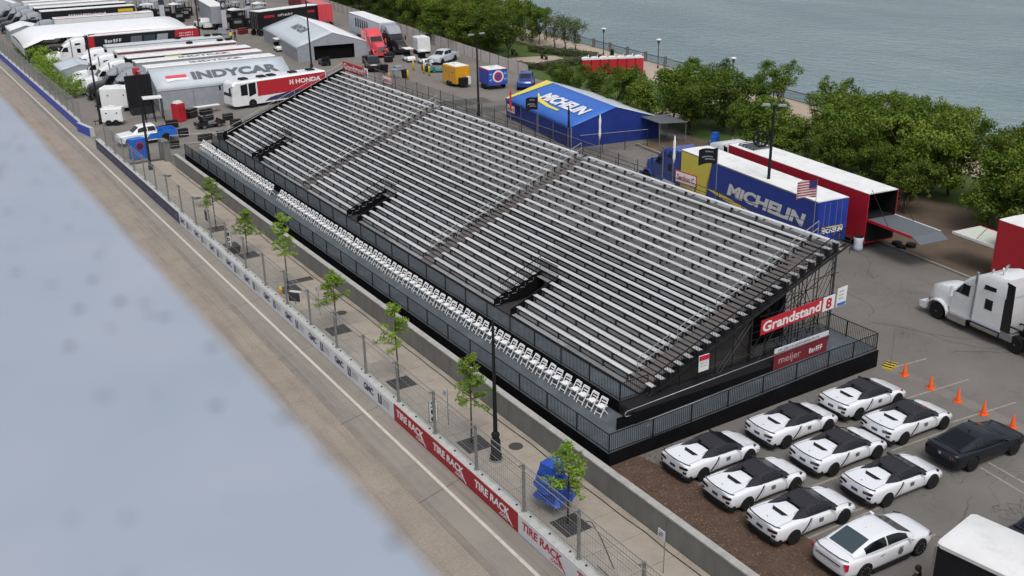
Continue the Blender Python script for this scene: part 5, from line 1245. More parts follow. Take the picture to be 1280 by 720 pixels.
# ------------------------------------------------------------------ paddock transporters, noses to the track
NH = PI + rad(-2.0)
pad = [(128.4, 'tent_white', 'roof_white', 'white roofed transporter with dark roof lettering behind the lettered tent', 'roof'),
       (133.2, 'tent_wall', 'roof_white', 'second lettered white roofed transporter behind the lettered tent', 'roof'),
       (137.6, 'gloss_black', 'roof_white', 'black sided transporter with a red tail and pale yellow panel', 'redtail'),
       (143.6, 'truck_white', 'roof_white', 'white transporter with thin red sill and tyres on its lift', 'sill'),
       (149.4, 'truck_white', 'tent_grey', 'grey roofed white transporter below the dark red transporter', 'plain'),
       (162.3, 'gloss_black', 'roof_white', 'dark transporter with picture panels and a red tail beside the white awning', 'pics'),
       (187.9, 'truck_white', 'roof_white', 'white transporter with a faded pink roof stripe beyond the awning', 'pink'),
       (200.9, 'gloss_black', 'roof_white', 'black transporter with small pale print and yellow stripe', 'yellow'),
       (207.3, 'black', 'roof_white', 'black transporter just beyond the yellow striped transporter', 'plain'),
       (213.4, 'truck_white', 'roof_white', 'white transporter third beyond the yellow striped transporter', 'plain'),
       (219.6, 'truck_white', 'roof_white', 'farthest white roofed transporter in the paddock row', 'plain')]
for k, (yc, sm_, rm_, lab, deco) in enumerate(pad):
    t_ = trailer(lab, (36.9, yc, 0), NH, 15.9, sm_, rm_)
    # local x -> -X, local +y -> -Y (near side)
    if deco == 'roof':
        text_part('INDYCAR', Vector((2.5, .75, 4.12)), Vector((-6.5, 0, 0)), Vector((0, -1.3, 0)), M['grey_text'], t_, bold=.03, off=.012)
    if deco == 'redtail':
        side_panel(t_, 'red_panel', -7.9, -3.0, 2.6, 3.95, 1, 'red'); side_panel(t_, 'yellow_panel', 1.2, 3.4, 3.0, 3.95, 1, 'pale_yellow'); side_panel(t_, 'blue_panel', -2.9, 0.9, 2.6, 3.95, 1, 'grey_glass')
    if deco == 'sill': side_panel(t_, 'red_sill', -7.9, 7.9, 3.75, 3.93, 1, 'dark_red')
    if deco == 'pics':
        side_panel(t_, 'red_panel', -7.9, -4.2, 1.2, 3.95, 1, 'red', slant=-.5); side_panel(t_, 'red_panel', 7.0, 7.9, 1.2, 3.95, 1, 'red')
        for q, mm in enumerate(('tent_wall', 'grey_glass', 'grey_text')): side_panel(t_, 'picture_panel', -3.3 + 1.9 * q, -1.7 + 1.9 * q, 2.0, 3.6, 1, mm, slant=-.3)
        for zz in (2.6, 3.0, 3.35): scribble((-5.2, 1.32, zz), (-2.2, 0, 0), (0, 0, .2), M['white_text'], t_, 8, off=.008)
        scribble((5.6, 1.32, 2.9), (-2.4, 0, 0), (0, 0, .5), M['white_text'], t_, 6, off=.008)
        mb = MB(); mb.box(-1.5, 7.5, -.9, -.2, 4.135, 4.15); obj('roof_stripe', mb, mat('faded_red', (.62, .36, .36), .6), t_)
    if deco == 'pink':
        mb = MB(); mb.box(-6, 7.5, -.2, .6, 4.135, 4.15); obj('roof_stripe', mb, mat('faded_pink', (.62, .40, .42), .6), t_)
    if deco == 'yellow':
        side_panel(t_, 'yellow_panel', -7.6, -5.0, 3.1, 3.6, 1, 'yellow')
        scribble((3.6, 1.32, 2.9), (-6.4, 0, 0), (0, 0, .35), M['white_text'], t_, 16, off=.008)
    if k in (3, 4):
        for q in (-2.0, -6.2, -7.4):
            mb = MB(); mb.lathe([(.34, 0), (.46, .04), (.46, .22), (.34, .26)], 14, (q, -.6, 4.14)); obj('spare_tyre', mb, M['rubber'], t_)
    dark = deco in ('pink', 'yellow', 'roof') or k >= 7
    tl = {0: 'dark grey tractor nosing the track beside the white generator trailer', 1: 'dark grey tractor second from the generator trailer'}.get(k, None)
    if tl is None:
        tl = ('dark charcoal' if dark else 'white') + ' sleeper tractor heading the ' + ' '.join(lab.split()[:3]) + ' ' + {2: 'with red tail', 3: 'with red sill', 4: 'below the dark one', 5: 'with picture panels', 6: 'with pink stripe', 7: 'with yellow stripe', 8: 'past the yellow striped one', 9: 'third past the striped one', 10: 'at the row end'}[k]
    pc = 'gloss_black' if dark else 'truck_white'
    tractor(tl, (26.6, yc + .35, 0), NH, pc, 'tent_wall' if dark else 'truck_white', roof_h=3.9, dark_fair=dark)
# white awning stretched between two transporters
aw = thing('paddock_awning', 'big white awning stretched between transporters with drooping front', 'awning', (33.3, 175.2, 0), rad(-2))
rows = []
for a in range(9):
    x = -12 + 24 * a / 8; rows.append([(x, -8.8 + 17.6 * q / 6, 3.55 + .5 * math.sin(PI * q / 6) - (1.1 if a == 0 else 0) - .03 * (a % 2)) for q in range(7)])
mb = MB(); mb.sheet(rows); o = obj('canopy', mb, M['tent_white'], aw, True); o.modifiers.new('t', 'SOLIDIFY').thickness = .04
mb = MB(); mb.box(-12.03, -11.98, -8.8, 8.8, 1.4, 2.5); obj('front_wall', mb, M['tent_grey'], aw)
for q in (-8.6, 0, 8.6):
    for x in (-11.8, 0, 11.8):
        mb = MB(); mb.tube((x, q, 0), (x, q, 3.4 if x > -10 else 2.4), .05); obj('pole', mb, M['steel'], aw)
aw2 = gable_tent('flat grey awning tent beside the white tractors', (24.6, 147.0, 0), rad(88), 6.5, 5.0, 2.3, 2.9, 'tent_grey', 'tent_wall')
aw3 = gable_tent('small white awning among the dark tractors', (25.0, 193.8, 0), rad(88), 7.5, 5.0, 2.4, 3.1, 'tent_white', 'tent_wall')
wtl = gable_tent('white marquee at the far end of the paddock by the track', (24.5, 229.0, 0), rad(88), 12, 11, 2.6, 5.2, 'tent_white', 'tent_grey')

# ------------------------------------------------------------------ red coach
bus = thing('touring_coach', 'red and white touring coach with white lettering parked by the grey tent', 'bus', (41.65, 117.25 + 1.25, 0), PI + rad(7.2))
a = 6.05
mb = MB(); rg = []
for x, z0, z1, w in ((a + .25, .55, 1.6, 1.12), (a + .1, .42, 2.9, 1.2), (a - .3, .38, 3.18, 1.25), (-a + .3, .38, 3.2, 1.25), (-a, .5, 3.1, 1.22)):
    rg.append([(x, -w, z0), (x, w, z0), (x, w, z1 - .2), (x, w - .18, z1), (x, -w + .18, z1), (x, -w, z1 - .2)])
mb.loft(rg); obj('body', mb, M['truck_white'], bus)
for s in (1, -1):
    plate3('red_panel', [(3.1, s * 1.256, 1.25), (-5.95, s * 1.256, 1.25), (-5.95, s * 1.256, 2.98), (3.1, s * 1.256, 2.95)], (0, s, 0), .008, 'red', bus)
    plate3('navy_panel', [(2.3, s * 1.256, .55), (-3.6, s * 1.256, .55), (-3.2, s * 1.264, 1.35), (-1.0, s * 1.264, 1.28), (1.5, s * 1.256, .95)], (0, s, 0), .01, 'navy_text', bus)
    plate3('side_window', [(5.2, s * 1.256, 1.55), (4.35, s * 1.256, 1.55), (4.35, s * 1.256, 2.85), (5.2, s * 1.256, 2.75)], (0, s, 0), .008, 'glass', bus)
    plate3('side_window', [(4.2, s * 1.256, 1.3), (3.3, s * 1.256, 1.6), (3.3, s * 1.256, 2.9), (4.2, s * 1.256, 2.85)], (0, s, 0), .008, 'glass', bus)
text_part('HONDA', (-1.9, 1.268, 2.05), (-3.4, 0, 0), (0, 0, .55), M['white_text'], bus, bold=.04)
mb = MB(); mb.box(-1.25, -1.1, 1.268, 1.276, 2.05, 2.6); mb.box(-1.6, -1.45, 1.268, 1.276, 2.05, 2.6); mb.box(-1.45, -1.25, 1.268, 1.276, 2.28, 2.38); obj('emblem', mb, M['white_text'], bus)
plate3('windscreen', [(a + .24, -1.0, 1.55), (a + .24, 1.0, 1.55), (a + .02, 1.05, 2.95), (a + .02, -1.05, 2.95)], (1, 0, .1), .03, 'glass', bus)
for x in (4.2, 1.9, .6, -2.2, -4.6):
    mb = MB(); mb.prism([(x - .5, 3.18), (x + .5, 3.18), (x + .4, 3.36), (x - .4, 3.36)], 'y', -.45, .45); obj('roof_unit', mb, M['black'], bus)
for s in (-1, 1):
    mb = MB(); mb.bar((a + .1, s * 1.2, 2.7), (a + .55, s * 1.3, 2.6), .05); mb.box(a + .45, a + .6, s * 1.3 - .1, s * 1.3 + .1, 2.05, 2.6); obj('mirror', mb, M['black'], bus)
truck_wheels(bus, [(3.85, 1.15), (3.85, -1.15), (-3.0, 1.15), (-3.0, -1.15), (-4.3, 1.15), (-4.3, -1.15)])

# ------------------------------------------------------------------ beyond: hospitality row
hb = trailer('black hospitality transporter with red marks beyond the pale tent', (65.0, 177.0, 0), rad(17), 13.0, 'gloss_black', 'roof_white')
scribble((-2.5, -1.31, 2.9), (3.2, 0, 0), (0, 0, .45), M['white_text'], hb, 9, off=.02); side_panel(hb, 'red_mark', -5.4, -3.2, 2.9, 3.3, -1, 'red'); side_panel(hb, 'red_mark', 4.0, 5.6, 2.9, 3.3, -1, 'red')
trailer('pink and red transporter beyond the black hospitality transporter', (73.4, 183.0, 0), HD, 12.0, 'pink_red', 'pink_red', group=None)
trailer('grey transporter with pit gear beside the numbered flags', (57.2, 193.5, 0), HD, 13.0, 'tent_wall', 'roof_white')
trailer('dark transporter among the far pit stands', (62.5, 215.5, 0), HD, 13.0, 'gloss_black', 'roof_white'); trailer('pale transporter with open side beyond the pit stands', (53.2, 226.5, 0), HD, 14.0, 'tent_grey', 'roof_white')
trailer('dark red transporter farthest along the paddock by the trees', (77.5, 200.5, 0), HD, 13.0, 'dark_red', 'roof_white')
wtr = trailer('silver grey transporter hitched to a black tractor by the trees', (71.4, 155.1, 0), HD, 16.4, 'tent_grey', 'roof_white')
for q in range(6): side_panel(wtr, 'window_panel', -2 + q * 1.2, -1.3 + q * 1.2, 2.2, 3.6, 1, 'gloss_black')
tractor('black sleeper tractor hitched to the silver transporter by the trees', (71.4 - dx * 10.9, 155.1 - dy * 10.9, 0), HD + PI, 'gloss_black', 'tent_wall', roof_h=3.8)
tractor('coral red tractor with yellow flash beside the pale tent', (66.3, 143.6, 0), HD + PI, 'pink_red', 'pink_red', roof_h=3.7)
# pit stands: tall carts of dark gear, each its own thing
prng = random.Random(5)
for k, (x, y) in enumerate(((59.2, 186.5), (61.6, 185.8), (64.2, 186.6), (53.2, 203), (55.6, 207.5), (51.8, 211), (48.5, 206), (60.5, 196.5), (63.5, 198), (66.2, 193.5), (50.2, 216), (54.2, 214.5), (57.5, 212), (46.5, 213), (61.5, 207), (65, 206), (68.5, 200), (58.2, 219))):
    r = thing('pit_stand', 'tall dark pit equipment stand with canopy beyond the pale tent', 'pit stand', (x, y, 0), prng.uniform(-.3, .3), 'dark pit equipment stands')
    mb = MB(); mb.box(-1.0, 1.0, -.8, .8, .15, 1.7); obj('cabinet', mb, M['black'], r)
    for a_, b_ in ((-.95, -.75), (.95, -.75), (.95, .75), (-.95, .75)):
        mb = MB(); mb.box(a_ - .04, a_ + .04, b_ - .04, b_ + .04, .15, 3.3); obj('post', mb, M['dark_steel'], r)
    mb = MB(); mb.prism([(-1.2, 3.3), (1.2, 3.3), (1.2, 3.36), (0, 3.6), (-1.2, 3.36)], 'y', -1.0, 1.0); obj('canopy', mb, M['plastic_white' if k % 3 == 0 else 'tent_wall'], r)
    mb = MB(); mb.box(-.7, .7, -.86, -.81, 1.0, 1.5); obj('screen', mb, M['steel'], r)
    truck_wheels(r, [(-.8, .8), (.8, .8), (-.8, -.8), (.8, -.8)], .22, .14)
for x, y, num, lab in ((56.8, 185.5, '40', 'tall white and purple feather banner numbered forty'), (62.4, 188.5, '30', 'tall white and purple feather banner beside the numbered pit stands'), (50.0, 201.0, '', 'tall pale feather banner at the far pit stands')):
    r = thing('feather_banner', lab, 'banner', (x, y, 0), rad(30))
    mb = MB(); mb.box(-.6, .6, -.02, .02, .3, 3.6); obj('cloth', mb, M['banner_white'], r)
    mb = MB(); mb.box(-.62, .62, -.03, .03, 3.6, 5.2); o = obj('purple_head', mb, M['banner_navy'], r)
    mb = MB(); mb.tube((.66, 0, 0), (.66, 0, 5.2), .03); obj('pole', mb, M['dark_steel'], r)
    mb = MB(); mb.box(-.5, .9, -.4, .4, 0, .1); obj('base', mb, M['black'], r)
    if num: text_part(num, (-.42, -.03, 4.0), (.84, 0, 0), (0, 0, .8), M['white_text'], o, bold=.04)

# ------------------------------------------------------------------ paddock vehicles and equipment
def pickup(label, loc, hd, front='truck_white', rear='royal_bright'):
    r = thing('pickup_truck', label, 'pickup', loc, hd)
    mb = MB(); rg = []
    for x, w, z0, z1 in ((2.85, .80, .5, .95), (2.7, .93, .4, 1.12), (1.6, .98, .38, 1.2), (-.9, .98, .38, 1.18)):
        rg.append([(x, -w, z0), (x, w, z0), (x, w, z1 - .1), (x, w - .1, z1), (x, -w + .1, z1), (x, -w, z1 - .1)])
    mb.loft(rg); obj('body', mb, M[front], r, True, 35)
    mb = MB(); mb.box(-2.9, -.92, -.98, -.90, .45, 1.18); mb.box(-2.9, -.92, .90, .98, .45, 1.18); mb.box(-2.9, -2.82, -.9, .9, .45, 1.18); mb.box(-2.82, -.92, -.9, .9, .45, .62); obj('bed', mb, M[rear], r)
    tab_ = [(1.5, 1.22, 1.16, .86, .74), (.75, 1.80, 1.18, .90, .70), (.2, 1.88, 1.18, .92, .70), (-.8, 1.86, 1.18, .92, .72), (-1.0, 1.2, 1.17, .90, .76)]
    obj('cabin', cabin_mesh(tab_, [1.5, 1.2, .95, .75, .5, .2, -.3, -.8, -.9, -1.0], front), M[front], r, True, 45)
    obj('windscreen', top_glass(tab_, 1.42, .80, .92), M['glass'], r, True)
    for s in (-1, 1):
        obj('side_window', side_glass(tab_, s, .95, .05, .15, .84), M['glass'], r, True); obj('side_window', side_glass(tab_, s, -.02, -.82, .15, .84), M['glass'], r, True)
        mb = MB(); mb.lathe([(.48, s * .90), (.48, s * .992)], 18, (1.85, 0, .42), 'y'); mb.lathe([(.48, s * .90), (.48, s * .992)], 18, (-1.75, 0, .42), 'y'); obj('wheel_arch', mb, M['black'], r)
    plate3('side_stripe', [(-.9, 1.0, .5), (.3, 1.0, .5), (-.2, 1.0, 1.05), (-.9, 1.0, 1.05)], (0, 1, 0), .006, rear, r)
    wheels(r, [(1.85, .90), (1.85, -.90), (-1.75, .90), (-1.75, -.90)], .40, .26, 'steel')
    return r
pickup('white and blue pickup truck beside the end of the deck', (23.2, 106.6, .006), PI + rad(2))
pickup('dark pickup truck behind the far red sign', (60.6, 132.0, .006), HD + PI - .2, 'gloss_black', 'gloss_black')
pickup('dark blue pickup parked beyond the blue tent', (70.5, 108.2, .006), HD + PI - .5, 'tractor_blue', 'tractor_blue')
def equip_box(name, label, cat, loc, hd, dims, m, wheels_=True, roof='roof_white', doors=True):
    l, w, h, z0 = dims
    r = thing(name, label, cat, loc, hd)
    mb = MB(); rg = []
    for x, k in ((-l / 2, .0), (-l / 2 + .06, .06), (l / 2 - .06, .06), (l / 2, .0)):
        rg.append([(x, -w / 2 + .05 - k * .8, z0), (x, w / 2 - .05 + k * .8, z0), (x, w / 2 - .05 + k * .8, h - .1), (x, w / 2 - .12, h), (x, -w / 2 + .12, h), (x, -w / 2 + .05 - k * .8, h - .1)])
    mb.loft(rg); obj('body', mb, M[m], r)
    mb = MB(); mb.box(-l / 2 + .08, l / 2 - .08, -w / 2 + .1, w / 2 - .1, h, h + .03); obj('roof', mb, M[roof], r)
    mb = MB(); mb.box(-.35, .35, -.3, .3, h + .03, h + .2); obj('roof_vent', mb, M['plastic_white'], r)
    if doors:
        for q in (-.25, .25):
            mb = MB(); mb.box(l * q - l * .16, l * q + l * .16, w / 2 + .01, w / 2 + .025, z0 + .15, h - .3); obj('door', mb, M[m], r)
            mb = MB(); mb.box(l * q - .08, l * q + .08, w / 2 + .025, w / 2 + .035, z0 + (h - z0) * .6, z0 + (h - z0) * .6 + .15); obj('latch', mb, M['dark_steel'], r)
            mb = MB(); mb.box(l * q - .08, l * q + .08, -w / 2 - .03, -w / 2 - .008, z0 + (h - z0) * .6, z0 + (h - z0) * .6 + .15); obj('latch', mb, M['dark_steel'], r)
    if wheels_:
        truck_wheels(r, [(-.35, w / 2 + .02), (-.35, -w / 2 - .02), (.4, w / 2 + .02), (.4, -w / 2 - .02)], .33, .2)
        mb = MB(); mb.bar((l / 2, 0, z0 + .05), (l / 2 + 1.1, 0, z0), .1); mb.tube((l / 2 + .9, 0, 0), (l / 2 + .9, 0, z0), .03); obj('tow_bar', mb, M['dark_steel'], r)
    return r
equip_box('generator_trailer', 'white boxy generator trailer beside the dark tractors', 'trailer', (24.8, 124.9, 0), PI + rad(-30), (3.6, 2.0, 2.75, .5), 'truck_white')
equip_box('light_generator', 'small cream generator trailer beside the tall lamp post', 'generator', (22.4, 117.3, 0), PI + rad(-25), (2.2, 1.3, 1.9, .45), 'truck_white')
equip_box('cargo_trailer', 'yellow orange enclosed cargo trailer behind the stand', 'trailer', (64.1, 114.6, 0), HD + PI + .12, (3.4, 2.1, 2.6, .45), 'amber')
ct_ = [o for o in bpy.data.objects if o.name.startswith('cargo_trailer')][0]
mb = MB(); mb.box(1.75, 2.5, -.7, .3, .4, 1.25); obj('tool_box', mb, M['black'], ct_); mb = MB(); mb.box(1.8, 2.4, .35, .75, .4, 1.35); obj('tank', mb, M['plastic_white'], ct_)
for s_ in (-1.06, 1.06):
    for x_ in (-1.65, 0.0, 1.65):
        mb = MB(); mb.box(x_ - .035, x_ + .035, s_ - .012, s_ + .012, .5, 2.5); obj('trim', mb, M['steel'], ct_)
cg = equip_box('concession_trailer', 'blue concession trailer with white roof and round emblem', 'trailer', (66.9, 110.2, 0), HD, (3.0, 2.6, 2.5, .6), 'royal')
mb = MB(); mb.lathe([(.75, 0), (.75, .03)], 20, (-1.55, 0, 1.65), 'x'); em = obj('emblem', mb, M['plastic_white'], cg)
mb = MB(); mb.lathe([(.55, 0), (.55, .03)], 18, (-1.58, 0, 1.65), 'x'); obj('emblem_centre', mb, M['sign_red'], em)
mb = MB(); mb.lathe([(.3, 0), (.3, .03)], 18, (-1.61, 0, 1.65), 'x'); obj('emblem_core', mb, M['royal'], em)
for q_, mm_ in ((-1.0, 'royal_bright'), (1.0, 'royal_bright')):
    mb = MB(); mb.box(-1.53, -1.51, q_ - .22, q_ + .22, .9, 2.2); obj('side_print', mb, M[mm_], cg)
    scribble((-1.53, q_ + .2, 1.9), (0, -.4, 0), (0, 0, .14), M['white_text'], cg, 4, off=.006); scribble((-1.53, q_ + .2, 1.2), (0, -.4, 0), (0, 0, .14), M['white_text'], cg, 3, off=.006)
mb = MB(); mb.box(-1.5, 1.5, -1.3, 1.3, 2.4, 2.5); obj('red_band', mb, M['sign_red'], cg)
equip_box('white_container', 'white boxy tank trailer beyond the golf carts', 'trailer', (72.6, 140.3, 0), HD, (2.4, 2.0, 2.5, .4), 'truck_white')
equip_box('ticket_hut', 'small dark red and white hut beside the lettered tent', 'hut', (28.8, 114.6, 0), rad(25), (1.1, 1.1, 2.05, .05), 'red', False, 'plastic_white')
r = thing('steel_stand', 'dark steel frame stand with pale top by the lettered tent', 'stand', (26.6, 116.6, 0), rad(-8))
mb = MB(); mb.box(-1.0, 1.0, -.8, .8, 2.55, 2.65); obj('top', mb, M['plastic_white'], r)
for a_, b_ in ((-.95, -.75), (.95, -.75), (.95, .75), (-.95, .75), (0, -.75), (0, .75)):
    mb = MB(); mb.box(a_ - .05, a_ + .05, b_ - .05, b_ + .05, 0, 2.55); obj('post', mb, M['black'], r)
mb = MB()
for q in (-.75, .75): mb.bar((-.95, q, .3), (0, q, 2.3), .05); mb.bar((0, q, 2.3), (.95, q, .3), .05)
obj('brace', mb, M['black'], r)
r = thing('video_screen', 'tall black screen tower with a red lamp box beside the lettered tent', 'screen', (26.4, 121.3, 0), rad(0))
mb = MB(); mb.box(-1.4, 1.4, -.25, .25, .8, 4.4); obj('panel', mb, M['black'], r); mb = MB(); mb.box(-1.2, 1.2, -.6, .6, 0, .8); obj('base', mb, M['dark_steel'], r)
mb = MB(); mb.box(-.35, .35, -.35, .35, 4.5, 5.2); obj('lamp_box', mb, M['sign_red'], r); mb = MB(); mb.tube((0, 0, 4.4), (0, 0, 4.5), .1); obj('neck', mb, M['steel'], r)
def cart(label, loc, hd, top='plastic_white', body='plastic_white', long=False):
    r = thing('golf_cart', label, 'cart', loc, hd, None); l = 1.5 if long else 1.2
    mb = MB(); mb.prism([(-l, .3), (l + .1, .3), (l + .1, .6), (l - .4, .85), (l - .6, .45), (-.3, .45), (-.35, .75), (-l, .75)], 'y', -.6, .6); obj('body', mb, M[body], r)
    mb = MB(); mb.box(-.85, -.25, -.55, .55, .75, .87); mb.box(-.95, -.83, -.55, .55, .87, 1.3); obj('seat', mb, M['black'], r)
    if top:
        mb = MB(); mb.box(-l, .75, -.62, .62, 1.82, 1.9); obj('roof', mb, M[top], r)
        for a_, b_ in ((-l + .05, -.55), (-l + .05, .55), (.6, -.55), (.6, .55)):
            mb = MB(); mb.tube((a_ + (.25 if a_ > 0 else 0), b_, .6), (a_, b_, 1.83), .025); obj('roof_post', mb, M['black'], r)
    wheels(r, [(-.8, .55), (-.8, -.55), (.85, .55), (.85, -.55)], .24, .18, 'steel')
    return r
cart('white golf cart parked against the pale tent wall', (56.0, 156.5, 0), HD + PI)
cart('golf cart with white roof nearest the black tractor', (67.6, 134.8, 0), HD + PI)
cart('second golf cart with white roof by the yellow posts', (68.4, 131.6, 0), HD + PI)
cart('low dark utility cart at the pale tent doorway', (56.5, 139.6, 0), HD, None, 'gloss_black')
cart('black utility cart by the far grey transporters', (50.6, 151.5, 0), HD, None, 'gloss_black', True)
cart('dark tracked utility cart before the red coach', (30.6, 109.6, 0), rad(5), None, 'gloss_black', True)
cart('teal and black cart before the yellow cargo trailer', (67.0, 124.2, 0), HD + 1.2, None, 'teal', True)
r = thing('supply_cart', 'cart piled with white boxes beside the yellow posts', 'cart', (66.2, 126.2, 0), HD)
mb = MB(); mb.box(-1.1, 1.1, -.7, .7, .35, .5); obj('bed', mb, M['dark_steel'], r)
for q in range(9):
    mb = MB(); x, y, z = prng.uniform(-.85, .85), prng.uniform(-.5, .5), .5 + .32 * (q % 3); mb.box(x - .25, x + .25, y - .2, y + .2, z, z + .3); obj('carton', mb, M['plastic_white' if q % 2 else 'grey_text'], r)
wheels(r, [(-.8, .6), (-.8, -.6), (.8, .6), (.8, -.6)], .18, .12, 'steel')
for x, y, q in ((64.6, 127.6, 'by the supply cart'), (64.6, 124.5, 'between the carts and the fence'), (64.3, 122.4, 'nearest the cargo trailer'), (60.7, 121.6, 'beside the green bin'), (57.8, 121.3, 'at the fence gate')):
    mb = MB(); mb.lathe([(.13, 0), (.13, 1.2), (.10, 1.29), (.03, 1.33)], 12); solo('bollard', mb, M['yellow'], 'round topped yellow bollard ' + q, 'bollard', 'yellow bollards behind the stand', (x, y, 0), smooth=True)
for x, y, m_, lab in ((60.1, 124.1, 'tent_wall', 'grey green waste bin behind the far sign'), (60.9, 122.9, 'black', 'black wheeled bin beside the yellow bollard'), (60.6, 128.3, 'black', 'dark waste drum beside the dark pickup')):
    r = thing('waste_bin', lab, 'bin', (x, y, 0)); mb = MB(); mb.hexa([(-.28, -.3, .05), (.28, -.3, .05), (.28, .3, .05), (-.28, .3, .05), (-.36, -.38, 1.05), (.36, -.38, 1.05), (.36, .38, 1.05), (-.36, .38, 1.05)]); obj('tub', mb, M[m_], r)
    mb = MB(); mb.prism([(-.4, 1.06), (.4, 1.06), (.36, 1.14), (-.36, 1.14)], 'y', -.4, .4); obj('lid', mb, M[m_], r)
# portable toilets
for k in range(7):
    x, y = 81.4 + k * 1.08, 110.3 - k * .50
    r = thing('portable_toilet', 'red portable toilet with white domed roof in the row by the hedge', 'toilet', (x, y, .05), rad(-25), 'red portable toilets')
    mb = MB(); mb.box(-.53, .53, -.53, .53, .12, 2.02); obj('cabin', mb, M['red'], r)
    mb = MB(); mb.prism([(-.57, 2.0), (.57, 2.0), (.50, 2.16), (.2, 2.28), (-.2, 2.28), (-.50, 2.16)], 'y', -.57, .57); obj('roof', mb, M['plastic_white'], r)
    mb = MB(); mb.box(-.40, .40, -.56, -.535, .2, 1.9); obj('door', mb, M['red'], r)
    mb = MB(); mb.tube((.4, .42, 2.1), (.4, .42, 2.5), .05); obj('vent_pipe', mb, M['plastic_white'], r)
    mb = MB(); mb.box(-.55, .55, -.55, .55, 0, .12); obj('skid', mb, M['black'], r)

# ------------------------------------------------------------------ box truck and dark car at the lower right
r = thing('box_body_trailer', 'white roofed black sided box trailer cut by the corner beyond the sedan', 'trailer', (29.0, 15.35, 0), rad(-81.5))
# local x forward = -Y, local y left = +X ; far end at local x=-1.9
mb = MB(); mb.box(-1.72, 6.0, -1.28, 1.28, .55, 3.12); obj('body', mb, M['black'], r)
mb = MB(); rg = []
for x, k in ((-1.80, .30), (-1.76, .10), (-1.6, .02), (6.0, 0)):
    rg.append([(x, -1.33 + k, 3.10), (x, 1.33 - k, 3.10), (x, 1.33 - k, 3.24 - k * .3), (x, 1.2 - k, 3.33 - k * .4), (x, -1.2 + k, 3.33 - k * .4), (x, -1.33 + k, 3.24 - k * .3)])
mb.loft(rg); obj('roof', mb, M['roof_white'], r, True, 40)
for s in (-1, 1):
    mb = MB(); mb.box(-1.80, -1.72, s * 1.28 - .05, s * 1.28 + .05, .5, 3.12); obj('corner_post', mb, M['steel'], r)
truck_wheels(r, [(3.0, 1.1), (3.0, -1.1), (4.0, 1.1), (4.0, -1.1)], .4, .25)
saloon('dark_sedan', 'dark blue grey car half hidden behind the white roofed box trailer', 'mustang', 4.8, .95,
       [(-2.42, .62, .42, .55, .78, .90, .94), (-2.38, .86, .32, .50, .82, .97, 1.00), (-2.2, .93, .22, .50, .86, 1.0, 1.03), (-1.4, .955, .17, .5, .88, .98, 1.03), (-.6, .945, .15, .48, .84, .93, .97), (.4, .94, .15, .48, .82, .91, .95), (.9, .945, .15, .48, .80, .91, .96), (1.5, .95, .16, .48, .76, .88, .93), (2.0, .91, .18, .45, .66, .80, .84), (2.28, .80, .21, .42, .55, .68, .70), (2.38, .58, .26, .40, .5, .58, .60)],
       [(1.25, .97, .93, .80, .66), (.85, 1.14, .95, .84, .66), (.40, 1.36, .96, .86, .62), (0, 1.44, .97, .87, .62), (-.5, 1.455, .98, .87, .61), (-1.0, 1.41, .99, .86, .60), (-1.5, 1.24, 1.0, .82, .62), (-1.95, 1.07, 1.01, .76, .64)],
       [1.25, 1.05, .85, .6, .40, .2, 0, -.25, -.5, -.75, -1.0, -1.25, -1.5, -1.75, -1.95], (1.20, .44), (-1.02, -1.88), [(.80, -.30), (-.36, -1.42)], 'glass', lambda r: None, (35.6, 16.9, 0.006), rad(-3), (-1.47, 1.48), .35, 'steel')

# ------------------------------------------------------------------ loose paddock gear, each piece its own thing
grng = random.Random(31)
def case(x, y, label, m='black', d=(1.1, .6, .7)):
    r = thing('equipment_case', label, 'case', (x, y, .006), grng.uniform(-.6, .6), 'equipment cases in the paddock')
    mb = MB(); mb.box(-d[0] / 2, d[0] / 2, -d[1] / 2, d[1] / 2, .1, d[2]); obj('case', mb, M[m], r)
    mb = MB(); mb.box(-d[0] / 2 - .01, d[0] / 2 + .01, -d[1] / 2 - .01, d[1] / 2 + .01, d[2] * .68, d[2] * .68 + .04); obj('rim', mb, M['steel'], r)
    wheels(r, [(a_, b_) for a_ in (-d[0] / 2 + .12, d[0] / 2 - .12) for b_ in (-d[1] / 2 + .08, d[1] / 2 - .08)], .05, .04, 'steel')
for x, y in ((24.6, 112.4), (25.8, 110.6), (27.2, 111.8), (31.6, 113.2), (33.4, 112.0), (27.0, 106.8), (28.4, 103.9), (29.8, 102.6), (24.9, 102.4), (33.2, 108.6), (30.4, 115.6), (32.3, 116.4)):
    case(x, y, 'dark wheeled equipment case standing near the red hut and pickup', grng.choice(('black', 'black', 'tent_wall', 'gloss_black')), (grng.uniform(.8, 1.5), grng.uniform(.5, .8), grng.uniform(.5, 1.1)))
for x, y in ((48.6, 156.5), (49.9, 160.2), (50.8, 165.8), (47.2, 169.6), (52.4, 176.4), (54.6, 180.2), (57.8, 178.9), (62.0, 137.2), (64.9, 136.0), (66.8, 139.2), (62.9, 128.9), (48.2, 139.5)):
    case(x, y, 'dark wheeled equipment case standing beside the transporters or pale tent', grng.choice(('black', 'tent_wall', 'dark_red', 'gloss_black')), (grng.uniform(.9, 1.8), grng.uniform(.6, .9), grng.uniform(.6, 1.3)))
wb = thing('white_bench_table', 'long white folding table beside the grey lettered tent', 'table', (32.6, 117.4, 0), rad(4)); mb = MB(); mb.box(-1.6, 1.6, -.4, .4, .74, .79); obj('top', mb, M['plastic_white'], wb)
for x in (-1.4, 1.4):
    for y in (-.33, .33):
        mb = MB(); mb.tube((x, y, 0), (x, y, .74), .02); obj('leg', mb, M['steel'], wb)
panel_fence_q = [((24.8, 103.6), (29.8, 101.9)), ((30.4, 101.8), (34.6, 106.4))]
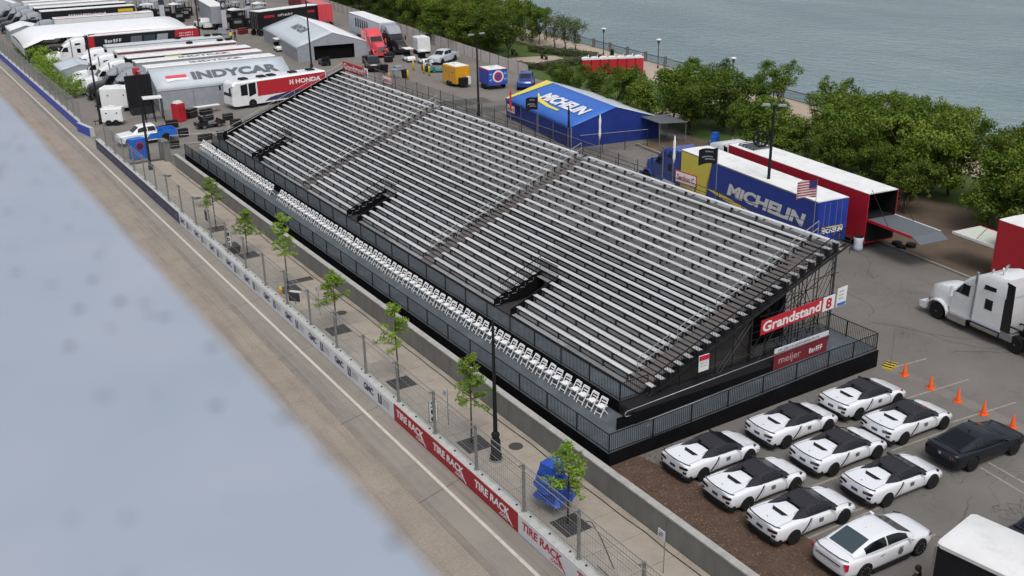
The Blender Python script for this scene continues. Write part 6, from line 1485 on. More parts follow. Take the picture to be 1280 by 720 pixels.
for k, (p0, p1) in enumerate(panel_fence_q):
    r = thing('crowd_barrier', ('low steel crowd barrier behind the pickup', 'low steel crowd barrier beside the dark tracked cart')[k], 'barrier', (p0[0], p0[1], 0)); d_ = Vector((p1[0] - p0[0], p1[1] - p0[1], 0))
    mb = MB(); mb.path([(0, 0, 0), (0, 0, 1.05), (d_.x, d_.y, 1.05), (d_.x, d_.y, 0)], .028, 5); obj('frame', mb, M['galv'], r)
    mb = MB(); mb.tube((0, 0, .2), (d_.x, d_.y, .2), .02, n=5); obj('lower_rail', mb, M['galv'], r)
    mb = MB(); n_ = int(d_.length / .14)
    for q in range(1, n_): mb.tube(d_ * (q / n_) + Vector((0, 0, .2)), d_ * (q / n_) + Vector((0, 0, 1.05)), .008, n=4)
    obj('bars', mb, M['galv'], r)['kind'] = 'stuff'
pickup('silver grey pickup between the golf carts and the fence', (71.2, 131.0, .006), HD + PI - .9, 'tent_grey', 'tent_grey')
pickup('white service pickup beside the numbered feather banner', (54.6, 190.8, .006), HD + .2, 'truck_white', 'truck_white')
# ------------------------------------------------------------------ foliage
def leaf_mat(name, c1, c2, c3, sc=0.8):
    m = bpy.data.materials.new(name); m.use_nodes = True
    t = m.node_tree; n = t.nodes; L = t.links.new; n.clear()
    out = n.new('ShaderNodeOutputMaterial'); d = n.new('ShaderNodeBsdfDiffuse'); tr = n.new('ShaderNodeBsdfTranslucent'); mx = n.new('ShaderNodeMixShader'); mx.inputs[0].default_value = 0.28
    gl = n.new('ShaderNodeBsdfGlossy'); gl.inputs['Roughness'].default_value = 0.5; m2 = n.new('ShaderNodeMixShader'); m2.inputs[0].default_value = 0.015
    tc = n.new('ShaderNodeTexCoord'); oi = n.new('ShaderNodeObjectInfo')
    ad = n.new('ShaderNodeVectorMath'); ad.operation = 'ADD'; L(tc.outputs['Object'], ad.inputs[0])
    sc_ = n.new('ShaderNodeVectorMath'); sc_.operation = 'SCALE'; sc_.inputs['Scale'].default_value = 1.0
    cb = n.new('ShaderNodeCombineXYZ'); ml = n.new('ShaderNodeMath'); ml.operation = 'MULTIPLY'; ml.inputs[1].default_value = 37.0; L(oi.outputs['Random'], ml.inputs[0])
    for k in range(3): L(ml.outputs[0], cb.inputs[k])
    L(cb.outputs[0], ad.inputs[1])
    no = n.new('ShaderNodeTexNoise'); no.inputs['Scale'].default_value = sc; no.inputs['Detail'].default_value = 4; no.inputs['Roughness'].default_value = 0.7; L(ad.outputs[0], no.inputs['Vector'])
    cr = n.new('ShaderNodeValToRGB'); e = cr.color_ramp.elements; e[0].position = .30; e[0].color = (*c1, 1); e[1].position = .70; e[1].color = (*c3, 1); x = e.new(.5); x.color = (*c2, 1)
    L(no.outputs['Fac'], cr.inputs[0])
    hs = n.new('ShaderNodeHueSaturation'); mr = n.new('ShaderNodeMapRange'); mr.inputs['To Min'].default_value = .75; mr.inputs['To Max'].default_value = 1.2; L(oi.outputs['Random'], mr.inputs['Value']); L(mr.outputs[0], hs.inputs['Value']); L(cr.outputs[0], hs.inputs['Color'])
    L(hs.outputs[0], d.inputs[0]); L(hs.outputs[0], tr.inputs[0]); L(d.outputs[0], mx.inputs[1]); L(tr.outputs[0], mx.inputs[2]); L(mx.outputs[0], m2.inputs[1]); L(gl.outputs[0], m2.inputs[2]); L(m2.outputs[0], out.inputs[0])
    return m
M['leaf'] = leaf_mat('leaf', (0.040, 0.078, 0.010), (0.086, 0.140, 0.016), (0.160, 0.220, 0.030))
M['leaf_lime'] = leaf_mat('leaf_lime', (0.065, 0.105, 0.012), (0.120, 0.170, 0.022), (0.200, 0.250, 0.040), 1.1)
M['leaf_young'] = leaf_mat('leaf_young', (0.13, 0.225, 0.028), (0.20, 0.31, 0.042), (0.29, 0.40, 0.065), 2.0)
M['leaf_grey'] = leaf_mat('leaf_grey', (0.07, 0.10, 0.04), (0.10, 0.135, 0.05), (0.14, 0.175, 0.075))
M['hedge'] = leaf_mat('hedge', (0.05, 0.095, 0.018), (0.085, 0.145, 0.03), (0.13, 0.20, 0.045), 1.5)
def leaves(cl, per, size, seed, flat=0.5, name='crown', m='leaf'):
    """cl: list of (x,y,z,r); many small bent leaf faces through each clump"""
    g = np.random.default_rng(seed)
    V = []; 
    for (x, y, z, r) in cl:
        k = max(3, int(per * (r ** 2)))
        d = g.normal(size=(k, 3)); d /= np.linalg.norm(d, axis=1)[:, None]
        rad_ = r * g.random(k) ** 0.45
        p = d * rad_[:, None] * np.array([1, 1, .75]) + np.array([x, y, z])
        nrm = d * .6 + g.normal(size=(k, 3)) * .55 + np.array([0, 0, flat]); nrm /= np.linalg.norm(nrm, axis=1)[:, None]
        a = np.cross(nrm, g.normal(size=(k, 3))); a /= np.linalg.norm(a, axis=1)[:, None] + 1e-9
        b = np.cross(nrm, a); s = size * g.uniform(.6, 1.3, k)[:, None]
        q = np.stack([p - a * s, p - b * s * .55 + nrm * s * .12, p + a * s, p + b * s * .55 + nrm * s * .12], 1); V.append(q)
    V = np.concatenate(V).reshape(-1, 3); nq = len(V) // 4
    me = bpy.data.meshes.new(name)
    me.vertices.add(len(V)); me.vertices.foreach_set('co', V.ravel().astype(np.float32))
    me.loops.add(nq * 4); me.loops.foreach_set('vertex_index', np.arange(nq * 4, dtype=np.int32))
    me.polygons.add(nq); me.polygons.foreach_set('loop_start', np.arange(0, nq * 4, 4, dtype=np.int32)); me.polygons.foreach_set('loop_total', np.full(nq, 4, dtype=np.int32))
    me.materials.append(M[m]); me.update(); me.validate()
    return me
def trunk_mesh(h, r0, limbs, seed):
    rr = random.Random(seed); mb = MB(); pts = [(0, 0, 0)]; n_ = 5
    for k in range(1, n_ + 1): pts.append((pts[-1][0] + rr.uniform(-.12, .12), pts[-1][1] + rr.uniform(-.12, .12), h * k / n_))
    for k in range(n_): mb.tube(pts[k], pts[k + 1], r0 * (1 - .16 * k), r0 * (1 - .16 * (k + 1)), 7)
    for (ex, ey, ez) in limbs:
        t0 = rr.uniform(.45, .95); k = min(n_ - 1, int(t0 * n_)); s = Vector(pts[k + 1]); e = Vector((ex, ey, ez)); m_ = (s + e) / 2 + Vector((0, 0, .25))
        mb.tube(s, m_, r0 * .45, r0 * .28, 5); mb.tube(m_, e, r0 * .28, r0 * .08, 5)
    return mb.mesh('trunk', M['bark'], True)
def big_tree_data(seed, h=6.5, r=3.2, th=2.0, nc=52, m='leaf', per=235, size=.125):
    rr = random.Random(seed); cl = []
    lobes = [(rr.uniform(-.5, .5) * r, rr.uniform(-.5, .5) * r, rr.uniform(-.25, .3) * (h - th), rr.uniform(.5, .8)) for _ in range(5)]
    for k in range(nc):
        lx, ly, lz, ls = rr.choice(lobes)
        a, u = rr.uniform(0, 2 * PI), rr.uniform(-1, 1); q = (1 - u * u) ** .5; f_ = rr.uniform(.55, 1.0)
        x = lx + math.cos(a) * q * r * ls * f_; y = ly + math.sin(a) * q * r * ls * f_; z = (th + h) / 2 + lz + u * (h - th) * .5 * ls * f_
        d_ = math.hypot(x, y)
        if d_ > r: x, y = x * r / d_, y * r / d_
        z = max(th * .75, min(h - .3, z)); cl.append((x, y, z, rr.choice((.34, .5, .65, .8, .95))))
    lim = [c[:3] for c in rr.sample(cl, 12)]
    return trunk_mesh(th + .9, .13, lim, seed), leaves(cl, per, size, seed, m=m)
LM = {}
TREES = [big_tree_data(21, 6.5, 3.2, 1.4, 64), big_tree_data(22, 6.2, 3.4, 1.1, 70), big_tree_data(23, 6.8, 2.9, 1.6, 56), big_tree_data(24, 6.4, 3.2, 1.2, 72), big_tree_data(25, 6.0, 2.6, 2.3, 30, 'leaf_grey', 110)]
trng = random.Random(99)
def tree(x, y, h, r, label, kind=None, group='park trees by the water'):
    k = trng.randrange(4) if kind is None else kind
    tm_, lm_ = TREES[k]; o = thing('park_tree', label, 'tree', (x, y, .04), trng.uniform(0, 6.28), group)
    sc = h / 6.4; sr = r / (2.6 if k == 4 else 3.2); o.scale = (sr, sr, sc)
    link('trunk', tm_, o); cr_ = link('crown', lm_, o)
    if k != 4 and trng.random() < .35:
        if k not in LM: LM[k] = lm_.copy(); LM[k].materials.clear(); LM[k].materials.append(M['leaf_lime'])
        cr_.data = LM[k]
    return o
lab_mid = 'dense leafy tree on the lawn beyond the blue tent'
for x, y, h, r in ((71.5, 81.3, 6.4, 3.9), (72.8, 73.7, 6.0, 3.5), (76.2, 81.5, 6.1, 3.1), (69.5, 76.6, 5.2, 2.8), (68.6, 87.5, 5.2, 2.7), (69.5, 92.5, 4.8, 2.5), (71.0, 78.2, 5.4, 2.7), (69.2, 68.3, 4.6, 2.3), (74.6, 77.0, 5.7, 2.7), (67.6, 96.5, 4.4, 2.3), (72.6, 89.0, 4.6, 2.4), (67.5, 83.3, 4.9, 2.3)):
    tree(x, y, h, r, lab_mid, group='trees beyond the blue tent')
lab_r = 'dense leafy tree in the thicket behind the red race trailer'
for x, y, h, r in ((68.0, 63.2, 6.0, 3.2), (70.4, 58.4, 6.9, 3.4), (70.0, 53.5, 7.0, 3.5), (69.2, 49.6, 6.8, 3.3), (73.4, 53.0, 6.6, 3.0), (75.0, 57.6, 6.2, 3.0), (67.0, 57.4, 5.5, 2.8), (72.2, 48.4, 6.2, 2.6), (67.2, 53.0, 5.6, 2.7), (66.6, 60.4, 5.0, 2.4), (76.2, 61.5, 5.6, 2.5), (66.6, 50.0, 5.0, 2.4), (65.4, 47.4, 4.2, 2.1), (65.6, 54.6, 4.2, 2.1)):
    tree(x, y, h, r, lab_r, group='trees behind the red race trailer')
for x, y, h, r, q in ((84.5, 79.1, 5.4, 2.5, 'standing alone near the water rail'), (80.6, 67.6, 5.6, 2.3, 'rising behind the thicket by a promenade lamp'), (79.6, 61.6, 5.7, 2.1, 'rising between the thicket and the water'), (80.2, 57.6, 5.6, 1.8, 'slender at the promenade beyond the thicket'), (76.8, 51.4, 6.6, 2.3, 'open crowned at the end of the thicket')):
    tree(x, y, h, r, 'dark green tree ' + q)
lab_b = 'bright leafy tree beside the mulch near the red trailers'
for x, y, h, r in ((67.6, 41.8, 6.3, 3.0), (70.6, 43.6, 6.5, 2.9), (73.0, 45.0, 6.4, 2.5), (70.8, 39.8, 6.6, 3.0), (66.8, 37.2, 6.0, 2.7), (73.6, 40.6, 6.5, 2.8), (69.2, 34.2, 6.3, 2.9), (73.2, 36, 6.3, 2.9)):
    tree(x, y, h, r, lab_b, group='trees near the red trailers')
lab_w = 'leafy tree in the long row behind the white fence'
a = 137.0
while a < 262:
    for c0 in ((61.6, 64.6, 68.4) if a > 152 else ((61.4, 65.0) if a > 143 else (61.4,))):
        x, y = lot(c0 + trng.uniform(-.9, .9), a + trng.uniform(-1.5, 1.5)); tree(x, y, trng.uniform(6.0, 7.4), trng.uniform(3.0, 3.8), lab_w, group='trees behind the white fence')
    a += 5.2
lab_p = 'light crowned tree in the row along the promenade'
for q, a in enumerate((134.5, 138.2, 142.6, 146.8, 150.6, 154.6, 159, 164, 169, 174, 180, 186, 192, 198, 205, 212, 220, 228, 236, 245, 254)):
    x, y = lot(73.0 + trng.uniform(-.4, .4), a); tree(x, y, trng.uniform(5.2, 6.4), trng.uniform(2.0, 2.7), lab_p, 4 if q in (0, 1, 2, 4) else None, group='trees along the promenade')
# street saplings with tiers of leaves
def sapling_data(seed, h):
    rr = random.Random(seed); cl = []; lim = []
    z = h * .50
    while z < h:
        f_ = (z - h * .5) / (h * .5); rad_ = (1.05 - .75 * f_)
        for k in range(rr.randint(3, 4)):
            a = rr.uniform(0, 2 * PI); l = rad_ * rr.uniform(.5, 1.2); e = (math.cos(a) * l, math.sin(a) * l, z + rr.uniform(-.1, .15)); lim.append(e)
            for q in (.35, .6, .85, 1.0): cl.append((e[0] * q + rr.uniform(-.08, .08), e[1] * q + rr.uniform(-.08, .08), e[2] - .12 + .1 * q, rr.uniform(.12, .26)))
        z += h * .075
    mb = MB(); mb.tube((0, 0, 0), (.03, .02, h * .55), .045, .033, 7); mb.tube((.03, .02, h * .55), (0, 0, h), .033, .008, 6)
    for e in lim: mb.tube((0, 0, e[2] - .22), e, .013, .004, 4)
    return mb.mesh('trunk', M['bark'], True), leaves(cl, 640, .062, seed, 1.0, m='leaf_young')
gr = MB(); gr.box(-.62, .62, -.62, .62, 0, .012); gr_me = gr.mesh('tree_grate', M['grate'])
sl = MB()
for k in range(9): sl.box(-.58, .58, -.57 + k * .135, -.50 + k * .135, .012, .02)
sl_me = sl.mesh('grate_bars', M['dark_steel'])
for k, (yy, h, q) in enumerate(((28.49, 3.8, 'beside the blue tarpaulin'), (36.19, 4.7, 'beside the black lamp post'), (43.69, 4.5, 'past the lamp post towards the small sign'), (51.85, 3.7, 'nearest the black monitor'), (59.62, 5.2, 'tall and tiered beside the yellow hydrant'), (67.44, 3.3, 'beside the dark planter'), (74.58, 4.1, 'slim beside the hundred marker'))):
    o = thing('sapling', 'young bright green street tree ' + q, 'tree', (20.35, yy, .055), trng.uniform(0, 6), 'saplings along the sidewalk')
    a_, b_ = sapling_data(60 + k, h); link('trunk', a_, o); link('crown', b_, o)
    g_ = link('tree_grate', gr_me); g_.location = (20.4, yy - .15, .054); tag(g_, 'square dark grate round a sapling on the sidewalk', 'grate', 'tree grates on the sidewalk'); link('grate_bars', sl_me, g_)
for k, (x, y, h) in enumerate(((21.9, 136, 2.0), (22.0, 140, 2.2), (21.9, 144, 2.2), (22.2, 147.5, 2.0), (22.2, 152, 2.4), (22.3, 156, 2.6), (22.4, 160, 2.5), (22.5, 164.5, 2.8), (22.6, 169, 2.6), (22.7, 174, 2.8), (22.8, 179, 2.6), (22.9, 185, 2.6))):
    if k == 0: shr = leaves([(trng.uniform(-.8, .8), trng.uniform(-1.6, 1.6), trng.uniform(.4, 2.1), trng.uniform(.35, .6)) for _ in range(26)], 150, .12, 77, m='leaf_young'); shm = trunk_mesh(1.4, .06, [(.4, .5, 1.6), (-.4, -.6, 1.7), (.2, -.9, 1.5)], 3)
    o = thing('shrub', 'bright green bush behind the blue far barrier', 'bush', (x, y, 0), trng.uniform(0, 6), 'bushes behind the far barrier'); o.scale = (1, 1, h / 2.2); link('foliage', shr, o); link('stem', shm, o)
def hedge(label, p0, p1, w, h, seed):
    o = thing('hedge', label, 'hedge', (p0[0], p0[1], .05)); d = Vector((p1[0] - p0[0], p1[1] - p0[1], 0)); n_ = int(d.length / .35); cl = []; rr = random.Random(seed)
    for k in range(n_):
        for q in (-.5, 0, .5): cl.append((*(d * (k / n_) + Vector((-d.y, d.x, 0)).normalized() * q * w)[:2], rr.uniform(.3, h - .25), rr.uniform(.32, .45)))
    link('foliage', leaves(cl, 110, .12, seed, m='hedge'), o)
    mb = MB(); mb.bar((0, 0, h * .4), (d.x, d.y, h * .4), w * .8, h * .75); obj('inner_branches', mb, M['bark'], o)
hedge('clipped hedge on the far side of the picnic terrace', (86.6, 131.5), (90.0, 119.8), 1.6, 1.1, 5)
hedge('clipped hedge beside the portable toilets', (78.3, 116.8), (89.4, 118.2), 1.6, 1.2, 6)
hedge('low hedge between the lawn and the white fence', (77.3, 122.0), (78.6, 118.0), 1.2, .9, 7)

# ------------------------------------------------------------------ white fence, chain-link fence, water rail
def panel_fence(name, label, p0, p1, n_, h, cloth, cat='fence'):
    r = thing(name, label, cat, (p0[0], p0[1], 0)); d = Vector((p1[0] - p0[0], p1[1] - p0[1], 0))
    for k in range(n_):
        a_ = d * (k / n_); b_ = d * ((k + 1) / n_); u = (b_ - a_).normalized() * .06
        if cloth:
            mb = MB(); mb.hexa([a_ + u, b_ - u, b_ - u + Vector((.02, 0, 0)), a_ + u + Vector((.02, 0, 0))] + [v + Vector((0, 0, h)) for v in (a_ + u, b_ - u, b_ - u + Vector((.02, 0, 0)), a_ + u + Vector((.02, 0, 0)))]); obj('panel', mb, M[cloth], r)
        else:
            mb = MB(); mb.tube(a_ + Vector((0, 0, h)), b_ + Vector((0, 0, h)), .022, n=5); obj('rail', mb, M['galv'], r)
            mb = MB(); mb.tube(a_ + Vector((0, 0, .12)), b_ + Vector((0, 0, .12)), .012, n=4); obj('bottom_wire', mb, M['galv'], r)
    mbp = MB(); mbp.tube((0, 0, 0), (0, 0, h + .12), .035); pme = mbp.mesh('post', M['dark_steel'])
    for k in range(n_ + 1):
        o = link('post', pme, r); o.location = d * (k / n_)
    if not cloth:
        mb = MB(); Ln = d.length; u = d.normalized(); q = 0
        while q < Ln - h:
            mb.bar(u * q + Vector((0, 0, .1)), u * (q + h - .1) + Vector((0, 0, h)), .007, .007); mb.bar(u * (q + h - .1) + Vector((0, 0, .1)), u * q + Vector((0, 0, h)), .007, .007); q += .16
        o = obj('chain_link', mb, M['dark_steel'], r); o['kind'] = 'stuff'
    return r
M['fence_white'] = mat('fence_white', (0.52, 0.48, 0.46), .8, var=.12, vscale=1.0)
panel_fence('screen_fence', 'long pale screened fence between the paddock and the trees', (74.4, 113.6), (88.6, 235), 40, 1.6, 'fence_white')
panel_fence('chain_fence', 'dark chain link fence behind the grandstand beside the paddock', (56.4, 122.5), (56.0, 95.2), 9, 1.8, None)
panel_fence('tent_fence', 'dark chain link fence between the grandstand and the blue tent', (55.9, 94.6), (54.6, 66.4), 10, 1.8, None)
panel_fence('yard_fence', 'wire fence from the blue tent to the blue tractor', (56.0, 76.8), (62.8, 75.0), 3, 1.8, None)
wr_ = thing('water_railing', 'long grey picket railing along the water edge', 'railing', (*lot(78.8, 40), .052), -LOT)
pk = MB(); pk.bar((0, 0, 1.1), (0, 5.0, 1.1), .07); pk.bar((0, 0, .12), (0, 5.0, .12), .05)
for k in range(34): pk.bar((0, k * .147 + .07, .12), (0, k * .147 + .07, 1.1), .018)
pk_me = pk.mesh('railing_panel', M['dark_steel']); pp_ = MB(); pp_.box(-.16, .16, -.16, .16, 0, 1.3); pp_.prism([(-.2, 1.3), (.2, 1.3), (.12, 1.42), (-.12, 1.42)], 'y', -.2, .2); pp_me = pp_.mesh('pillar', M['wall_concrete'])
for k in range(46):
    o = link('railing_panel', pk_me, wr_); o.location = (0, k * 5.0, 0); o = link('pillar', pp_me, wr_); o.location = (0, k * 5.0, 0)

# ------------------------------------------------------------------ lamps
def park_lamp(x, y, q):
    r = thing('promenade_lamp', 'slender promenade lamp with pale shallow cap ' + q, 'lamp', (x, y, .05), 0, 'promenade lamps')
    mb = MB(); mb.lathe([(.12, 0), (.12, .3), (.06, .4), (.05, 3.2), (.09, 3.3)], 10); obj('post', mb, M['dark_steel'], r, True, 40)
    mb = MB(); mb.lathe([(.10, 3.3), (.22, 3.75), (.20, 3.8)], 12); obj('lantern', mb, M['grey_glass'], r, True, 40)
    mb = MB(); mb.lathe([(.36, 3.8), (.34, 3.9), (.1, 3.98)], 12); obj('cap', mb, M['plastic_white'], r, True, 40)
for x, y, q in ((92.8, 121.5, 'past the portable toilets'), (92.0, 108.2, 'beside the portable toilets'), (89.2, 91.0, 'between the toilets and the lone tree'), (85.0, 72.3, 'behind the thicket'), (83.6, 55.9, 'at the end of the thicket'), (95.0, 140, 'behind the far promenade trees')): park_lamp(x, y, q)
def tall_pole(x, y, h, label, head=2, arm=.6, extra=None):
    r = thing('light_pole', label, 'lamp post', (x, y, 0), rad(-47) if extra else LOT)
    mb = MB(); mb.lathe([(.20, 0), (.20, .5), (.13, .6), (.085, h)], 10); obj('pole', mb, M['black'], r, True, 40)
    for s in ((-1, 1) if head == 2 else ((1,) if head else ())):
        mb = MB(); mb.bar((0, 0, h - .1), (s * arm, 0, h), .06); obj('arm', mb, M['black'], r)
        mb = MB(); mb.prism([(s * (arm - .25), h - .03), (s * (arm + .35), h - .03), (s * (arm + .3), h + .1), (s * (arm - .2), h + .1)], 'y', -.16, .16); obj('lamp_head', mb, M['tent_wall'], r)
    if extra: extra(r)
    return r
def ringext(r):
    mb = MB(); n_ = 20; 
    for k in range(n_):
        a0, a1 = 2 * PI * k / n_, 2 * PI * (k + 1) / n_
        mb.tube((-.75 + .5 * math.cos(a0), 0, 7.0 + .55 * math.sin(a0)), (-.75 + .5 * math.cos(a1), 0, 7.0 + .55 * math.sin(a1)), .09, n=6)
    obj('ring_sign', mb, M['black'], r, True)
    mb = MB(); mb.box(-1.05, -.8, -.03, .03, 6.65, 7.35); mb.bar((-.9, 0, 6.9), (-.45, 0, 6.7), .05); obj('sign_plate', mb, M['black'], r)
    for z in (6.7, 7.3):
        mb = MB(); mb.bar((-.3, 0, z), (0, 0, z), .04); obj('bracket', mb, M['black'], r)
tall_pole(53.4, 50.2, 9.4, 'tall black pole with a round ring sign behind the stand', 2, .5, ringext)
tall_pole(56.9, 97.0, 8.9, 'tall black twin headed light pole behind the stand beside the fence', 2, .7)
tall_pole(54.0, 138.3, 9.6, 'tall black light pole at the corner of the pale tent', 2, .6)
tall_pole(21.2, 118.4, 9.6, 'tall black light pole beside the cream generator', 1, .5)
tall_pole(20.7, 95.2, 9.0, 'tall black light pole at the sidewalk end by the blue tent box', 1, .4)
tall_pole(44.5, 158.5, 10.5, 'thin tall pole among the transporters', 0)
lp = thing('street_lamp', 'ornate black lamp post with flared base on the sidewalk', 'lamp post', (20.55, 34.35, .054))
mb = MB(); mb.lathe([(.27, 0), (.27, .25), (.22, .32), (.22, .95), (.15, 1.15), (.19, 1.22), (.19, 1.32), (.11, 1.42)], 14); obj('base', mb, M['black'], lp, True, 40)
mb = MB(); mb.lathe([(.10, 1.42), (.075, 4.4), (.06, 6.5)], 12); obj('post', mb, M['black'], lp, True, 40)
mb = MB(); mb.lathe([(.33, 0), (.33, .03), (.28, .05)], 18); obj('plinth', mb, M['wall_concrete'], lp)
mb = MB(); mb.lathe([(.06, 6.5), (.05, 6.8), (.02, 6.87)], 10); obj('finial', mb, M['black'], lp, True, 40)

# ------------------------------------------------------------------ sidewalk things
def marker(y, txt, label, w=.42, h=1.1):
    r = thing('distance_board', label, 'sign', (19.0, y, .95), rad(60))
    mb = MB(); mb.box(-.02, .02, -w / 2, w / 2, .12, .12 + h); obj('board', mb, M['plastic_white'], r)
    for k, ch in enumerate(txt): text_part(ch, (-.02, w * .28, .12 + h - (k + 1) * h / 3 + .04), (0, -w * .56, 0), (0, 0, h / 3 - .09), M['gloss_black'], r, bold=.05)
    mb = MB()
    for a_, b_ in ((-w / 2, -w / 2 + .025), (w / 2 - .025, w / 2)): mb.box(-.026, -.02, a_, b_, .12, .12 + h)
    mb.box(-.026, -.02, -w / 2, w / 2, .12, .145); mb.box(-.026, -.02, -w / 2, w / 2, .095 + h, .12 + h); obj('border', mb, M['gloss_black'], r)
    mb = MB(); mb.bar((.04, 0, 0), (.04, 0, .3), .05); obj('stem', mb, M['steel'], r)
marker(37.3, '200', 'white upright board with black number two hundred on the barrier'); marker(67.0, '100', 'white upright board with black number one hundred on the barrier')
mb = MB(); mb.box(-.03, .03, -.2, .2, 0, .75); o = solo('timing_box', mb, M['black'], 'small black upright box hung on the catch fence', 'box', None, (18.8, 71.2, 1.9))
mon = thing('monitor_box', 'black flat monitor facing the track behind the barrier with white casing', 'monitor', (19.0, 54.7, .95), rad(40))
mb = MB(); mb.box(-.05, .0, -.36, .36, .25, .80); obj('screen', mb, M['black'], mon)
mb = MB(); mb.box(.0, .22, -.34, .34, .22, .84); obj('casing', mb, M['plastic_white'], mon); mb = MB(); mb.tube((.1, 0, 0), (.1, 0, .25), .04); obj('stand', mb, M['steel'], mon)
hy = thing('fire_hydrant', 'yellow topped fire hydrant behind the barrier', 'hydrant', (19.4, 58.3, .054))
mb = MB(); mb.lathe([(.14, 0), (.14, .05), (.10, .08), (.10, .55), (.13, .58), (.13, .64), (.10, .74), (.03, .82)], 12); obj('barrel', mb, M['yellow'], hy, True, 40)
for s in (-1, 1):
    mb = MB(); mb.tube((0, s * .08, .42), (0, s * .2, .42), .055, n=8); obj('outlet', mb, M['orange'], hy)
# tarpaulined stack
tp = thing('tarped_seat_stack', 'bright blue tarpaulin draped over a stack of equipment on the sidewalk', 'tarpaulin', (20.55, 29.75, .054), rad(8))
rr = random.Random(4)
def lump(x0, x1, y0, y1, z0, z1, seed, fl=.1, tw=0.0):
    q = random.Random(seed); rings = []; prof = [(0.0, fl * .5), (.12, fl), (.45, .02), (.8, 0.0), (.95, -.01), (1.0, -.05)]
    cx, cy = (x0 + x1) / 2, (y0 + y1) / 2; hx, hy = (x1 - x0) / 2, (y1 - y0) / 2; N = 28
    fold = [q.uniform(-.05, .05) for _ in range(N)]
    for f_, e in prof:
        ring_ = []
        for i in range(N):
            a = 2 * PI * i / N; c_, s_ = math.cos(a), math.sin(a); rr_ = (abs(c_) ** 9 + abs(s_) ** 9) ** (-1 / 9)
            k_ = fold[i] * (1.15 - f_) * 1.3
            px_, py_ = c_ * rr_ * (hx + e + k_), s_ * rr_ * (hy + e + k_)
            ct, st_ = math.cos(tw), math.sin(tw)
            ring_.append((cx + px_ * ct - py_ * st_, cy + px_ * st_ + py_ * ct, z0 + (z1 - z0) * f_ + (q.uniform(-.10, .05) if f_ == 0 else q.uniform(-.012, .012))))
        rings.append(ring_)
    mb = MB(); mb.loft(rings); return mb
obj('lower_tarp', lump(-.52, .58, -.62, .50, .55, 1.12, 1, .16, .1), M['tarp_blue'], tp, True, 35); obj('middle_tarp', lump(-.60, .50, -.45, .60, 1.02, 1.52, 2, .10, -.15), M['tarp_blue'], tp, True, 35); obj('upper_tarp', lump(-.36, .40, -.25, .50, 1.46, 2.15, 3, .07, .05), M['tarp_blue'], tp, True, 35)
for x, y in ((-.45, -.5), (.45, -.5), (.45, .45), (-.45, .45)):
    mb = MB(); mb.tube((x, y, 0), (x, y, .7), .02); obj('leg', mb, M['steel'], tp)
mb = MB()
for k in range(16):
    a0, a1 = 2 * PI * k / 16, 2 * PI * (k + 1) / 16; mb.tube((.05 + .38 * math.cos(a0), -.95 + .3 * math.sin(a0), .03), (.05 + .38 * math.cos(a1), -.95 + .3 * math.sin(a1), .04), .014, n=4)
mb.path([(.4, -.95, .04), (.9, -1.6, .03), (.6, -2.6, .03), (-.2, -4.5, .03)], .014, 4)
tag(obj('cable_coil', mb, M['dark_steel']), 'grey cable coil on the sidewalk beside the blue tarpaulin', 'cable').location = (20.3, 29.6, .055)
mb = MB(); rr = random.Random(8); pts = [(22.55 + rr.uniform(-.05, .05), 8 + k * 1.4, .075) for k in range(62)]; mb.path(pts, .022, 4)
tag(obj('ground_cable', mb, M['dark_steel']), 'long dark cable laid along the foot of the concrete wall', 'cable')
mb = MB(); rr = random.Random(9)
for k in range(3): mb.path([(19.35 + .16 * k + rr.uniform(-.04, .04), 8 + q * 1.6, .07) for q in range(12)], .016, 4)
tag(obj('cable_bundle', mb, M['dark_steel']), 'bundle of thin cables lying behind the barrier', 'cable')
for x, y in ((21.9, 34.8), (21.6, 54.0), (21.5, 83.5), (21.4, 92)):
    mb = MB(); mb.lathe([(.34, 0), (.34, .008), (.30, .014)], 20); solo('manhole_cover', mb, M['grate'], 'round dark iron manhole cover set in the sidewalk slabs', 'manhole', 'sidewalk manhole covers', (x, y, .052))
mb = MB(); mb.box(-.9, .9, -.35, .35, 0, .01); solo('utility_hatch', mb, M['grate'], 'dark rectangular hatch in the sidewalk between two saplings', 'hatch', None, (21.5, 60.6, .053))
def street_sign(x, y, q):
    r = thing('parking_sign', 'thin pole with small notice on the sidewalk ' + q, 'sign', (x, y, .054)); mb = MB(); mb.tube((0, 0, 0), (0, 0, 1.9), .02); obj('pole', mb, M['galv'], r)
    mb = MB(); mb.box(-.04, -.02, -.02, .36, 1.45, 1.85); pn = obj('plate', mb, M['banner_white'], r); scribble((-.04, .3, 1.55), (0, -.26, 0), (0, 0, .2), M['grey_text'], pn, 3)
street_sign(21.5, 23.9, 'before the concrete wall near the cable coil'); street_sign(20.3, 38.3, 'behind the two hundred board'); street_sign(20.4, 54.4, 'behind the black monitor')
pl = thing('dark_planter', 'low dark planter box behind the fence by a sapling', 'planter', (19.6, 68.6, .054)); mb = MB(); mb.hexa([(-.4, -.5, 0), (.4, -.5, 0), (.4, .5, 0), (-.4, .5, 0), (-.5, -.6, .55), (.5, -.6, .55), (.5, .6, .55), (-.5, .6, .55)]); obj('tub', mb, M['dark_steel'], pl); mb = MB(); mb.box(-.44, .44, -.54, .54, .50, .56); obj('soil', mb, M['grate'], pl)
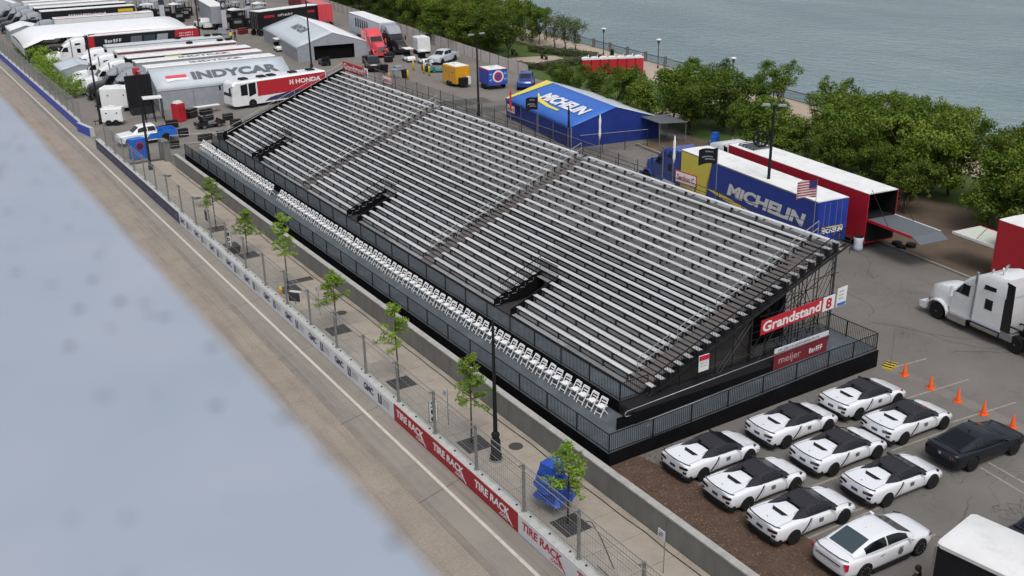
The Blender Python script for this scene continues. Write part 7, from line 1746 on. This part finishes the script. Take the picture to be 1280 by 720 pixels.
# blue boxed tyre booth with round red mark near the far end
bx = thing('blue_booth', 'bright blue box with a round red mark at the sidewalk end', 'booth', (20.9, 100.4, 0), rad(15))
mb = MB(); mb.box(-.7, .7, -.5, .5, .05, 1.95); obj('body', mb, M['royal_bright'], bx); mb = MB(); mb.lathe([(.42, -.52), (.42, -.5)], 18, (0, 0, 1.25), 'y'); em = obj('round_mark', mb, M['sign_red'], bx); mb = MB(); mb.lathe([(.3, -.54), (.3, -.52)], 16, (0, 0, 1.25), 'y'); obj('mark_centre', mb, M['navy_text'], em); mb = MB(); mb.box(-.75, .75, -.55, .55, 0, .05); obj('base', mb, M['black'], bx)
gp_ = thing('gate_pillar', 'weathered grey concrete pillar pair at the far end of the wall', 'pillar', (22.9, 97.6, 0)); mb = MB(); mb.box(-.3, .3, -.3, .3, 0, 1.9); mb.prism([(-.36, 1.9), (.36, 1.9), (.2, 2.05), (-.2, 2.05)], 'y', -.36, .36); obj('pillar', mb, M['wall_concrete'], gp_); mb = MB(); mb.box(-.3, .3, 1.1, 1.7, 0, 1.9); obj('pillar', mb, M['wall_concrete'], gp_)
bar_ = thing('crowd_barrier', 'low steel crowd barrier at the far end of the deck', 'barrier', (25.5, 99.0, 0), 0); mb = MB(); mb.path([(-2, 0, .05), (-2, 0, 1.05), (2.2, 0, 1.05), (2.2, 0, .05)], .025, 5); obj('frame', mb, M['galv'], bar_)
mb = MB()
for k in range(28): mb.tube((-1.9 + k * .15, 0, .15), (-1.9 + k * .15, 0, 1.05), .01, n=4)
obj('bars', mb, M['galv'], bar_)['kind'] = 'stuff'
mb = MB(); mb.lathe([(.3, 0), (.34, .3), (.3, .6), (.34, .95), (.3, 1.0)], 14); br = solo('trash_drum', mb, mat('pale_blue', (.5, .55, .64), .5), 'pale blue grey rubbish drum beside the open red trailer', 'bin', None, (55.9, 43.8, 0), smooth=True); mb = MB(); mb.lathe([(.29, 1.0), (.31, 1.06), (.2, 1.07)], 14); obj('liner', mb, M['black'], br)
# cones
def cone():
    r = thing('traffic_cone', '', 'cone'); mb = MB(); mb.box(-.19, .19, -.19, .19, 0, .035); obj('base', mb, M['orange'], r)
    mb = MB(); mb.lathe([(.15, .035), (.13, .1), (.035, .70), (.02, .72)], 14); obj('body', mb, M['orange'], r, True, 50); return r
c0 = cone()
for k, ((x, y), q) in enumerate(zip(((42.62, 29.55), (42.48, 27.86), (42.42, 26.24), (42.3, 24.75), (42.24, 23.2)), ('next to the yellow pole base', 'second from the yellow pole base', 'third from the yellow pole base', 'fourth from the yellow pole base', 'beside the nose of the dark coupe'))):
    o = c0 if k == 0 else copy_tree(c0); o.location = (x, y, .005); o.rotation_euler = (0, 0, k * .4); o['label'] = 'orange traffic cone ' + q; o['group'] = 'orange cones in a line'
pb_ = thing('pole_base', 'thin pole on a yellow and black weighted base at the deck corner', 'pole', (42.9, 30.7, .004), rad(20)); mb = MB(); mb.box(-.45, .45, -.28, .28, 0, .08); obj('base', mb, M['yellow'], pb_)
for s in (-.3, 0, .3):
    mb = MB(); mb.box(s - .08, s + .08, -.285, .285, .078, .086); obj('black_band', mb, M['black'], pb_)
mb = MB(); mb.tube((.1, 0, .08), (.1, 0, 2.1), .015); obj('pole', mb, M['galv'], pb_)
# tyres in the open trailer's shade, boxes
for k, (x, y) in enumerate(((58.6, 42.3), (59.4, 42.1), (58.9, 42.9))):
    mb = MB(); mb.lathe([(.2, 0), (.34, .03), (.34, .25), (.2, .28)], 16); solo('loose_tyre', mb, M['rubber'], 'loose black tyre lying behind the open red trailer', 'tyre', 'loose tyres behind the trailer', (x, y, .06 if k else .004))
# park benches and table
for (x, y, q) in ((82.5, 129.6, 'on the picnic terrace by the fence'), (84.0, 124.0, 'on the picnic terrace by the hedge'), (83.4, 79.6, 'beneath the lone tree by the water')):
    r = thing('park_bench', 'dark slatted bench ' + q, 'bench', (x, y, .056), HD)
    for k in range(3):
        mb = MB(); mb.box(-.8, .8, -.2 + k * .14, -.09 + k * .14, .43, .47); obj('seat_slat', mb, M['bark'], r)
    for k in range(3):
        mb = MB(); mb.box(-.8, .8, .24, .28, .52 + k * .14, .62 + k * .14); obj('back_slat', mb, M['bark'], r)
    for s in (-.7, .7):
        mb = MB(); mb.box(s - .03, s + .03, -.18, .24, 0, .43); obj('leg', mb, M['dark_steel'], r)
mb = MB(); mb.lathe([(.3, 0), (.3, .1), (.26, .85), (.3, .9), (.1, 1.0)], 12); solo('promenade_bin', mb, M['black'], 'black litter bin on the promenade by a lamp', 'bin', None, (93.4, 120.2, .052), smooth=True)
mb = MB(); mb.box(-.5, .5, -.3, .3, 0, .9); mb.box(-.3, .3, -.25, .25, .9, 1.2); solo('blue_bin_bag', mb, M['royal_bright'], 'bright blue crate standing on the lawn under the trees', 'crate', None, (68.7, 71.9, .05), .4)

# ------------------------------------------------------------------ people
def person(label, loc, rz_, shirt, trousers, hair='hair', arms=.12, step=.12, cap=None):
    r = thing('person', label, 'person', loc, rz_)
    J = [((0, 0, .95), .15), ((0, 0, 1.15), .14), ((0, 0, 1.38), .165), ((0, 0, 1.50), .065), ((.01, 0, 1.56), .07), ((.015, 0, 1.66), .098), ((.01, 0, 1.735), .07)]
    E = [(0, 1), (1, 2), (2, 3), (3, 4), (4, 5), (5, 6)]
    def ch(start, pts):
        k = start
        for p_, rad__ in pts: J.append((p_, rad__)); E.append((k, len(J) - 1)); k = len(J) - 1
    for s in (-1, 1):
        ch(2, [((0, s * .17, 1.41), .07), ((-.02, s * .235, 1.15), .05), ((arms, s * .25, .92), .038), ((arms + .03, s * .245, .84), .035)])
        hk = len(J) - 1
        for q in range(4): ch(hk, [((arms + .035 + .018 * (1.5 - q), s * .245, .775), .011), ((arms + .05 + .015 * (1.5 - q), s * .235, .725 + .006 * abs(q - 1)), .009)])
        ch(hk, [((arms + .075, s * .225, .80), .011), ((arms + .09, s * .215, .765), .010)])
        ch(0, [((0, s * .095, .86), .10), ((s * step * .5 + .03, s * .10, .50), .065), ((s * step - .02, s * .10, .09), .042), ((s * step + .12, s * .105, .045), .036)])
    me = bpy.data.meshes.new('body'); me.from_pydata([j[0] for j in J], E, [])
    o = link('body', me, r); sk = o.modifiers.new('skin', 'SKIN')
    for k, v in enumerate(me.skin_vertices[0].data): v.radius = (J[k][1], J[k][1] * (1.25 if k in (1, 2, 0) else 1)); v.use_root = (k == 0)
    ss = o.modifiers.new('sub', 'SUBSURF'); ss.levels = 2; ss.render_levels = 2
    dg = bpy.context.evaluated_depsgraph_get(); nm = bpy.data.meshes.new_from_object(o.evaluated_get(dg)); nm.name = 'body'
    o.modifiers.clear(); o.data = nm; bpy.data.meshes.remove(me); nm.materials.clear()
    for m_ in ('skin', shirt, trousers, 'black'): nm.materials.append(M[m_])
    for p_ in nm.polygons:
        c_ = p_.center; p_.use_smooth = True
        p_.material_index = 3 if c_.z < .10 else (2 if c_.z < .97 and abs(c_.y) < .21 else (1 if .97 <= c_.z < 1.49 and not (abs(c_.y) > .2 and c_.z < 1.12) else 0))
    mb = MB(); prof = []
    for k in range(7):
        a = PI / 2 * k / 6; prof.append((.112 * math.cos(a) + .003, 1.665 + .118 * math.sin(a)))
    prof.insert(0, (.105, 1.60)); mb.lathe(prof, 14, (-.012, 0, 0)); obj('hair', mb, M[cap or hair], r, True)
    for s in (-1, 1):
        mb = MB(); mb.lathe([(.012, 0), (.010, .008)], 8, (0, 0, 0), 'x'); e = obj('eye', mb, M['black'], r); e.location = (.105, s * .036, 1.655)
        mb = MB(); mb.box(-.02, .02, s * .096 - .01, s * .096 + .01, 1.62, 1.68); obj('ear', mb, M['skin'], r)
    mb = MB(); mb.hexa([(.095, -.014, 1.60), (.13, -.012, 1.605), (.13, .012, 1.605), (.095, .014, 1.60), (.095, -.008, 1.65), (.105, -.006, 1.65), (.105, .006, 1.65), (.095, .008, 1.65)]); obj('nose', mb, M['skin'], r)
    mb = MB(); mb.box(.096, .106, -.025, .025, 1.572, 1.582); obj('mouth', mb, M['dark_red'], r)
    return r
person('person in dark clothing and cap standing beside the box trailer', (27.72, 17.6, 0), rad(100), 'dark_cloth', 'dark_cloth', cap='dark_cloth')
person('person in a yellow top walking beyond the pale tent', (53.2, 171.2, 0), rad(-60), 'yellow_cloth', 'dark_cloth')
person('person in dark clothing beside the yellow topped walker', (54.0, 171.6, 0), rad(-70), 'dark_cloth', 'dark_cloth')
person('person in a pink top strolling along the water rail', (90.4, 67.6, .052), rad(80), 'pink_cloth', 'dark_cloth'); person('person in dark top beside the stroller in pink', (90.9, 66.6, .052), rad(80), 'dark_red', 'dark_cloth')
person('person standing on the promenade near the far lamp', (94.6, 139.0, .052), rad(10), 'dark_cloth', 'dark_cloth'); person('person leaning by the water rail near the lone tree', (89.6, 84.5, .052), rad(0), 'grey_text', 'dark_cloth')
